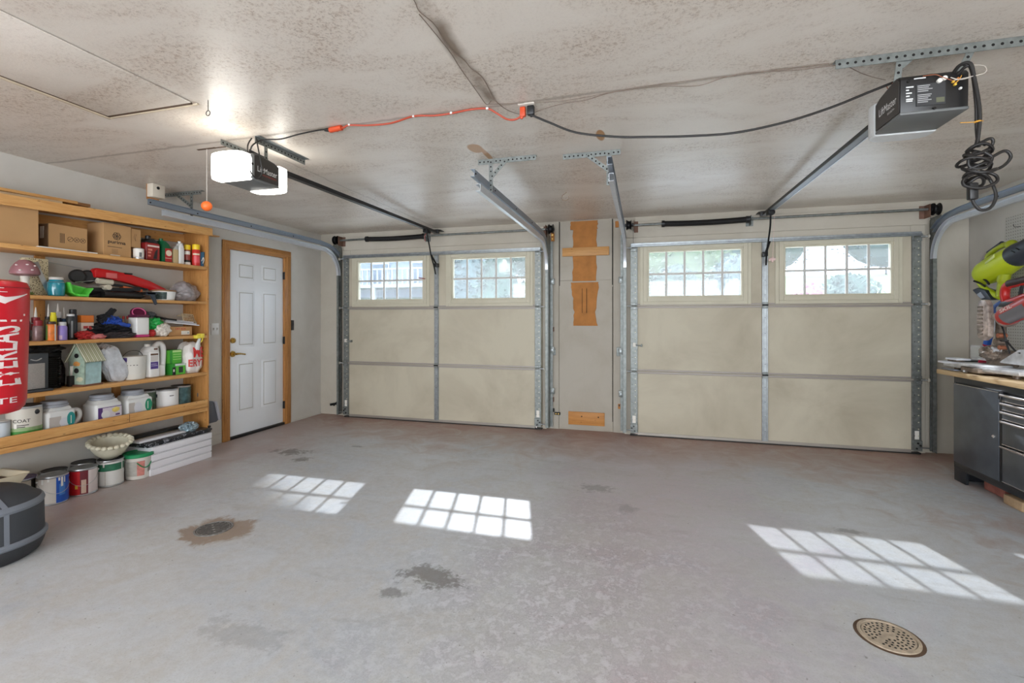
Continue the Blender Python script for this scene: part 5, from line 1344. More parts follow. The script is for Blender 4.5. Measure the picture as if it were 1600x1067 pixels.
MB().blob((-4.09, 3.035, S3+0.190), (0.035, 0.055, 0.026), M('grey_metal_lump', (104, 110, 118), 0.4, 0.4), 0.3, 3, 55, 4).build('head', root)
MB().tube(smooth_path([(-4.10, 2.975, S3+0.195), (-4.08, 3.05, S3+0.178), (-4.05, 3.16, S3+0.150), (-4.04, 3.24, S3+0.140)], 5), 0.010, black_pl, 8).build('handle', root)
root = thing('cardboard_box', 'small brown box with red lettering and a white sticker on the third shelf', 'box', (-4.07, 3.25, S3))
MB().box(-4.13, -4.0, 3.14, 3.36, S3+0.001, S3+0.082, M('orange_brown_card', (196, 150, 100), 0.8), 0.002).build('body', root)
MB().text_on('DRY-SOX', (-3.9992, 3.20, S3+0.054), (0, 0.10, 0), (0, 0, 0.018), M('red_print', (0, 0, 0)), 0.02).build('lettering', root)
MB().box(-3.9998, -3.9990, 3.255, 3.335, S3+0.010, S3+0.044, white_lbl).box(-3.9991, -3.9985, 3.315, 3.325, S3+0.02, S3+0.03, M('small_blue_dot', (110, 150, 160), 0.5)).build('sticker', root)
for k, lb in enumerate(('white plastic strip lying over the brown box, the lowest of the bundle', 'pale grey strip in the middle of the bundle on the brown box', 'silvery strip on top of the bundle on the brown box')):
    o = MB().bar((-4.04-0.018*k, 3.13+0.02*k, S3+0.126+0.013*k), (-4.00-0.02*k, 3.42-0.012*k, S3+0.092+0.013*k), 0.040, 0.009, M('strip_tone_%d' % k, ((222, 222, 226), (190, 190, 196), (206, 204, 204))[k], 0.3)).build('plastic_strip'); tag(o, lb, 'strip', 'strips bundled on the brown box')
wb = M('cream_basket', (208, 192, 160), 0.6)
root = thing('wire_basket', 'small cream lattice basket tipped up in the right corner of the third shelf', 'basket', (-4.12, 3.40, S3+0.1))
m = MB()
o_ = Vector((-4.07, 3.34, S3+0.115)); a_ = Vector((0, 0.125, -0.010)); b_ = Vector((-0.05, 0.02, 0.085)); d_ = Vector((-0.06, 0.0, -0.02))
for i in range(9): m.bar(o_+a_*(i/8), o_+a_*(i/8)+b_, 0.004, 0.003, wb)
for i in range(6): m.bar(o_+b_*(i/5), o_+b_*(i/5)+a_, 0.004, 0.003, wb)
for i in range(9): m.bar(o_+b_+a_*(i/8), o_+b_+a_*(i/8)+d_, 0.004, 0.003, wb)
m.bar(o_+b_, o_+b_+a_, 0.01, 0.006, wb); m.bar(o_, o_+a_, 0.01, 0.006, wb); m.bar(o_, o_+b_, 0.01, 0.006, wb); m.bar(o_+a_, o_+a_+b_, 0.01, 0.006, wb)
m.build('lattice', root)
m = MB()
for p, q in ((o_+a_+b_, o_+a_+b_+d_), (o_+b_+d_, o_+a_+b_+d_), (o_+a_, o_+a_+b_+d_)): m.bar(p, q, 0.008, 0.006, wb)
m.build('rim', root)
# ---------------------------------------------------------------- shelf 4
root = thing('space_heater', 'grey flat heater with a pale mesh front beside the punching bag', 'heater', (-4.02, 2.19, S4))
gm = M('heater_grey', (62, 66, 70), 0.45)
MB().box(-4.07, -3.985, 2.10, 2.272, S4+0.016, S4+0.265, gm, 0.008).build('housing', root)
MB().box(-3.9855, -3.980, 2.112, 2.248, S4+0.022, S4+0.195, M('silver_mesh', (178, 172, 166), 0.35, 0.5, var=0.1, vscale=160, bump=0.5, bscale=400), 0.002).build('grille', root)
MB().box(-4.09, -3.955, 2.09, 2.285, S4+0.001, S4+0.016, M('heater_grey', (0, 0, 0)), 0.005).build('foot', root)
MB().tube(smooth_path([(-3.984, 2.17, S4+0.225), (-3.981, 2.20, S4+0.215), (-3.984, 2.23, S4+0.228)], 4), 0.004, tin, 6).build('trim', root)
root = thing('wire_lantern', 'black ribbed lantern cage behind the grey heater', 'lantern', (-4.12, 2.35, S4))
m = MB()
for k in range(15): m.tube([(-4.12+0.058*math.cos(2*PI*i/20), 2.35+0.058*math.sin(2*PI*i/20), S4+0.02+0.015*k) for i in range(20)], 0.004, black_iron, 6, closed=True)
m.build('cage', root)
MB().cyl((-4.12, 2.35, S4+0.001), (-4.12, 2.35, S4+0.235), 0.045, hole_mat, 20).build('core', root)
MB().cyl((-4.12, 2.35, S4+0.001), (-4.12, 2.35, S4+0.014), 0.064, black_iron, 24).build('base', root)
MB().lathe([(0.064, 0), (0.060, 0.02), (0.03, 0.05), (0, 0.055)], (-4.12, 2.35, S4+0.235), black_iron, 24).build('roof', root)
tag(MB().blob((-4.10, 2.28, S4+0.285), (0.06, 0.13, 0.036), M('black_nylon', (22, 22, 24), 0.5), 0.35, 2.8, 61, 4).build('black_bag'), 'black nylon bag draped over the heater and the lantern', 'bag')
bottle(-4.17, 2.440, S4, [(0.030, 0.001), (0.033, 0.004), (0.033, 0.13), (0.026, 0.165), (0.012, 0.20), (0.011, 0.245), (0.014, 0.25), (0.014, 0.262), (0.0, 0.262)], M('dark_glass', (34, 20, 22), 0.12, coat=0.5), 'dark wine bottle between the lantern and the birdhouse', bands=((-1.4, 1.4, 0.03, 0.09, 0.033, M('black_wine_label', (20, 18, 18), 0.6)),), name='wine_bottle')
root = thing('small_card', 'pale little card propped between the wine bottle and the birdhouse', 'card', (-4.05, 2.455, S4+0.1))
MB().obox((-4.055, 2.462, S4+0.118), (0.002, 0.022, 0.036), white_lbl, (0.1, 0.12, 0), 0.0005).build('card_face', root)
MB().box(-4.08, -4.04, 2.43, 2.485, S4+0.001, S4+0.08, M('black_wine_label', (0, 0, 0)), 0.003).build('holder', root)
# birdhouse
root = thing('birdhouse', 'pale green wooden birdhouse with corrugated roof and two round holes', 'birdhouse', (-4.05, 2.52, S4), 0)
bg_ = M('weathered_aqua_paint', (158, 178, 160), 0.8, var=0.25, vscale=26); bg2 = M('aqua_side', (176, 208, 208), 0.8, var=0.12, vscale=30)
# gable front turned toward the room and to the left
fw = Matrix.Rotation(math.radians(-80), 3, 'Z')
def bh(m_): return m_.xf(fw, (-4.035, 2.525, S4+0.001))
MB_ = MB().prism([(-0.062, 0.012), (0.062, 0.012), (0.066, 0.20), (0.0, 0.305), (-0.066, 0.20)], 'yz', 0.055, 0.065, bg_, 0.002)
bh(MB_).build('gable_front', root)
bh(MB().prism([(-0.060, 0.012), (0.060, 0.012), (0.064, 0.198), (0.0, 0.298), (-0.064, 0.198)], 'yz', -0.065, 0.055, bg2)).build('body', root)
m = MB()
for zz, r0 in ((0.225, 0.017), (0.115, 0.019)): m.cyl((0.060, 0, zz), (0.067, 0, zz), r0, hole_mat, 18)
bh(m).build('entry_hole', root)
for sg in (1, -1):
    m = MB(); n = 11
    mt = M('striped_tin_roof', (196, 200, 170), 0.6)
    m.bar((-0.0, 0, 0), (0, 1, 0), 0.1, 0.1, mt); m = MB()
    a = Vector((0, 0.002*sg, 0.315)); e = Vector((0, 0.088*sg, 0.178)); d = (e-a)
    nn = Vector((1, 0, 0)).cross(d).normalized()*(1 if sg > 0 else -1)
    for i in range(n):
        x_ = -0.078+0.156*(i+0.5)/n
        m.tube([a+Vector((x_, 0, 0)), e+Vector((x_, 0, 0))], 0.0065, mt if i % 2 else M('pale_roof_stripe', (222, 224, 206), 0.6), 6)
    m.bar(a-nn*0.0, e, 0.156, 0.006, M('roof_shadow_green', (136, 142, 112), 0.7), nn)
    bh(m).build('roof_side', root)
bh(MB().box(-0.075, 0.080, -0.070, 0.070, 0, 0.012, M('rust_brown_base', (126, 84, 62), 0.7), 0.002)).build('floor_board', root)
for k, (yy, zz, cc) in enumerate(((0.0, 0.165, (214, 150, 80)), (0.026, 0.052, (206, 206, 176)))):
    bh(MB().blob((0.066, yy, zz), (0.003, 0.026, 0.016), M('flower_%d' % k, cc, 0.7), 0.5, 3, 5+k, 3)).build('painted_flower', root)
# bags, bucket, jug
tag(MB().blob((-4.05, 2.722, S4+0.138), (0.045, 0.070, 0.142), M('silver_white_bag', (206, 210, 216), 0.32, var=0.18, vscale=22, coat=0.2), 0.14, 2.6, 71, 5, S4+0.001, sq=5, tilt=0.40).build('foil_bag'),
    'silvery white foil bag leaning right of the birdhouse', 'bag')
bpy.data.objects['foil_bag'].rotation_euler = (0, 0, 0)
tag(MB().blob((-4.08, 2.66, S4+0.275), (0.05, 0.06, 0.030), M('creased_plastic', (176, 170, 168), 0.35, var=0.3), 0.4, 3, 73, 4).build('bag_neck'), 'crumpled plastic neck sticking up behind the foil bag', 'bag')
root = thing('paint_bucket', 'white tub of filler with a violet label patch and thin wire handle', 'bucket', (-4.07, 2.885, S4))
fa = face_angle(-4.07, 2.885)
m = MB().lathe([(0.082, 0), (0.086, 0.004), (0.094, 0.185), (0.097, 0.190), (0.090, 0.192), (0.086, 0.184)], (-4.07, 2.885, S4+0.001), M('off_white_tub', (222, 220, 212), 0.45), 32)
m.patch((-4.07, 2.885, S4), 0.0895, fa-1.5, fa-0.35, 0.125, 0.182, M('violet_label', (80, 58, 132), 0.45), 10, 0.001, 1.0, 0.0935)
m.patch((-4.07, 2.885, S4), 0.0895, fa-1.15, fa-0.75, 0.135, 0.172, M('pale_violet_print', (206, 200, 222), 0.45), 6, 0.002, 1.0, 0.093)
for k in range(6): m.patch((-4.07, 2.885, S4), 0.0895, fa-0.9+0.24*k, fa-0.78+0.24*k, 0.118, 0.123, ink, 3, 0.0015)
m.build('body', root)
MB().lathe([(0.090, 0), (0.088, 0.004), (0, 0.004)], (-4.07, 2.885, S4+0.186), M('off_white_tub', (0, 0, 0)), 32).build('lid', root)
MB().tube(smooth_path([(-4.07-0.01, 2.885-0.096, S4+0.16), (-4.05, 2.83, S4+0.225), (-4.04, 2.885, S4+0.238), (-4.05, 2.94, S4+0.215), (-4.07, 2.885+0.096, S4+0.16)], 5), 0.002, dark_steel, 6).build('bail_handle', root)
root = thing('gallon_jug', 'big white handled jug with a brown and violet label', 'jug', (-4.05, 3.04, S4))
m = MB(); rbox(m, -4.12, -3.985, 2.965, 3.055, S4+0.001, S4+0.225, white_pl, 0.016)
m.prism([(2.968, S4+0.215), (3.055, S4+0.215), (3.050, S4+0.255), (3.005, S4+0.268), (2.975, S4+0.24)], 'yz', -4.11, -3.995, white_pl, 0.010)
rbox(m, -4.095, -4.015, 3.062, 3.128, S4+0.001, S4+0.10, white_pl, 0.015)
m.build('body', root)
MB().tube(smooth_path([(-4.05, 3.045, S4+0.25), (-4.05, 3.085, S4+0.285), (-4.05, 3.120, S4+0.265), (-4.05, 3.128, S4+0.20), (-4.05, 3.118, S4+0.05)], 6), 0.022, white_pl, 14).build('handle', root)
MB().lathe([(0.022, 0), (0.022, 0.022), (0, 0.022)], (-4.05, 2.992, S4+0.262), M('off_white_tub', (0, 0, 0)), 18).build('cap', root)
m = MB().box(-3.9848, -3.9836, 2.972, 3.035, S4+0.19, S4+0.205, M('brown_label_band', (106, 78, 62), 0.5))
m.box(-3.9848, -3.9836, 2.972, 3.035, S4+0.075, S4+0.135, M('violet_label', (0, 0, 0))).box(-3.9836, -3.9828, 2.976, 3.03, S4+0.10, S4+0.104, M('pale_violet_print', (0, 0, 0))).box(-3.9836, -3.9828, 2.976, 3.02, S4+0.114, S4+0.118, M('pale_violet_print', (0, 0, 0)))
m.box(-3.9848, -3.9836, 2.972, 3.035, S4+0.14, S4+0.185, M('pale_label_panel', (206, 200, 196), 0.5)).box(-3.985, -3.983, 3.0, 3.03, S4+0.235, S4+0.25, M('brown_label_band', (0, 0, 0)))
m.build('front_label', root)
# green boxes
lg = M('lime_box', (96, 190, 66), 0.5); lg2 = M('lime_box_dark', (52, 150, 52), 0.5)
root = thing('green_box', 'lime green box with pale horizontal stripes, upper one of the two green boxes', 'box', (-4.07, 3.225, S4+0.1))
MB().box(-4.13, -4.02, 3.165, 3.275, S4+0.101, S4+0.220, lg, 0.002).build('body', root)
m = MB()
for k in range(3): m.box(-4.0195, -4.0185, 3.195, 3.272, S4+0.135+0.022*k, S4+0.139+0.022*k, M('pale_green_print', (190, 226, 150), 0.5))
m.box(-4.0195, -4.0185, 3.19, 3.275, S4+0.200, S4+0.218, M('pale_green_print', (0, 0, 0))).box(-4.0195, -4.0185, 3.165, 3.188, S4+0.101, S4+0.22, lg2)
m.build('print', root)
root = thing('green_box', 'small green box with a dark window, lower one of the two green boxes', 'box', (-4.05, 3.225, S4))
MB().box(-4.11, -3.99, 3.165, 3.285, S4+0.001, S4+0.098, lg2, 0.002).build('body', root)
m = MB().box(-3.9895, -3.9885, 3.195, 3.285, S4+0.002, S4+0.08, lg).box(-3.9885, -3.9875, 3.222, 3.262, S4+0.018, S4+0.07, M('dark_window_print', (50, 60, 54), 0.4))
m.box(-3.9895, -3.9885, 3.165, 3.194, S4+0.002, S4+0.07, black_pl).box(-3.9895, -3.9880, 3.190, 3.287, S4+0.08, S4+0.098, M('pale_grey_band', (206, 214, 210), 0.5)).box(-3.9885, -3.9875, 3.172, 3.184, S4+0.03, S4+0.052, white_lbl)
m.build('front_panel', root)
# shopping bag with red letters and spray bottle
root = thing('shopping_bag', 'white plastic shopping bag with big red letters at the right end of the shelf', 'bag', (-4.05, 3.375, S4))
bagm = M('thin_white_bag', (232, 226, 222), 0.35, coat=0.2)
MB().blob((-4.045, 3.372, S4+0.135), (0.084, 0.084, 0.148), bagm, 0.10, 2.6, 81, 5, S4+0.001, sq=3.5).build('bag_body', root)
redl = M('bag_red_letters', (204, 40, 34), 0.4)
def bagfn(y0, y1, z0, z1):
    def f(u, v):
        y = y0+(y1-y0)*u; zz = z0+(z1-z0)*v
        k = (y-3.375)/0.095; q = (zz-S4-0.125)/0.165
        return Vector((-4.045+0.0955*max(0.05, 1-abs(k)**4*0.6-abs(q)**4*0.5), y, zz))
    return f
MB().text('ME', bagfn(3.335, 3.447, S4+0.145, S4+0.238), redl, 0.03, 2).text('ERYT', bagfn(3.300, 3.447, S4+0.062, S4+0.128), redl, 0.02, 2).build('lettering', root)
root = thing('trigger_spray_bottle', 'clear spray bottle with a yellow trigger head sticking out of the lettered bag', 'spray bottle', (-3.975, 3.42, S4))
MB().lathe([(0.026, 0.02), (0.028, 0.22), (0.020, 0.27), (0.012, 0.325), (0.012, 0.350)], (-4.055, 3.385, S4), M('milky_bottle', (214, 216, 216), 0.3), 20, ax=(0.36, 0, 1)).build('body', root)
MB().box(-3.955, -3.895, 3.365, 3.400, S4+0.325, S4+0.362, M('trigger_yellow', (236, 218, 80), 0.4), 0.006).box(-3.95, -3.90, 3.325, 3.37, S4+0.318, S4+0.350, M('trigger_yellow', (0, 0, 0)), 0.006).tube(smooth_path([(-3.905, 3.385, S4+0.33), (-3.89, 3.37, S4+0.305), (-3.895, 3.36, S4+0.285)], 4), 0.005, M('trigger_yellow', (0, 0, 0)), 8).build('trigger_head', root)

# ---------------------------------------------------------------- lowest shelf
tin_can(-4.04, 2.045, S5, 0.045, 0.155, 'pale pail partly hidden by the punching bag on the lowest shelf', M('pale_blue_grey', (196, 204, 210), 0.4), M('pale_lid', (0, 0, 0)), [], 'paint cans on the lowest shelf')
root = tin_can(-4.05, 2.172, S5, 0.090, 0.235, 'white and green paint can lettered COAT, right of the punching bag', M('coat_can_white', (204, 198, 186), 0.4), dk_lid, [(-1.5, 1.5, 0.02, 0.30, M('coat_can_green', (64, 140, 52), 0.45, var=0.4, vscale=18)), (-1.5, 1.5, 0.30, 0.40, M('coat_can_fade', (150, 176, 124), 0.45, var=0.3, vscale=18))], 'paint cans on the lowest shelf')
fa = face_angle(-4.05, 2.172)
cfn = lambda u, v: Vector((-4.05+0.0893*math.cos(fa-0.62+0.95*u), 2.172+0.0893*math.sin(fa-0.62+0.95*u), S5+0.128+0.022*v))
m = MB().text('COAT', cfn, ink, 0.01)
m.build('lettering', root)
m = MB()
for k in range(2): m.patch((-4.05, 2.172, S5), 0.0885, fa-0.5, fa+0.25-0.2*k, 0.108-0.012*k, 0.113-0.012*k, ink, 6, 0.001)
m.patch((-4.05, 2.172, S5), 0.0885, fa-0.55, fa-0.40, 0.09, 0.12, white_lbl, 4, 0.0018)
m.build('small_print', root)
MB().sphere((-4.05+0.088*math.cos(fa+0.75), 2.172+0.088*math.sin(fa+0.75), S5+0.19), 0.017, black_pl, 12, 8, 0.6, 0.9, 1).build('handle_ear', root)
def square_jug(y0, y1, label, lab1, lab2, lid_m, rim):
    root = thing('square_paint_jug', label, 'paint jug', (-4.05, (y0+y1)/2, S5))
    bt = M('jug_white', (216, 216, 214), 0.4)
    m = MB(); rbox(m, -4.13, -3.972, y0, y1, S5+0.001, S5+0.172, bt, 0.022)
    m.prism([(y0+0.012, S5+0.165), (y1-0.012, S5+0.165), (y1-0.03, S5+0.196), (y0+0.03, S5+0.196)], 'yz', -4.115, -3.99, bt, 0.006)
    m.build('body', root)
    cy = (y0+y1)/2-0.005
    MB().lathe([(0.070, 0), (0.078, 0.004), (0.078, 0.018), (0.073, 0.022), (0.073, 0.038), (0.066, 0.044), (0, 0.044)], (-4.050, cy, S5+0.192), lid_m, 30).build('lid', root)
    return root, bt
pale_lid2 = M('grey_screw_lid', (146, 150, 158), 0.4)
root, bt = square_jug(2.255, 2.43, 'boxy white paint jug with a teal end label, next to the COAT can', None, None, pale_lid2, 0)
MB().box(-3.9722, -3.970, 2.268, 2.335, S5+0.03, S5+0.13, M('faint_grey_label', (182, 174, 168), 0.5)).lathe([(0, 0.002), (0.033, 0.002), (0.033, 0)], (-3.972, 2.358, S5+0.085), M('faint_white_badge', (208, 208, 214), 0.4), 24, ax=(1, 0, 0)).build('side_label', root)
MB().lathe([(0, 0.003), (0.040, 0.003), (0.040, 0)], (-3.972, 2.395, S5+0.100), M('teal_badge', (34, 136, 132), 0.45), 24, 1.25, 0.62, ax=(1, 0, 0)).box(-3.9692, -3.9682, 2.392, 2.396, S5+0.068, S5+0.125, white_lbl).build('teal_label', root)
MB().tube(smooth_path([(-4.04, 2.432, S5+0.15), (-4.03, 2.475, S5+0.145), (-4.03, 2.482, S5+0.09), (-4.04, 2.435, S5+0.03)], 6), 0.014, bt, 12).build('handle', root)
root, bt = square_jug(2.555, 2.745, 'boxy white paint jug with a violet label and yellow flower print', None, None, pale_lid2, 0)
m = MB().box(-3.9722, -3.9705, 2.57, 2.735, S5+0.030, S5+0.140, M('jug_violet_label', (84, 52, 116), 0.45)).box(-3.9705, -3.9695, 2.60, 2.735, S5+0.055, S5+0.135, M('pale_lilac_field', (206, 198, 206), 0.45))
m.lathe([(0, 0.002), (0.030, 0.002), (0.030, 0)], (-3.9695, 2.62, S5+0.085), M('pale_lilac_disc', (216, 214, 214), 0.45), 20, ax=(1, 0, 0))
m.blob((-3.966, 2.69, S5+0.112), (0.003, 0.026, 0.017), M('yellow_flower_print', (222, 200, 110), 0.5), 0.5, 3, 9, 3).box(-3.9695, -3.9685, 2.69, 2.72, S5+0.068, S5+0.08, M('jug_violet_label', (0, 0, 0)))
m.build('front_label', root)
root, bt = square_jug(2.775, 2.985, 'boxy white paint jug with a green end label, left of the orange-based can', None, None, pale_lid2, 0)
MB().lathe([(0, 0.002), (0.036, 0.002), (0.036, 0)], (-3.972, 2.862, S5+0.095), M('faint_white_badge', (0, 0, 0)), 24, 1.2, 0.9, ax=(1, 0, 0)).box(-3.9722, -3.9708, 2.79, 2.835, S5+0.04, S5+0.14, M('faint_grey_label', (0, 0, 0))).build('side_label', root)
MB().lathe([(0, 0.003), (0.044, 0.003), (0.044, 0)], (-3.972, 2.945, S5+0.105), M('green_badge', (38, 140, 104), 0.45), 24, 1.15, 0.62, ax=(1, 0, 0)).box(-3.9692, -3.9682, 2.935, 2.94, S5+0.075, S5+0.135, white_lbl).build('green_label', root)
tin_can(-4.14, 3.055, S5, 0.072, 0.200, 'paint can with streaky green sides, half hidden behind the green-labelled jug', M('streaky_green', (92, 112, 92), 0.45, var=0.5, vscale=26), dk_lid, [], 'paint cans on the lowest shelf')
tin_can(-4.05, 3.165, S5, 0.085, 0.205, 'white paint can fading to orange at its foot, with a black lid', M('near_white_can', (224, 222, 220), 0.4), dk_lid, [(-1.5, 1.5, 0.02, 0.18, M('can_orange_foot', (224, 170, 140), 0.4)), (-1.5, 1.5, 0.18, 0.30, M('can_peach_fade', (224, 202, 188), 0.4)), (0.2, 0.6, 0.70, 0.73, ink), (-1.2, -0.95, 0.66, 0.80, M('blue_dot_print', (40, 50, 70), 0.4))], 'paint cans on the lowest shelf', drips=(drip_mat, 2))
tin_can(-4.12, 3.348, S5, 0.080, 0.205, 'dented teal paint can beside the end panel', M('teal_worn_can', (88, 122, 126), 0.4, 0.3, var=0.45, vscale=22), dk_lid, [(-0.9, -0.4, 0.1, 0.9, M('worn_silver_streak', (170, 178, 178), 0.35, 0.5))], 'paint cans on the lowest shelf')

# ---------------------------------------------------------------- on the floor under the shelves
GF = 'paint cans on the floor'
tin_can(-4.155, 2.215, 0.0, 0.080, 0.195, 'paint can with a violet-rimmed lid and dark label stripe, on the floor', M('cream_can', (206, 200, 188), 0.45), M('violet_smeared_lid', (104, 84, 120), 0.4, 0.4, var=0.4), [(0.6, 0.95, 0.02, 0.98, ink)], GF)
tin_can(-4.160, 2.405, 0.0, 0.077, 0.190, 'dark-lidded paint can at the back between the blue and violet-lidded cans', M('dull_grey_can', (120, 118, 116), 0.45), dk_lid, [], GF)
bluep = M('blue_paint_label', (28, 84, 180), 0.4)
tin_can(-4.015, 2.312, 0.0, 0.084, 0.200, 'paint can half white and half bright blue with white drips', M('beige_can', (204, 198, 190), 0.45), tin_lid, [(-0.15, 1.7, 0.02, 0.97, bluep), (0.05, 0.5, 0.30, 0.70, M('mid_blue_panel', (70, 130, 206), 0.4))], GF, drips=(drip_mat, 5), handle='down', rot=0.35)
tin_can(-4.015, 2.497, 0.0, 0.084, 0.195, 'red and white paint can with a pale barcode panel', M('white_pink_can', (218, 206, 204), 0.45), tin_lid, [(-1.2, -0.2, 0.04, 0.93, M('scarlet_label', (196, 30, 34), 0.4)), (-0.2, 0.35, 0.04, 0.93, M('maroon_panel', (112, 36, 46), 0.45)), (-0.12, 0.22, 0.10, 0.60, M('pale_barcode_panel', (216, 190, 170), 0.45)), (-0.55, -0.35, 0.28, 0.42, M('gold_spot', (222, 180, 60), 0.4)), (-1.7, -1.2, 0.04, 0.93, M('violet_edge', (104, 60, 110), 0.4))], GF, handle='down')
tin_can(-4.160, 2.592, 0.0, 0.077, 0.195, 'dark-lidded paint can at the back behind the red can', M('dull_grey_can', (0, 0, 0)), dk_lid, [], GF)
tin_can(-4.015, 2.683, 0.0, 0.084, 0.205, 'white paint can with a green band and black smeared rim, under the scalloped bowl', M('white_can_body', (214, 212, 208), 0.45), dk_lid, [(-1.8, 1.8, 0.60, 0.86, M('forest_green_band', (36, 104, 76), 0.4, var=0.25, vscale=30)), (-0.4, -0.36, 0.05, 0.58, M('thin_grey_crack', (0, 0, 0)))], GF, handle='up', drips=(drip_mat, 2))
root = thing('scalloped_bowl', 'cream bowl with a scalloped rim balanced on the green-banded can', 'bowl', (-4.06, 2.70, 0.22))
cb = M('cream_bowl', (206, 200, 178), 0.5, var=0.1)
c_ = (-4.045, 2.70, 0.2085)
m = MB().lathe([(0.0, 0.0), (0.045, 0.0), (0.06, 0.008), (0.095, 0.045), (0.122, 0.095), (0.130, 0.13), (0.124, 0.132), (0.112, 0.098), (0.085, 0.052), (0.05, 0.018), (0.0, 0.014)], c_, cb, 40)
BT = Matrix.Rotation(math.radians(13), 3, Vector((0.5, 0.86, 0))); tl = lambda q: q.xf(None, (-c_[0], -c_[1], -c_[2])).xf(BT, c_)
tl(m).build('bowl_body', root)
m = MB()
for k in range(22):
    a = 2*PI*k/22
    m.sphere((c_[0]+0.129*math.cos(a), c_[1]+0.129*math.sin(a), c_[2]+0.128), 0.020, cb, 10, 6, 1, 1, 0.85)
tl(m).build('scalloped_rim', root)
root = thing('plastic_pail', 'white plastic pail with a bright green lid and green handle', 'pail', (-3.978, 2.868, 0))
fa = face_angle(-3.978, 2.868)
m = MB().lathe([(0.080, 0), (0.084, 0.004), (0.096, 0.175), (0.098, 0.18)], (-3.978, 2.868, 0.001), M('pail_white', (216, 212, 204), 0.45), 36)
m.patch((-3.978, 2.868, 0.0), 0.0845, fa-1.1, fa-0.1, 0.03, 0.15, M('pail_grey_print', (176, 172, 164), 0.5, var=0.25, vscale=90, stretch=(0.3, 0.3, 6)), 10, 0.002, 1, 0.0945)
m.patch((-3.978, 2.868, 0.0), 0.0845, fa-0.1, fa+0.45, 0.03, 0.15, M('pail_pink_panel', (206, 134, 124), 0.5, var=0.2, vscale=40), 8, 0.002, 1, 0.0945)
for k in range(7): m.patch((-3.978, 2.868, 0.0), 0.0845, fa+0.72+0.045*k, fa+0.74+0.045*k, 0.05, 0.10, ink, 2, 0.0024, 1, 0.090)
m.build('body', root)
gl_ = M('emerald_lid', (34, 140, 88), 0.4, var=0.15)
MB().lathe([(0.100, -0.020), (0.106, -0.016), (0.106, 0.004), (0.100, 0.010), (0.090, 0.010), (0.087, 0.004), (0, 0.004)], (-3.978, 2.868, 0.195), gl_, 36).build('lid', root)
MB().tube(smooth_path([(-3.985+0.106*math.cos(fa-0.2+t), 2.855+0.106*math.sin(fa-0.2+t), 0.178-0.085*math.sin(PI*(t)/1.7)) for t in (0.25, 0.55, 0.85, 1.15, 1.45, 1.7)], 4), 0.0042, gl_, 8).build('bail_handle', root)
root = thing('roller_tray', 'cream plastic tray resting on cans behind the grey base at far left', 'tray', (-4.0, 2.0, 0.24))
tc_ = M('cream_tray', (210, 198, 172), 0.5)
MB().prism([(1.82, 0.225), (2.055, 0.225), (2.105, 0.285), (2.112, 0.287), (2.112, 0.295), (2.098, 0.293), (2.05, 0.235), (1.82, 0.235)], 'yz', -4.14, -3.88, tc_, 0.003).build('tray_bottom', root)
MB().prism([(1.80, 0.228), (2.055, 0.228), (2.108, 0.292), (1.76, 0.292)], 'yz', -3.885, -3.875, tc_, 0.003).build('tray_side', root)
MB().prism([(1.80, 0.228), (2.055, 0.228), (2.108, 0.292), (1.76, 0.292)], 'yz', -4.145, -4.135, tc_, 0.003).build('tray_side', root)
MB().box(-4.13, -3.89, 1.84, 2.06, 0.2365, 0.262, M('dried_brown_paint', (96, 70, 50), 0.7), 0.004).build('dried_paint', root)
tin_can(-4.01, 1.98, 0.0, 0.084, 0.222, 'paint can under the cream tray, hidden by the grey base', M('beige_can', (0, 0, 0)), tin_lid, [], GF)
# stacked white panel boxes
wbx = M('white_carton_panel', (226, 224, 228), 0.5)
for k, (dy0, dy1, dx, lb) in enumerate(((0.0, 0.0, 0.0, 'long flat white box at the bottom of the floor stack'), (0.004, 0.006, -0.006, 'long flat white box, second from the bottom of the stack'), (0.012, 0.002, -0.003, 'long flat white box, third from the bottom of the stack'), (0.020, 0.010, -0.008, 'long flat white box, topmost white one of the stack'))):
    root = thing('flat_box', lb, 'box', (-4.03, 3.18, 0.058*k), group='flat boxes stacked under the shelves')
    z0 = 0.0585*k+0.001
    MB().box(-4.17, -3.885+dx, 2.895+dy0, 3.462+dy1, z0, z0+0.056, wbx, 0.003).build('body', root)
    MB().box(-3.8848+dx, -3.8842+dx, 2.90+dy0, 3.458+dy1, z0+0.051, z0+0.0535, M('box_joint_grey', (160, 158, 166), 0.6)).build('edge_seam', root)
pat, nt, b = new_mat('black_marbled_print'); N = NT(nt)
tc = nt.nodes.new('ShaderNodeTexCoord')
n_ = N.noise(tc.outputs['Object'], 30, 5, 0.65, 1.5)
nt.links.new(N.mix(N.ramp(n_, 0.54, 0.60), lin((18, 20, 26)), lin((150, 152, 160))), b.inputs['Base Color']); b.inputs['Roughness'].default_value = 0.35
root = thing('patterned_flat_box', 'black and white patterned flat box on top of the white boxes', 'box', (-4.05, 3.2, 0.235))
MB().box(-4.18, -3.90, 2.88, 3.47, 0.236, 0.272, pat, 0.003).build('body', root)
MB().box(-3.952, -3.922, 3.472, 3.50, 0.245, 0.262, black_pl, 0.003).box(-3.952, -3.93, 3.472, 3.495, 0.268, 0.288, black_pl, 0.003).build('hanging_tab', root)
for k, (ya, yb, za, x_, mt, lb) in enumerate(((2.86, 3.27, 0.2845, -4.00, wbx, 'white board lying on the patterned box, the front one'), (2.93, 3.36, 0.2845, -4.12, M('pale_wood_slat', (206, 190, 156), 0.6), 'pale wooden slat behind the white board'), (2.89, 3.40, 0.305, -4.10, black_pl, 'black strip lying furthest back on the patterned box'))):
    tag(MB().box(x_-0.045, x_+0.045, ya, yb, za-0.011, za+0.008, mt, 0.003).build('loose_board'), lb, 'board', 'boards on the patterned box')
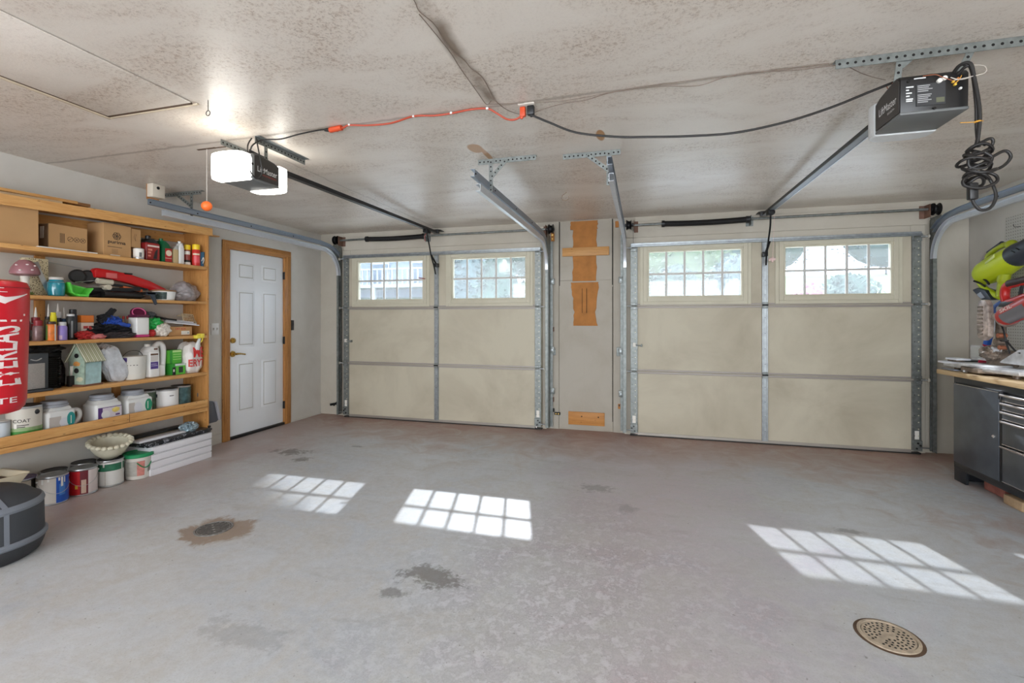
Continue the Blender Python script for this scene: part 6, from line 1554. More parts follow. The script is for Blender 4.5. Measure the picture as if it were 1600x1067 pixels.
tag(MB().blob((-3.985, 3.315, 0.310), (0.055, 0.075, 0.042), M('clear_parts_bag', (150, 168, 176), 0.15, 0.3, var=0.5, vscale=40, coat=0.5), 0.4, 3, 91, 4, 0.2725, ridge=True).build('parts_bag'), 'shiny clear bag of parts on the patterned box near the end panel', 'bag')
root = thing('hand_shovel', 'dark grey plastic scoop hanging on the outside of the shelving end panel', 'scoop', (-4.1, 3.52, 0.45))
gs = M('slate_plastic', (92, 94, 100), 0.5)
MB().prism([(3.490, 0.285), (3.64, 0.285), (3.665, 0.305), (3.62, 0.47), (3.60, 0.495), (3.490, 0.50)], 'yz', -4.10, -4.02, gs, 0.008).build('pan', root)
MB().prism([(3.655, 0.30), (3.672, 0.31), (3.625, 0.49), (3.608, 0.49)], 'yz', -4.12, -4.0, M('pale_scoop_edge', (170, 170, 178), 0.45), 0.002).build('edge_lip', root)
MB().sphere((-4.06, 3.505, 0.575), 0.045, gs, 18, 10, 0.5, 0.9, 1.25).build('handle', root)

# ---------------------------------------------------------------- punching bag on its base
BX, BY = -3.42, 1.66
red_v = M('red_vinyl', (204, 20, 38), 0.32, bump=0.05, bscale=40, coat=0.15)
root = thing('punching_bag', 'tall red free-standing punching bag with white lettering at the left edge', 'punching bag', (BX, BY, 0))
tilt = Matrix.Rotation(math.radians(1.6), 3, Vector((0.87, -0.5, 0)))
m = MB().lathe([(0.0, 0.782), (0.11, 0.782), (0.140, 0.792), (0.158, 0.815), (0.165, 0.85), (0.169, 1.0), (0.173, 1.2), (0.177, 1.40), (0.176, 1.470), (0.165, 1.497), (0.13, 1.507), (0.0, 1.512)], (BX, BY, 0), red_v, 48)
m.build('bag', root)
MB().tube([(BX+0.177*math.cos(2*PI*i/40), BY+0.177*math.sin(2*PI*i/40), 1.465) for i in range(40)], 0.003, M('dark_red_piping', (150, 14, 28), 0.4), 6, closed=True).build('piping', root)
lw = M('white_vinyl_print', (238, 226, 224), 0.4)
fa = face_angle(BX, BY)
def rb(z): return 0.1655+(z-0.87)*0.0215+0.0012
# the main word runs upward with its foot to the right; the foot line bows inward
def main_word(u, v):
    z = 0.940+0.372*u
    k = (2*u-1)**2
    ang = fa+0.80+0.20*k - v*(0.62+0.42*k)*1.35
    return Vector((BX+rb(z)*math.cos(ang), BY+rb(z)*math.sin(ang), z))
MB().text('EVERLAST', main_word, lw, 0.012, 2).build('main_lettering', root)
def small_word(u, v):
    z = 0.846+0.030*v; ang = fa-0.42+1.25*u
    return Vector((BX+rb(z)*math.cos(ang), BY+rb(z)*math.sin(ang), z))
MB().text('ELITE', small_word, lw, 0.008, 1).build('small_lettering', root)
def on_bag(a, z): return Vector((BX+(rb(z)+0.0004)*math.cos(fa+a), BY+(rb(z)+0.0004)*math.sin(fa+a), z))
m = MB(); n = 20
def band(a0, a1, lo, hi):
    vs = []
    for i in range(n+1):
        a = a0+(a1-a0)*i/n; vs += [on_bag(a, lo(a)), on_bag(a, hi(a))]
    m.add(vs, [(2*i, 2*i+2, 2*i+3, 2*i+1) for i in range(n)], lw)
band(-0.5, 0.45, lambda a: 1.376+0.11*(0.45-a)**1.2, lambda a: 1.412+0.10*(0.45-a)**1.2)
band(0.45, 1.13, lambda a: 1.376+0.056*((a-0.45)/0.68)**0.8, lambda a: 1.412+0.024*((a-0.45)/0.68)**1.4)
m.build('swoosh_mark', root)
for k in range(2):
    m = MB(); band(-0.6, 0.50-0.08*k, lambda a: 1.438+0.020*k-0.004*(0.5-a), lambda a: 1.440+0.020*k+0.008*(0.5-a)); m.build('swoosh_stroke', root)
MB().lathe([(0.0, 0.001), (0.006, 0.001), (0.006, 0)], on_bag(1.01, 1.318), lw, 12, ax=(math.cos(fa+1.01), math.sin(fa+1.01), 0)).build('small_dot', root)
MB().cyl((BX, BY, 0.30), (BX, BY, 0.81), 0.055, black_pl, 24).build('neck', root)
# base: stepped drum with lighter ribs
b1 = M('charcoal_moulding', (56, 59, 64), 0.6, bump=0.25, bscale=300); b2_ = M('dark_moulding', (44, 45, 49), 0.55, bump=0.25, bscale=300); b3 = M('light_grey_moulding', (112, 117, 126), 0.5, bump=0.15, bscale=300)
MB().lathe([(0.1962, 0.001), (0.2188, 0.018), (0.2355, 0.055), (0.2421, 0.085), (0.2396, 0.10)], (BX, BY, 0), b2_, 56).build('lower_tub', root)
MB().lathe([(0.2421, 0.085), (0.2505, 0.095), (0.2505, 0.108), (0.2405, 0.118)], (BX, BY, 0), b3, 56).build('foot_lip', root)
MB().lathe([(0.2388, 0.10), (0.2371, 0.12), (0.2338, 0.28), (0.2271, 0.305), (0.2004, 0.325), (0.1670, 0.355), (0.1253, 0.375), (0.0501, 0.38), (0.0, 0.38)], (BX, BY, 0), b1, 56).build('upper_tub', root)
for a in (-0.55, 0.35):
    vs_m = MB()
    prof = [(0.2409, 0.112), (0.2392, 0.15), (0.2363, 0.27), (0.2300, 0.306), (0.2029, 0.328), (0.1695, 0.358), (0.1278, 0.378)]
    A = [fa+a-0.045]*3+[fa+a-0.05, fa+a-0.09, fa+a-0.16, fa+a-0.22]; B = [fa+a+0.045]*3+[fa+a+0.05, fa+a+0.03, fa+a-0.02, fa+a-0.06]
    vs = []
    for (r, z_), p, q in zip(prof, A, B): vs += [(BX+r*math.cos(p), BY+r*math.sin(p), z_), (BX+r*math.cos(q), BY+r*math.sin(q), z_)]
    vs_m.add(vs, [(2*i, 2*i+1, 2*i+3, 2*i+2) for i in range(len(prof)-1)], b3)
    vs_m.build('light_rib', root)
for a, w in ((-0.15, 0.12), (0.0835, 0.05)):
    MB().patch((BX, BY, 0), 0.2375, fa+a-w, fa+a+w, 0.125, 0.275, b2_, 8, 0.0035, 1, 0.2342).build('recessed_rib', root)
MB().lathe([(0.2346, 0.272), (0.2380, 0.285), (0.2330, 0.300), (0.2271, 0.308)], (BX, BY, 0), b3, 56).build('shoulder_band', root)

# ---------------------------------------------------------------- floor drains
iron = M('worn_drain_iron', (178, 162, 142), 0.65, 0.1, var=0.25, vscale=40); iron2 = M('grey_drain_iron', (140, 138, 136), 0.5, 0.4, var=0.3, vscale=50)
root = thing('floor_drain', 'round perforated drain cover in the floor at front right', 'drain', (0.961, 2.242, 0))
cx, cy, R0 = 0.966, 2.253, 0.105
root.location = (cx, cy, 0); WORLD[root.name] = Matrix.Translation(Vector((cx, cy, 0)))
MB().lathe([(R0, 0.001), (R0, 0.006), (R0-0.012, 0.0075), (R0-0.013, 0.003), (R0-0.013, 0.001)], (cx, cy, 0), iron, 48).build('frame_ring', root)
m = MB().lathe([(R0-0.015, 0.001), (R0-0.015, 0.005), (0, 0.005)], (cx, cy, 0), iron, 48)
for (rr_, n_) in ((0.078, 26), (0.062, 21), (0.046, 15), (0.030, 10)):
    for k in range(n_):
        a = 2*PI*k/n_
        if abs(math.sin(a-0.7)) < 0.10: continue
        px, py = cx+rr_*math.cos(a), cy+rr_*math.sin(a)
        m.lathe([(0.0048, 0.0046), (0.0048, 0.0055), (0, 0.0055)], (px, py, 0), hole_mat, 8)
m.build('grate', root)
MB().lathe([(0.1055, 0.0008), (0.118, 0.0008), (0.118, 0.0005)], (cx, cy, 0), M('dirty_gap', (0, 0, 0)), 40).build('sealant_ring', root)
root = thing('floor_drain', 'grey slotted drain cover in the middle of the brown stain, left', 'drain', (-2.55, 2.285, 0))
cx, cy = -2.55, 2.285
MB().lathe([(R0, 0.001), (R0, 0.005), (R0-0.010, 0.006), (R0-0.012, 0.002)], (cx, cy, 0), iron2, 48).build('frame_ring', root)
m = MB().lathe([(R0-0.014, 0.001), (R0-0.014, 0.004), (0, 0.004)], (cx, cy, 0), iron2, 48)
for i in range(-4, 5):
    o_ = i*0.019; half = math.sqrt(max(0, 0.085**2-o_**2))
    if half < 0.02: continue
    for s_ in ((-1, -0.08), (0.08, 1)) if i % 2 else ((-1, 1),):
        d_ = Vector((0.6, 0.8, 0)); p_ = Vector((cx, cy, 0.0042))+Vector((-0.8, 0.6, 0))*o_
        m.bar(p_+d_*half*s_[0], p_+d_*half*s_[1], 0.007, 0.0012, hole_mat)
m.build('grate', root)
MB().lathe([(0.092, 0.0030), (0.0945, 0.0045), (0.097, 0.0030)], (cx, cy, 0), hole_mat, 40).build('gap_ring', root)
# ---------------------------------------------------------------- workbench on the right
cabm = M('graphite_cabinet_steel', (76, 81, 88), 0.30, 0.15, var=0.22, vscale=7, bump=0.04, bscale=14)
cab_dk = M('dark_cabinet_steel', (54, 57, 62), 0.35, 0.6)
trimm = M('bright_edge_trim', (206, 200, 200), 0.25, 0.8)
CX = 2.42
root = thing('tool_cabinet', 'dark steel tool cabinet with one door and a column of drawers under the worktop', 'tool cabinet', (2.70, 3.9, 0))
m = MB().box(CX+0.012, 2.97, 3.05, 4.60, 0.10, 0.83, cab_dk, 0.004)
m.box(CX, CX+0.02, 3.05, 4.60, 0.784, 0.83, cab_dk, 0.003).box(CX, CX+0.02, 4.585, 4.60, 0.10, 0.80, cab_dk, 0.003).box(CX, CX+0.02, 3.05, 4.60, 0.10, 0.150, cab_dk, 0.003)
m.build('carcass', root)
for ya, yb in ((4.36, 4.60), (3.05, 3.2)):
    MB().prism([(ya, 0.102), (yb, 0.102), (yb, 0.0), (ya+0.10, 0.0), (ya+0.09, 0.09)], 'yz', CX+0.002, CX+0.02, cab_dk, 0.002).build('foot', root)
MB().box(CX+0.02, 2.97, 4.575, 4.598, 0.0, 0.102, cab_dk, 0.002).build('foot', root)
d = MB().box(CX-0.014, CX+0.002, 4.085, 4.580, 0.155, 0.779, cabm, 0.004).build('door', root)
MB().box(CX-0.016, CX-0.012, 4.085, 4.580, 0.776, 0.780, trimm, 0.001).build('top_trim', d)
MB().cyl((CX-0.013, 4.125, 0.46), (CX-0.022, 4.125, 0.46), 0.011, trimm, 16).box(CX-0.024, CX-0.020, 4.113, 4.137, 0.455, 0.465, trimm, 0.001).build('lock', d)
MB().box(CX-0.010, CX+0.006, 4.060, 4.082, 0.15, 0.79, black_pl, 0.002).build('door_jamb', root)
MB().cyl((CX-0.012, 4.071, 0.785), (CX-0.012, 4.071, 0.735), 0.010, dark_steel, 12).build('hinge_barrel', root)
zs_ = (0.775, 0.715, 0.655, 0.590, 0.415, 0.155)
for k in range(5):
    zt, zb = zs_[k], zs_[k+1]+0.006
    f = MB().box(CX-0.012, CX+0.002, 3.42, 4.055, zb, zt-0.004, cabm, 0.003).build('drawer', root)
    MB().prism([(CX-0.013, zt-0.020), (CX-0.030, zt-0.018), (CX-0.034, zt-0.008), (CX-0.030, zt-0.002), (CX-0.013, zt-0.002)], 'xz', 3.425, 4.05, trimm, 0.001).build('pull', f)
    MB().box(CX-0.0135, CX-0.0115, 3.42, 4.055, zb, zb+0.005, trimm).build('lower_trim', f)
tag(MB().box(2.405, 2.975, 3.0, 4.805, 0.832, 0.868, bench_wood, 0.004).build('worktop'), 'pale wooden worktop running over the dark steel tool cabinet', 'worktop')
br1 = M('red_brick', (150, 92, 82), 0.85, var=0.2, vscale=16, bump=0.3, bscale=60); br2 = M('tan_brick', (176, 148, 116), 0.85, var=0.15, vscale=16, bump=0.3, bscale=60)
tag(MB().box(2.50, 2.62, 4.18, 4.40, 0.001, 0.072, br1, 0.008).build('brick'), 'reddish brick on the floor under the tool cabinet, nearer the garage door', 'brick')
tag(MB().box(2.44, 2.60, 3.93, 4.10, 0.001, 0.068, br2, 0.008).build('brick'), 'tan brick on the floor under the tool cabinet, nearer the frame edge', 'brick')

# pegboard on the right wall
peg, nt, b = new_mat('pegboard'); N = NT(nt)
tc = nt.nodes.new('ShaderNodeTexCoord'); sx = nt.nodes.new('ShaderNodeSeparateXYZ'); nt.links.new(tc.outputs['Object'], sx.inputs[0])
def cell(o):
    a = N.math('MULTIPLY', o, 1/0.0254)
    return N.math('SUBTRACT', N.math('SUBTRACT', a, N.math('FLOOR', a)), 0.5)
a_, b_ = cell(sx.outputs[1]), cell(sx.outputs[2])
dd = N.math('SQRT', N.math('ADD', N.math('MULTIPLY', a_, a_), N.math('MULTIPLY', b_, b_)))
nt.links.new(N.mix(N.ramp(dd, 0.14, 0.2, 1, 0), lin((206, 204, 198)), lin((120, 116, 108))), b.inputs['Base Color'])
b.inputs['Roughness'].default_value = 0.6
root = thing('pegboard', 'white perforated pegboard on the right wall over the workbench', 'pegboard', (2.98, 3.9, 1.5))
MB().box(2.972, 2.988, 3.0, 4.965, 1.0, 2.15, peg, 0.002).build('board', root)
for zz, yy in ((2.05, 4.80), (1.70, 4.62)): MB().tube([(2.972, yy, zz), (2.93, yy, zz-0.003), (2.925, yy, zz+0.02)], 0.002, dark_steel, 6).build('peg_hook', root)
tag(MB().box(2.980, 2.988, 4.99, 5.06, 1.12, 1.24, M('tan_outlet', (186, 170, 140), 0.5), 0.003).build('wall_outlet'), 'tan outlet plate on the right wall beside the corner', 'outlet')

# leaf blower hung above the bench (facing along the wall)
lime = M('acid_green_plastic', (190, 206, 34), 0.35, bump=0.03, bscale=30); lime2 = M('olive_green_plastic', (160, 172, 28), 0.4); slate = M('blue_black_plastic', (48, 54, 66), 0.4)
root = thing('leaf_blower', 'lime green cordless leaf blower hanging on the pegboard, dark nozzle pointing right', 'leaf blower', (2.80, 4.8, 1.7))
X0 = 2.82
p0 = Vector((X0, 4.98, 1.665)); p1 = Vector((X0, 4.575, 1.795)); ax = (p1-p0).normalized(); L = (p1-p0).length
MB().lathe([(0.0, -0.01), (0.055, -0.005), (0.085, 0.02), (0.100, 0.07), (0.104, 0.16), (0.102, 0.25), (0.090, L-0.04), (0.078, L+0.01), (0.0, L+0.01)], p0, lime, 32, ax=ax).build('housing', root)
MB().lathe([(0.070, L-0.075), (0.086, L-0.06), (0.088, L+0.02), (0.078, L+0.10), (0.070, L+0.35), (0.066, L+0.62), (0.0, L+0.62)], p0, slate, 28, ax=ax).build('nozzle_tube', root)
m = MB()
up = Vector((0, -ax.z, ax.y)) * (1 if ax.y > 0 else -1)
up = Vector((0, 0.30, 0.95)).normalized()
for k in range(3): m.bar(p0+ax*(L+0.02+0.045*k)+Vector((-0.080, 0, 0.005)), p0+ax*(L+0.05+0.045*k)+Vector((-0.079, 0, -0.02)), 0.006, 0.006, hole_mat)
m.build('vent_slot', root)
MB().tube(smooth_path([p0+ax*0.10+up*0.09, p0+ax*0.13+up*0.135, p0+ax*0.24+up*0.15, p0+ax*0.36+up*0.125, p0+ax*0.40+up*0.085], 6), 0.022, lime2, 12).build('top_handle', root)
MB().tube([p0+ax*0.14+up*0.150, p0+ax*0.30+up*0.158], 0.022, slate, 12).build('handle_grip', root)
MB().sphere(p0+ax*0.385+up*0.105, 0.040, lime2, 16, 10).build('handle_knob', root)
MB().tube(smooth_path([p0+ax*0.02+up*0.075, p0+ax*0.07+up*0.108, p0+ax*0.15+up*0.105], 4), 0.020, slate, 10).build('switch_housing', root)
MB().prism([(4.66, 1.812), (4.76, 1.760), (4.765, 1.740), (4.66, 1.785)], 'yz', X0-0.107, X0-0.100, M('pale_green_badge', (206, 216, 130), 0.4), 0.003).build('badge', root)
# rear grip loop, trigger and battery
MB().tube(smooth_path([(X0, 5.005, 1.72), (X0, 5.012, 1.64), (X0, 4.985, 1.585), (X0, 4.93, 1.545), (X0, 4.87, 1.515), (X0, 4.81, 1.485), (X0, 4.77, 1.475)], 6), 0.024, lime, 12).build('grip_loop', root)
MB().tube(smooth_path([(X0, 4.72, 1.66), (X0, 4.735, 1.60), (X0, 4.745, 1.54), (X0, 4.755, 1.475)], 5), [0.040]*6+[0.034]*5+[0.036]*5, lime2, 14).build('grip_post', root)
MB().tube(smooth_path([(X0-0.05, 4.955, 1.650), (X0-0.06, 4.90, 1.648), (X0-0.06, 4.83, 1.615), (X0-0.055, 4.80, 1.58)], 5), 0.008, hole_mat, 8).tube(smooth_path([(X0-0.07, 4.955, 1.62), (X0-0.07, 4.88, 1.595), (X0-0.065, 4.83, 1.565)], 5), 0.008, hole_mat, 8).build('trigger_guard', root)
m = MB(); m.prism([(5.03, 1.548), (4.965, 1.563), (4.87, 1.535), (4.79, 1.452), (4.90, 1.452), (4.935, 1.472)], 'yz', X0-0.045, X0+0.045, slate, 0.006)
m.prism([(4.965, 1.505), (4.915, 1.525), (4.865, 1.475), (4.91, 1.465)], 'yz', X0-0.048, X0-0.044, M('battery_label', (150, 156, 166), 0.4))
m.build('battery', root)

# mitre saw on the worktop
T = 0.868
alu = M('dusty_cast_aluminium', (206, 206, 208), 0.4, 0.4, var=0.2, vscale=18); alud = M('grimy_cast_metal', (128, 114, 102), 0.5, 0.5, var=0.4, vscale=24)
sred = M('saw_red_housing', (190, 36, 32), 0.35)
root = thing('mitre_saw', 'red mitre saw with dusty cast base standing on the pale worktop', 'mitre saw', (2.62, 4.45, T))
m = MB().prism([(2.47, 4.84), (2.62, 4.86), (2.74, 4.80), (2.74, 4.05), (2.50, 4.05), (2.46, 4.40)], 'xy', T+0.028, T+0.062, alu, 0.008)
m.build('table', root)
for yy in (4.80, 4.50, 4.15): MB().cyl((2.55, yy, T+0.001), (2.55, yy, T+0.030), 0.022, alud, 14).build('foot', root)
MB().prism([(2.44, 4.56), (2.44, 4.36), (2.60, 4.30), (2.66, 4.60)], 'xy', T+0.012, T+0.050, alud, 0.006).build('turntable', root)
MB().cyl((2.57, 4.50, T+0.062), (2.57, 4.50, T+0.074), 0.15, alu, 36).build('turntable_disc', root)
MB().tube([(2.50, 4.48, T+0.03), (2.44, 4.50, T+0.010)], 0.008, tin, 8).sphere((2.436, 4.502, T+0.016), 0.012, tin, 10, 6).build('lock_knob', root)
# stepped foot wing at the left
MB().prism([(2.46, 4.90), (2.58, 4.90), (2.60, 4.72), (2.47, 4.70)], 'xy', T+0.050, T+0.066, M('white_dusty_plate', (226, 228, 234), 0.45), 0.005).build('left_wing', root)
MB().prism([(2.50, 4.87), (2.58, 4.87), (2.60, 4.72), (2.50, 4.72)], 'xy', T+0.082, T+0.098, M('white_dusty_plate', (0, 0, 0)), 0.005).box(2.52, 2.58, 4.76, 4.88, T+0.066, T+0.083, alud, 0.003).build('upper_wing', root)
# fence with its window
m = MB()
for a, c in (((4.725, T+0.098), (4.725, T+0.21)), ((4.725, T+0.205), (4.615, T+0.205)), ((4.615, T+0.205), (4.50, T+0.098)), ((4.725, T+0.105), (4.50, T+0.105)), ((4.725, T+0.125), (4.50, T+0.125))): m.bar((2.61, a[0], a[1]), (2.61, c[0], c[1]), 0.016, 0.016, alu, (1, 0, 0))
m.box(2.600, 2.606, 4.60, 4.72, T+0.115, T+0.20, M('clear_grey_plastic', (0, 0, 0))).build('fence', root)
MB().prism([(4.42, T+0.095), (4.10, T+0.095), (4.10, T+0.215), (4.22, T+0.205)], 'yz', 2.60, 2.616, alu, 0.003).build('fence', root)
# arm pivot and arm
MB().cyl((2.60, 4.47, T+0.11), (2.72, 4.47, T+0.11), 0.075, alud, 26).build('pivot_drum', root)
MB().blob((2.60, 4.49, T+0.165), (0.06, 0.085, 0.055), alud, 0.3, 3, 101, 4).build('knuckle', root)
# blade guard: half-round plates edge-on
m = MB(); n = 22; cy_, cz_, R_ = 4.46, 1.300, 0.155
poly = [(cy_+R_*math.cos(PI*0.10+PI*1.05*i/n), cz_+R_*math.sin(PI*0.10+PI*1.05*i/n)) for i in range(n+1)]
gb = M('dusty_guard', (168, 152, 142), 0.45, 0.2, var=0.45, vscale=26)
m.prism([(4.565, 1.15), (4.575, 1.30), (4.560, 1.42), (4.525, 1.445), (4.475, 1.44), (4.45, 1.40), (4.44, 1.25), (4.445, 1.16), (4.50, 1.125)], 'yz', 2.535, 2.575, gb, 0.008)
for k in range(8): m.box(2.531, 2.536, 4.50, 4.555, 1.17+0.030*k, 1.184+0.030*k, alud)
m.build('blade_guard', root)
MB().prism([(4.565, 1.16), (4.60, 1.21), (4.60, 1.33), (4.575, 1.36)], 'yz', 2.575, 2.595, M('clear_lower_guard', (214, 216, 222), 0.2), 0.003).build('lower_guard', root)
MB().cyl((2.60, 4.46, 1.31), (2.555, 4.46, 1.31), 0.026, gb, 20).build('arbor_cap', root)
MB().tube(smooth_path([(2.62, 4.47, 0.98), (2.64, 4.46, 1.10), (2.63, 4.44, 1.22), (2.62, 4.42, 1.30)], 5), 0.030, alud, 12).build('saw_arm', root)
MB().lathe([(0.0, -0.03), (0.056, -0.03), (0.064, -0.015), (0.064, 0.03), (0.050, 0.05), (0.0, 0.05)], (2.60, 4.40, 1.30), gb, 26, ax=(-0.55, -0.8, 0.25)).build('gearbox', root)
mp0 = Vector((2.575, 4.385, 1.305)); mp1 = Vector((2.56, 3.98, 1.44)); ax2 = (mp1-mp0).normalized()
MB().lathe([(0.0, 0.0), (0.060, 0.005), (0.066, 0.03), (0.066, 0.30), (0.055, 0.36), (0.0, 0.37)], mp0, sred, 28, ax=ax2).build('motor_housing', root)
MB().lathe([(0.0665, 0.055), (0.0675, 0.065), (0.0675, 0.30), (0.0665, 0.305)], mp0, M('grey_motor_band', (110, 108, 112), 0.4), 28, ax=ax2, th0=PI*1.0, th1=PI*1.45).build('motor_band', root)
MB().text_on('SKIL', mp0+ax2*0.07+Vector((-0.0655, 0, 0.008)), ax2*0.13, Vector((0, 0.008, 0.026)), M('cream_lettering', (226, 206, 196), 0.5), 0.02).build('lettering', root)
# D-shaped handle
hz = 1.40
m = MB().tube(smooth_path([(2.60, 4.40, 1.405), (2.60, 4.425, 1.47), (2.60, 4.405, 1.535), (2.60, 4.33, 1.550), (2.60, 4.10, 1.575)], 6), 0.028, sred, 14)
m.tube(smooth_path([(2.60, 4.40, 1.41), (2.60, 4.32, 1.425), (2.60, 4.20, 1.455), (2.60, 4.06, 1.485)], 5), 0.030, sred, 14)
m.build('d_handle', root)
MB().tube([(2.598, 4.37, 1.552), (2.598, 4.08, 1.585)], 0.031, M('dark_red_grip', (52, 30, 30), 0.5), 14).build('handle_grip', root)
for yy in (4.285, 4.15): MB().tube([(2.60, yy, 1.435+0.25*(4.285-yy)), (2.60, yy-0.03, 1.555)], 0.012, black_pl, 10).build('trigger_strut', root)
MB().prism([(4.45, 1.385), (4.30, 1.375), (4.27, 1.425), (4.42, 1.425)], 'yz', 2.57, 2.63, black_pl, 0.006).build('handle_base', root)
for pts in ([(2.62, 4.40, 1.18), (2.60, 4.33, 1.13), (2.61, 4.26, 1.06), (2.60, 4.20, 1.05)], [(2.61, 4.42, 1.28), (2.60, 4.36, 1.20), (2.60, 4.335, 1.12), (2.60, 4.30, 1.04)], [(2.60, 4.42, 1.135), (2.59, 4.36, 1.130), (2.59, 4.30, 1.135)]):
    MB().tube(smooth_path(pts, 5), 0.006, black_pl, 8).build('power_lead', root)
m = MB()
for k, (y, z_, r_) in enumerate(((4.40, 1.12, 0.024), (4.37, 1.17, 0.018), (4.43, 1.06, 0.022), (4.36, 1.08, 0.016))): m.cyl((2.57, y, z_), (2.62, y, z_), r_, (alud, M('copper_fitting', (176, 112, 84), 0.4, 0.5), alu, M('copper_fitting', (0, 0, 0)))[k], 14)
m.build('adjuster', root)
for ch in root.children:
    if ch.name.split('.')[0] in ('blade_guard', 'lower_guard', 'arbor_cap', 'gearbox', 'motor_housing', 'motor_band', 'lettering', 'd_handle', 'handle_grip', 'trigger_strut', 'handle_base'):
        ch.location.y -= 0.03 if 'guard' in ch.name else 0.075
# other things on the bench
root = thing('caulk_tube', 'slanted red, white and blue tube leaning behind the mitre saw', 'tube', (2.75, 4.72, T))
A = Vector((2.67, 4.735, T+0.022)); B = Vector((2.67, 4.57, T+0.47)); dv = (B-A)
MB().cyl(A, A+dv*0.45, 0.024, M('tube_crimson', (196, 40, 70), 0.4), 18).cyl(A+dv*0.45, A+dv*0.62, 0.024, M('tube_blue', (50, 100, 190), 0.4), 18).cyl(A+dv*0.62, A+dv*0.9, 0.024, M('tube_white', (224, 228, 236), 0.4), 18).build('body', root)
MB().cyl(A+dv*0.9, B, 0.012, M('tube_white', (0, 0, 0)), 12, 0.005).build('nozzle', root)
root = thing('whetstone_box', 'small dark tray with pale edges at the far left end of the worktop', 'tray', (2.70, 4.70, T))
MB().box(2.64, 2.74, 4.87, 4.99, T+0.001, T+0.075, M('dark_green_grey', (70, 74, 72), 0.5), 0.004).build('body', root)
MB().box(2.635, 2.745, 4.865, 4.995, T+0.075, T+0.082, M('pale_tray_edge', (186, 190, 194), 0.4), 0.002).build('edge', root)
tag(MB().prism([(2.43, 4.79), (2.47, 4.80), (2.50, 4.62), (2.44, 4.64)], 'xy', T+0.001, T+0.014, M('flat_steel_tool', (120, 124, 134), 0.35, 0.6), 0.004).build('flat_tool'), 'flat grey steel tool at the worktop corner in front of the mitre saw', 'tool')
tag(MB().blob((2.80, 4.25, T+0.30), (0.03, 0.16, 0.30), M('milky_sheet', (206, 214, 226), 0.3, var=0.12), 0.15, 2, 111, 4, T+0.001, ridge=True).build('plastic_bag'), 'milky plastic bag standing behind the mitre saw at the frame edge', 'bag')
tag(MB().box(2.965, 2.9715, 4.35, 4.62, 1.46, 1.66, M('white_poster', (222, 224, 228), 0.5), 0.001).build('paper_sheet'), 'white paper sheet pinned to the pegboard under the leaf blower', 'paper')
tag(MB().tube(smooth_path([(2.70, 4.70, T+0.42), (2.68, 4.60, T+0.46), (2.66, 4.56, T+0.52), (2.68, 4.52, T+0.56)], 5), 0.012, M('blue_white_hose', (100, 130, 196), 0.4), 10).build('hose_end'), 'short blue hose end poking up behind the blade guard', 'hose')
# ------------------------------------------------------------------ outside, seen through the door windows
grass = M('lawn_grass', (92, 110, 62), 0.9, var=0.25, vscale=3)
gravel = M('dull_gravel', (118, 116, 114), 0.9, var=0.15, vscale=6)
apron = M('pale_concrete_apron', (226, 224, 220), 0.8, var=0.05, vscale=3)  # unseen ground by the doors, kept near-white to bounce light up indoors
leafs = [M('conifer_green', (50, 70, 58), 0.8, var=0.4, vscale=9), M('blue_green_foliage', (64, 82, 82), 0.8, var=0.4, vscale=9), M('yellow_green_foliage', (88, 102, 68), 0.8, var=0.4, vscale=9), M('pink_blossom', (176, 104, 136), 0.8, var=0.2, vscale=8)]
bark = M('grey_bark', (80, 70, 62), 0.9)
m = MB()
ys = [5.62, 8, 11, 14, 18, 24, 34, 50, 80]; zs = [-0.03, -0.03, 0.25, 0.8, 1.6, 2.5, 3.9, 5.4, 7.5]
for mt, xa, xb in ((gravel, -40, -5.5), (gravel, -5.5, 7.0), (grass, 7.0, 60)):
    for i in range(len(ys)-1):
        mm = apron if (i < 2 and xa > -10 and xb < 10) else (gravel if (i < 2 or (mt is gravel and xa < -30 and i < 4)) else grass)
        m.add([(xa, ys[i], zs[i]), (xb, ys[i], zs[i]), (xb, ys[i+1], zs[i+1]), (xa, ys[i+1], zs[i+1])], [(0, 1, 2, 3)], mm)
struct('ground_outside', m)

def gz(y):
    for i in range(len(ys)-1):
        if ys[i] <= y <= ys[i+1]: return zs[i]+(zs[i+1]-zs[i])*(y-ys[i])/(ys[i+1]-ys[i])
    return zs[-1]
def leaf_mesh(shape, h, r, n, seed, mat):
    rr = random.Random(seed); m = MB(); vs = []; fs = []
    for i in range(n):
        while True:
            a = rr.uniform(0, 2*PI); t = rr.random()
            if shape == 'cone': q = (1-t)**0.85
            else: q = math.sqrt(max(0, 1-(2*t-1)**2))
            if rr.random() < 0.25+0.75*q: break
        rad = r*q*(0.72+0.30*rr.random())*(1+0.18*math.sin(a*3+seed)+0.12*math.sin(t*17+a*5))
        p = Vector((rad*math.cos(a), rad*math.sin(a), h*(0.06+0.94*t)))
        s_ = rr.uniform(0.05, 0.11)*(h/2.4)**0.5
        u = Vector((rr.uniform(-1, 1), rr.uniform(-1, 1), rr.uniform(-0.7, 0.7))).normalized()
        w_ = u.orthogonal().normalized()
        k = len(vs); vs += [p-u*s_, p+w_*s_*0.5, p+u*s_, p-w_*s_*0.5]; fs.append((k, k+1, k+2, k+3))
    m.add(vs, fs, mat)
    if shape == 'cone': m.lathe([(r*0.80, h*0.05), (r*0.62, h*0.35), (r*0.34, h*0.7), (0.01, h*0.96)], (0, 0, 0), mat, 14)
    else: m.sphere((0, 0, h*0.53), r*0.8, mat, 16, 10, 1, 1, h*0.45/(r*0.8))
    return m
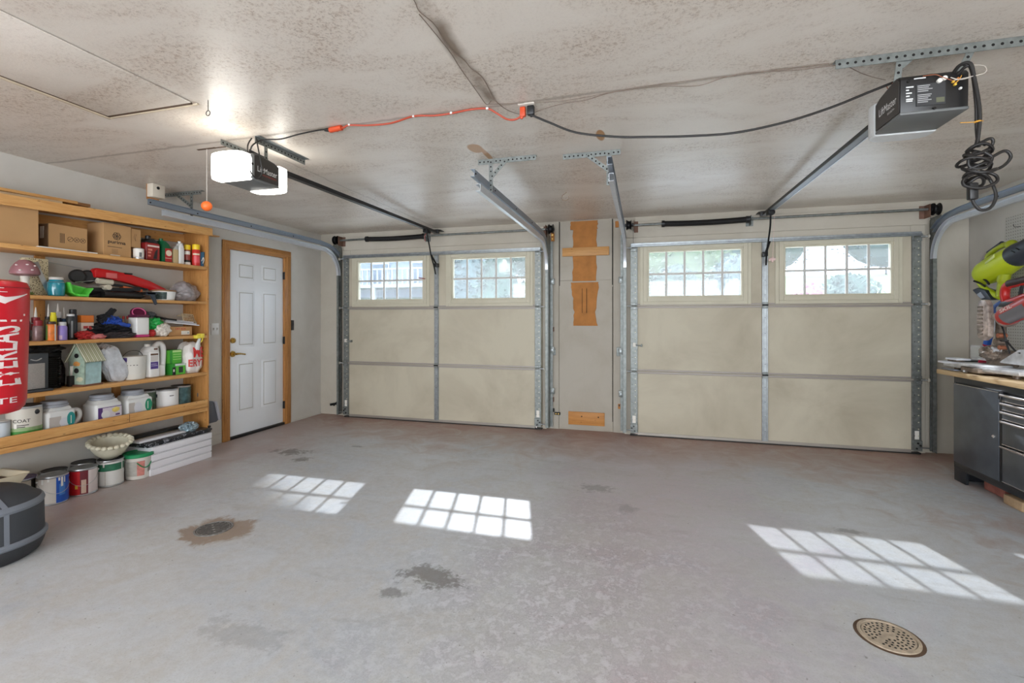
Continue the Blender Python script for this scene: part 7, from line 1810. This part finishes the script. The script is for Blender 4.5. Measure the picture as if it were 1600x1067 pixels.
def tree(x, y, h, r, shape, mat, label, name, seed, n=1500, group=None, trunk=True):
    root = thing(name, label, 'tree' if 'tree' in name else 'shrub', (x, y, gz(y)-0.03), group=group)
    leaf_mesh(shape, h, r, n, seed, mat).xf(None, (x, y, gz(y)-0.03)).build('foliage', root, smooth=False)
    if trunk: MB().cyl((x, y, gz(y)-0.05), (x, y, gz(y)+h*0.5), 0.07, bark, 8, 0.03).build('trunk', root)
    return root
G = 'evergreens behind the driveway'
tree(-5.6, 14.6, 3.2, 1.2, 'cone', leafs[1], 'bushy evergreen seen at the left of the second door window', 'evergreen_tree', 1, group=G)
tree(-3.9, 12.6, 3.4, 1.15, 'cone', leafs[0], 'tall evergreen seen at the right of the second door window', 'evergreen_tree', 2, group=G)
tree(-1.0, 14.0, 3.6, 1.3, 'cone', leafs[1], 'evergreen standing in line with the pier between the doors', 'evergreen_tree', 3, group=G)
tree(0.75, 12.2, 2.15, 0.8, 'round', leafs[0], 'rounded dark shrub at the left of the third door window', 'round_shrub', 4, group='shrubs beyond the driveway')
tree(2.3, 13.0, 2.3, 0.8, 'round', leafs[1], 'rounded blue-green shrub at the right of the third door window', 'round_shrub', 5, group='shrubs beyond the driveway')
tree(3.45, 11.4, 1.75, 0.42, 'round', leafs[3], 'pink flowering shrub low in the fourth door window', 'flowering_shrub', 6, n=900, group='shrubs beyond the driveway')
tree(4.55, 12.4, 1.85, 0.7, 'round', leafs[0], 'dark rounded shrub low in the middle of the fourth door window', 'round_shrub', 7, group='shrubs beyond the driveway')
tree(6.35, 12.9, 1.95, 0.8, 'round', leafs[1], 'rounded shrub low at the right of the fourth door window', 'round_shrub', 8, group='shrubs beyond the driveway')
tree(1.4, 19.0, 3.9, 1.9, 'round', leafs[2], 'yellow-green tree further back over the third door window', 'leafy_tree', 9, group='trees on the slope')
for i, (x, y, h, r, k, lb) in enumerate(((-9, 37, 6, 3, 0, 'far leafy tree behind the pale house'), (-3, 38, 7, 3.4, 1, 'far leafy tree above the evergreens'), (5.2, 37, 6.5, 3.2, 1, 'far leafy tree over the third door window shrubs'),
        (10, 42, 6, 3.2, 0, 'far leafy tree at the top left of the fourth door window'), (17, 40, 7, 3.6, 1, 'far leafy tree at the top of the fourth door window'), (24, 38, 7, 3.6, 0, 'far leafy tree at the top right of the fourth door window'))):
    tree(x, y, h, r, 'round', leafs[k], lb, 'leafy_tree', 20+i, n=900, group='trees on the slope')
# pale house on the left
root = thing('neighbouring_house', 'pale two-storey house with deck seen through the first door window', 'house', (-14, 24, 2.4))
MB().box(-19, -9.2, 24, 31, 2.0, 7.6, M('pale_blue_siding', (108, 116, 128), 0.7, var=0.06, stretch=(0.2, 0.2, 6))).build('wall', root)
MB().prism([(23.4, 7.4), (31.6, 7.4), (27.5, 10.2)], 'yz', -19.6, -8.6, M('grey_shingle', (96, 94, 94), 0.9)).build('roof', root)
for xa in (-17.6, -15.2, -12.6, -10.8):
    f = MB().box(xa, xa+1.2, 23.93, 24.02, 3.2, 4.5, M('white_trim', (150, 152, 156), 0.5)).build('window', root)
    MB().box(xa+0.1, xa+1.1, 23.90, 23.94, 3.3, 4.4, M('dark_pane', (60, 74, 88), 0.1)).build('pane', f)
m = MB().box(-18, -10, 22.3, 24, 2.95, 3.1, M('white_trim', (0, 0, 0)))
for i in range(27): m.box(-18+i*0.3, -17.93+i*0.3, 22.3, 22.37, 3.1, 3.9, M('white_trim', (0, 0, 0)))
m.box(-18, -10, 22.28, 22.4, 3.9, 3.98, M('white_trim', (0, 0, 0)))
for xx in (-17.9, -14, -10.1): m.box(xx-0.08, xx+0.08, 22.3, 22.46, 1.8, 3.0, M('white_trim', (0, 0, 0)))
m.build('deck', root)

# tall tree whose crown shades one corner of the first window
root = thing('tall_tree', 'tall tree beyond the driveway, hidden between the first two door windows', 'tree', (-6.9, 16.5, gz(16.5)))
leaf_mesh('round', 2.5, 1.15, 2600, 77, leafs[0]).xf(None, (-6.90, 16.5, 9.77)).build('foliage', root, smooth=False)
MB().cyl((-6.9, 16.5, gz(16.5)-0.05), (-6.9, 16.5, 10.9), 0.11, bark, 10, 0.06).build('trunk', root)
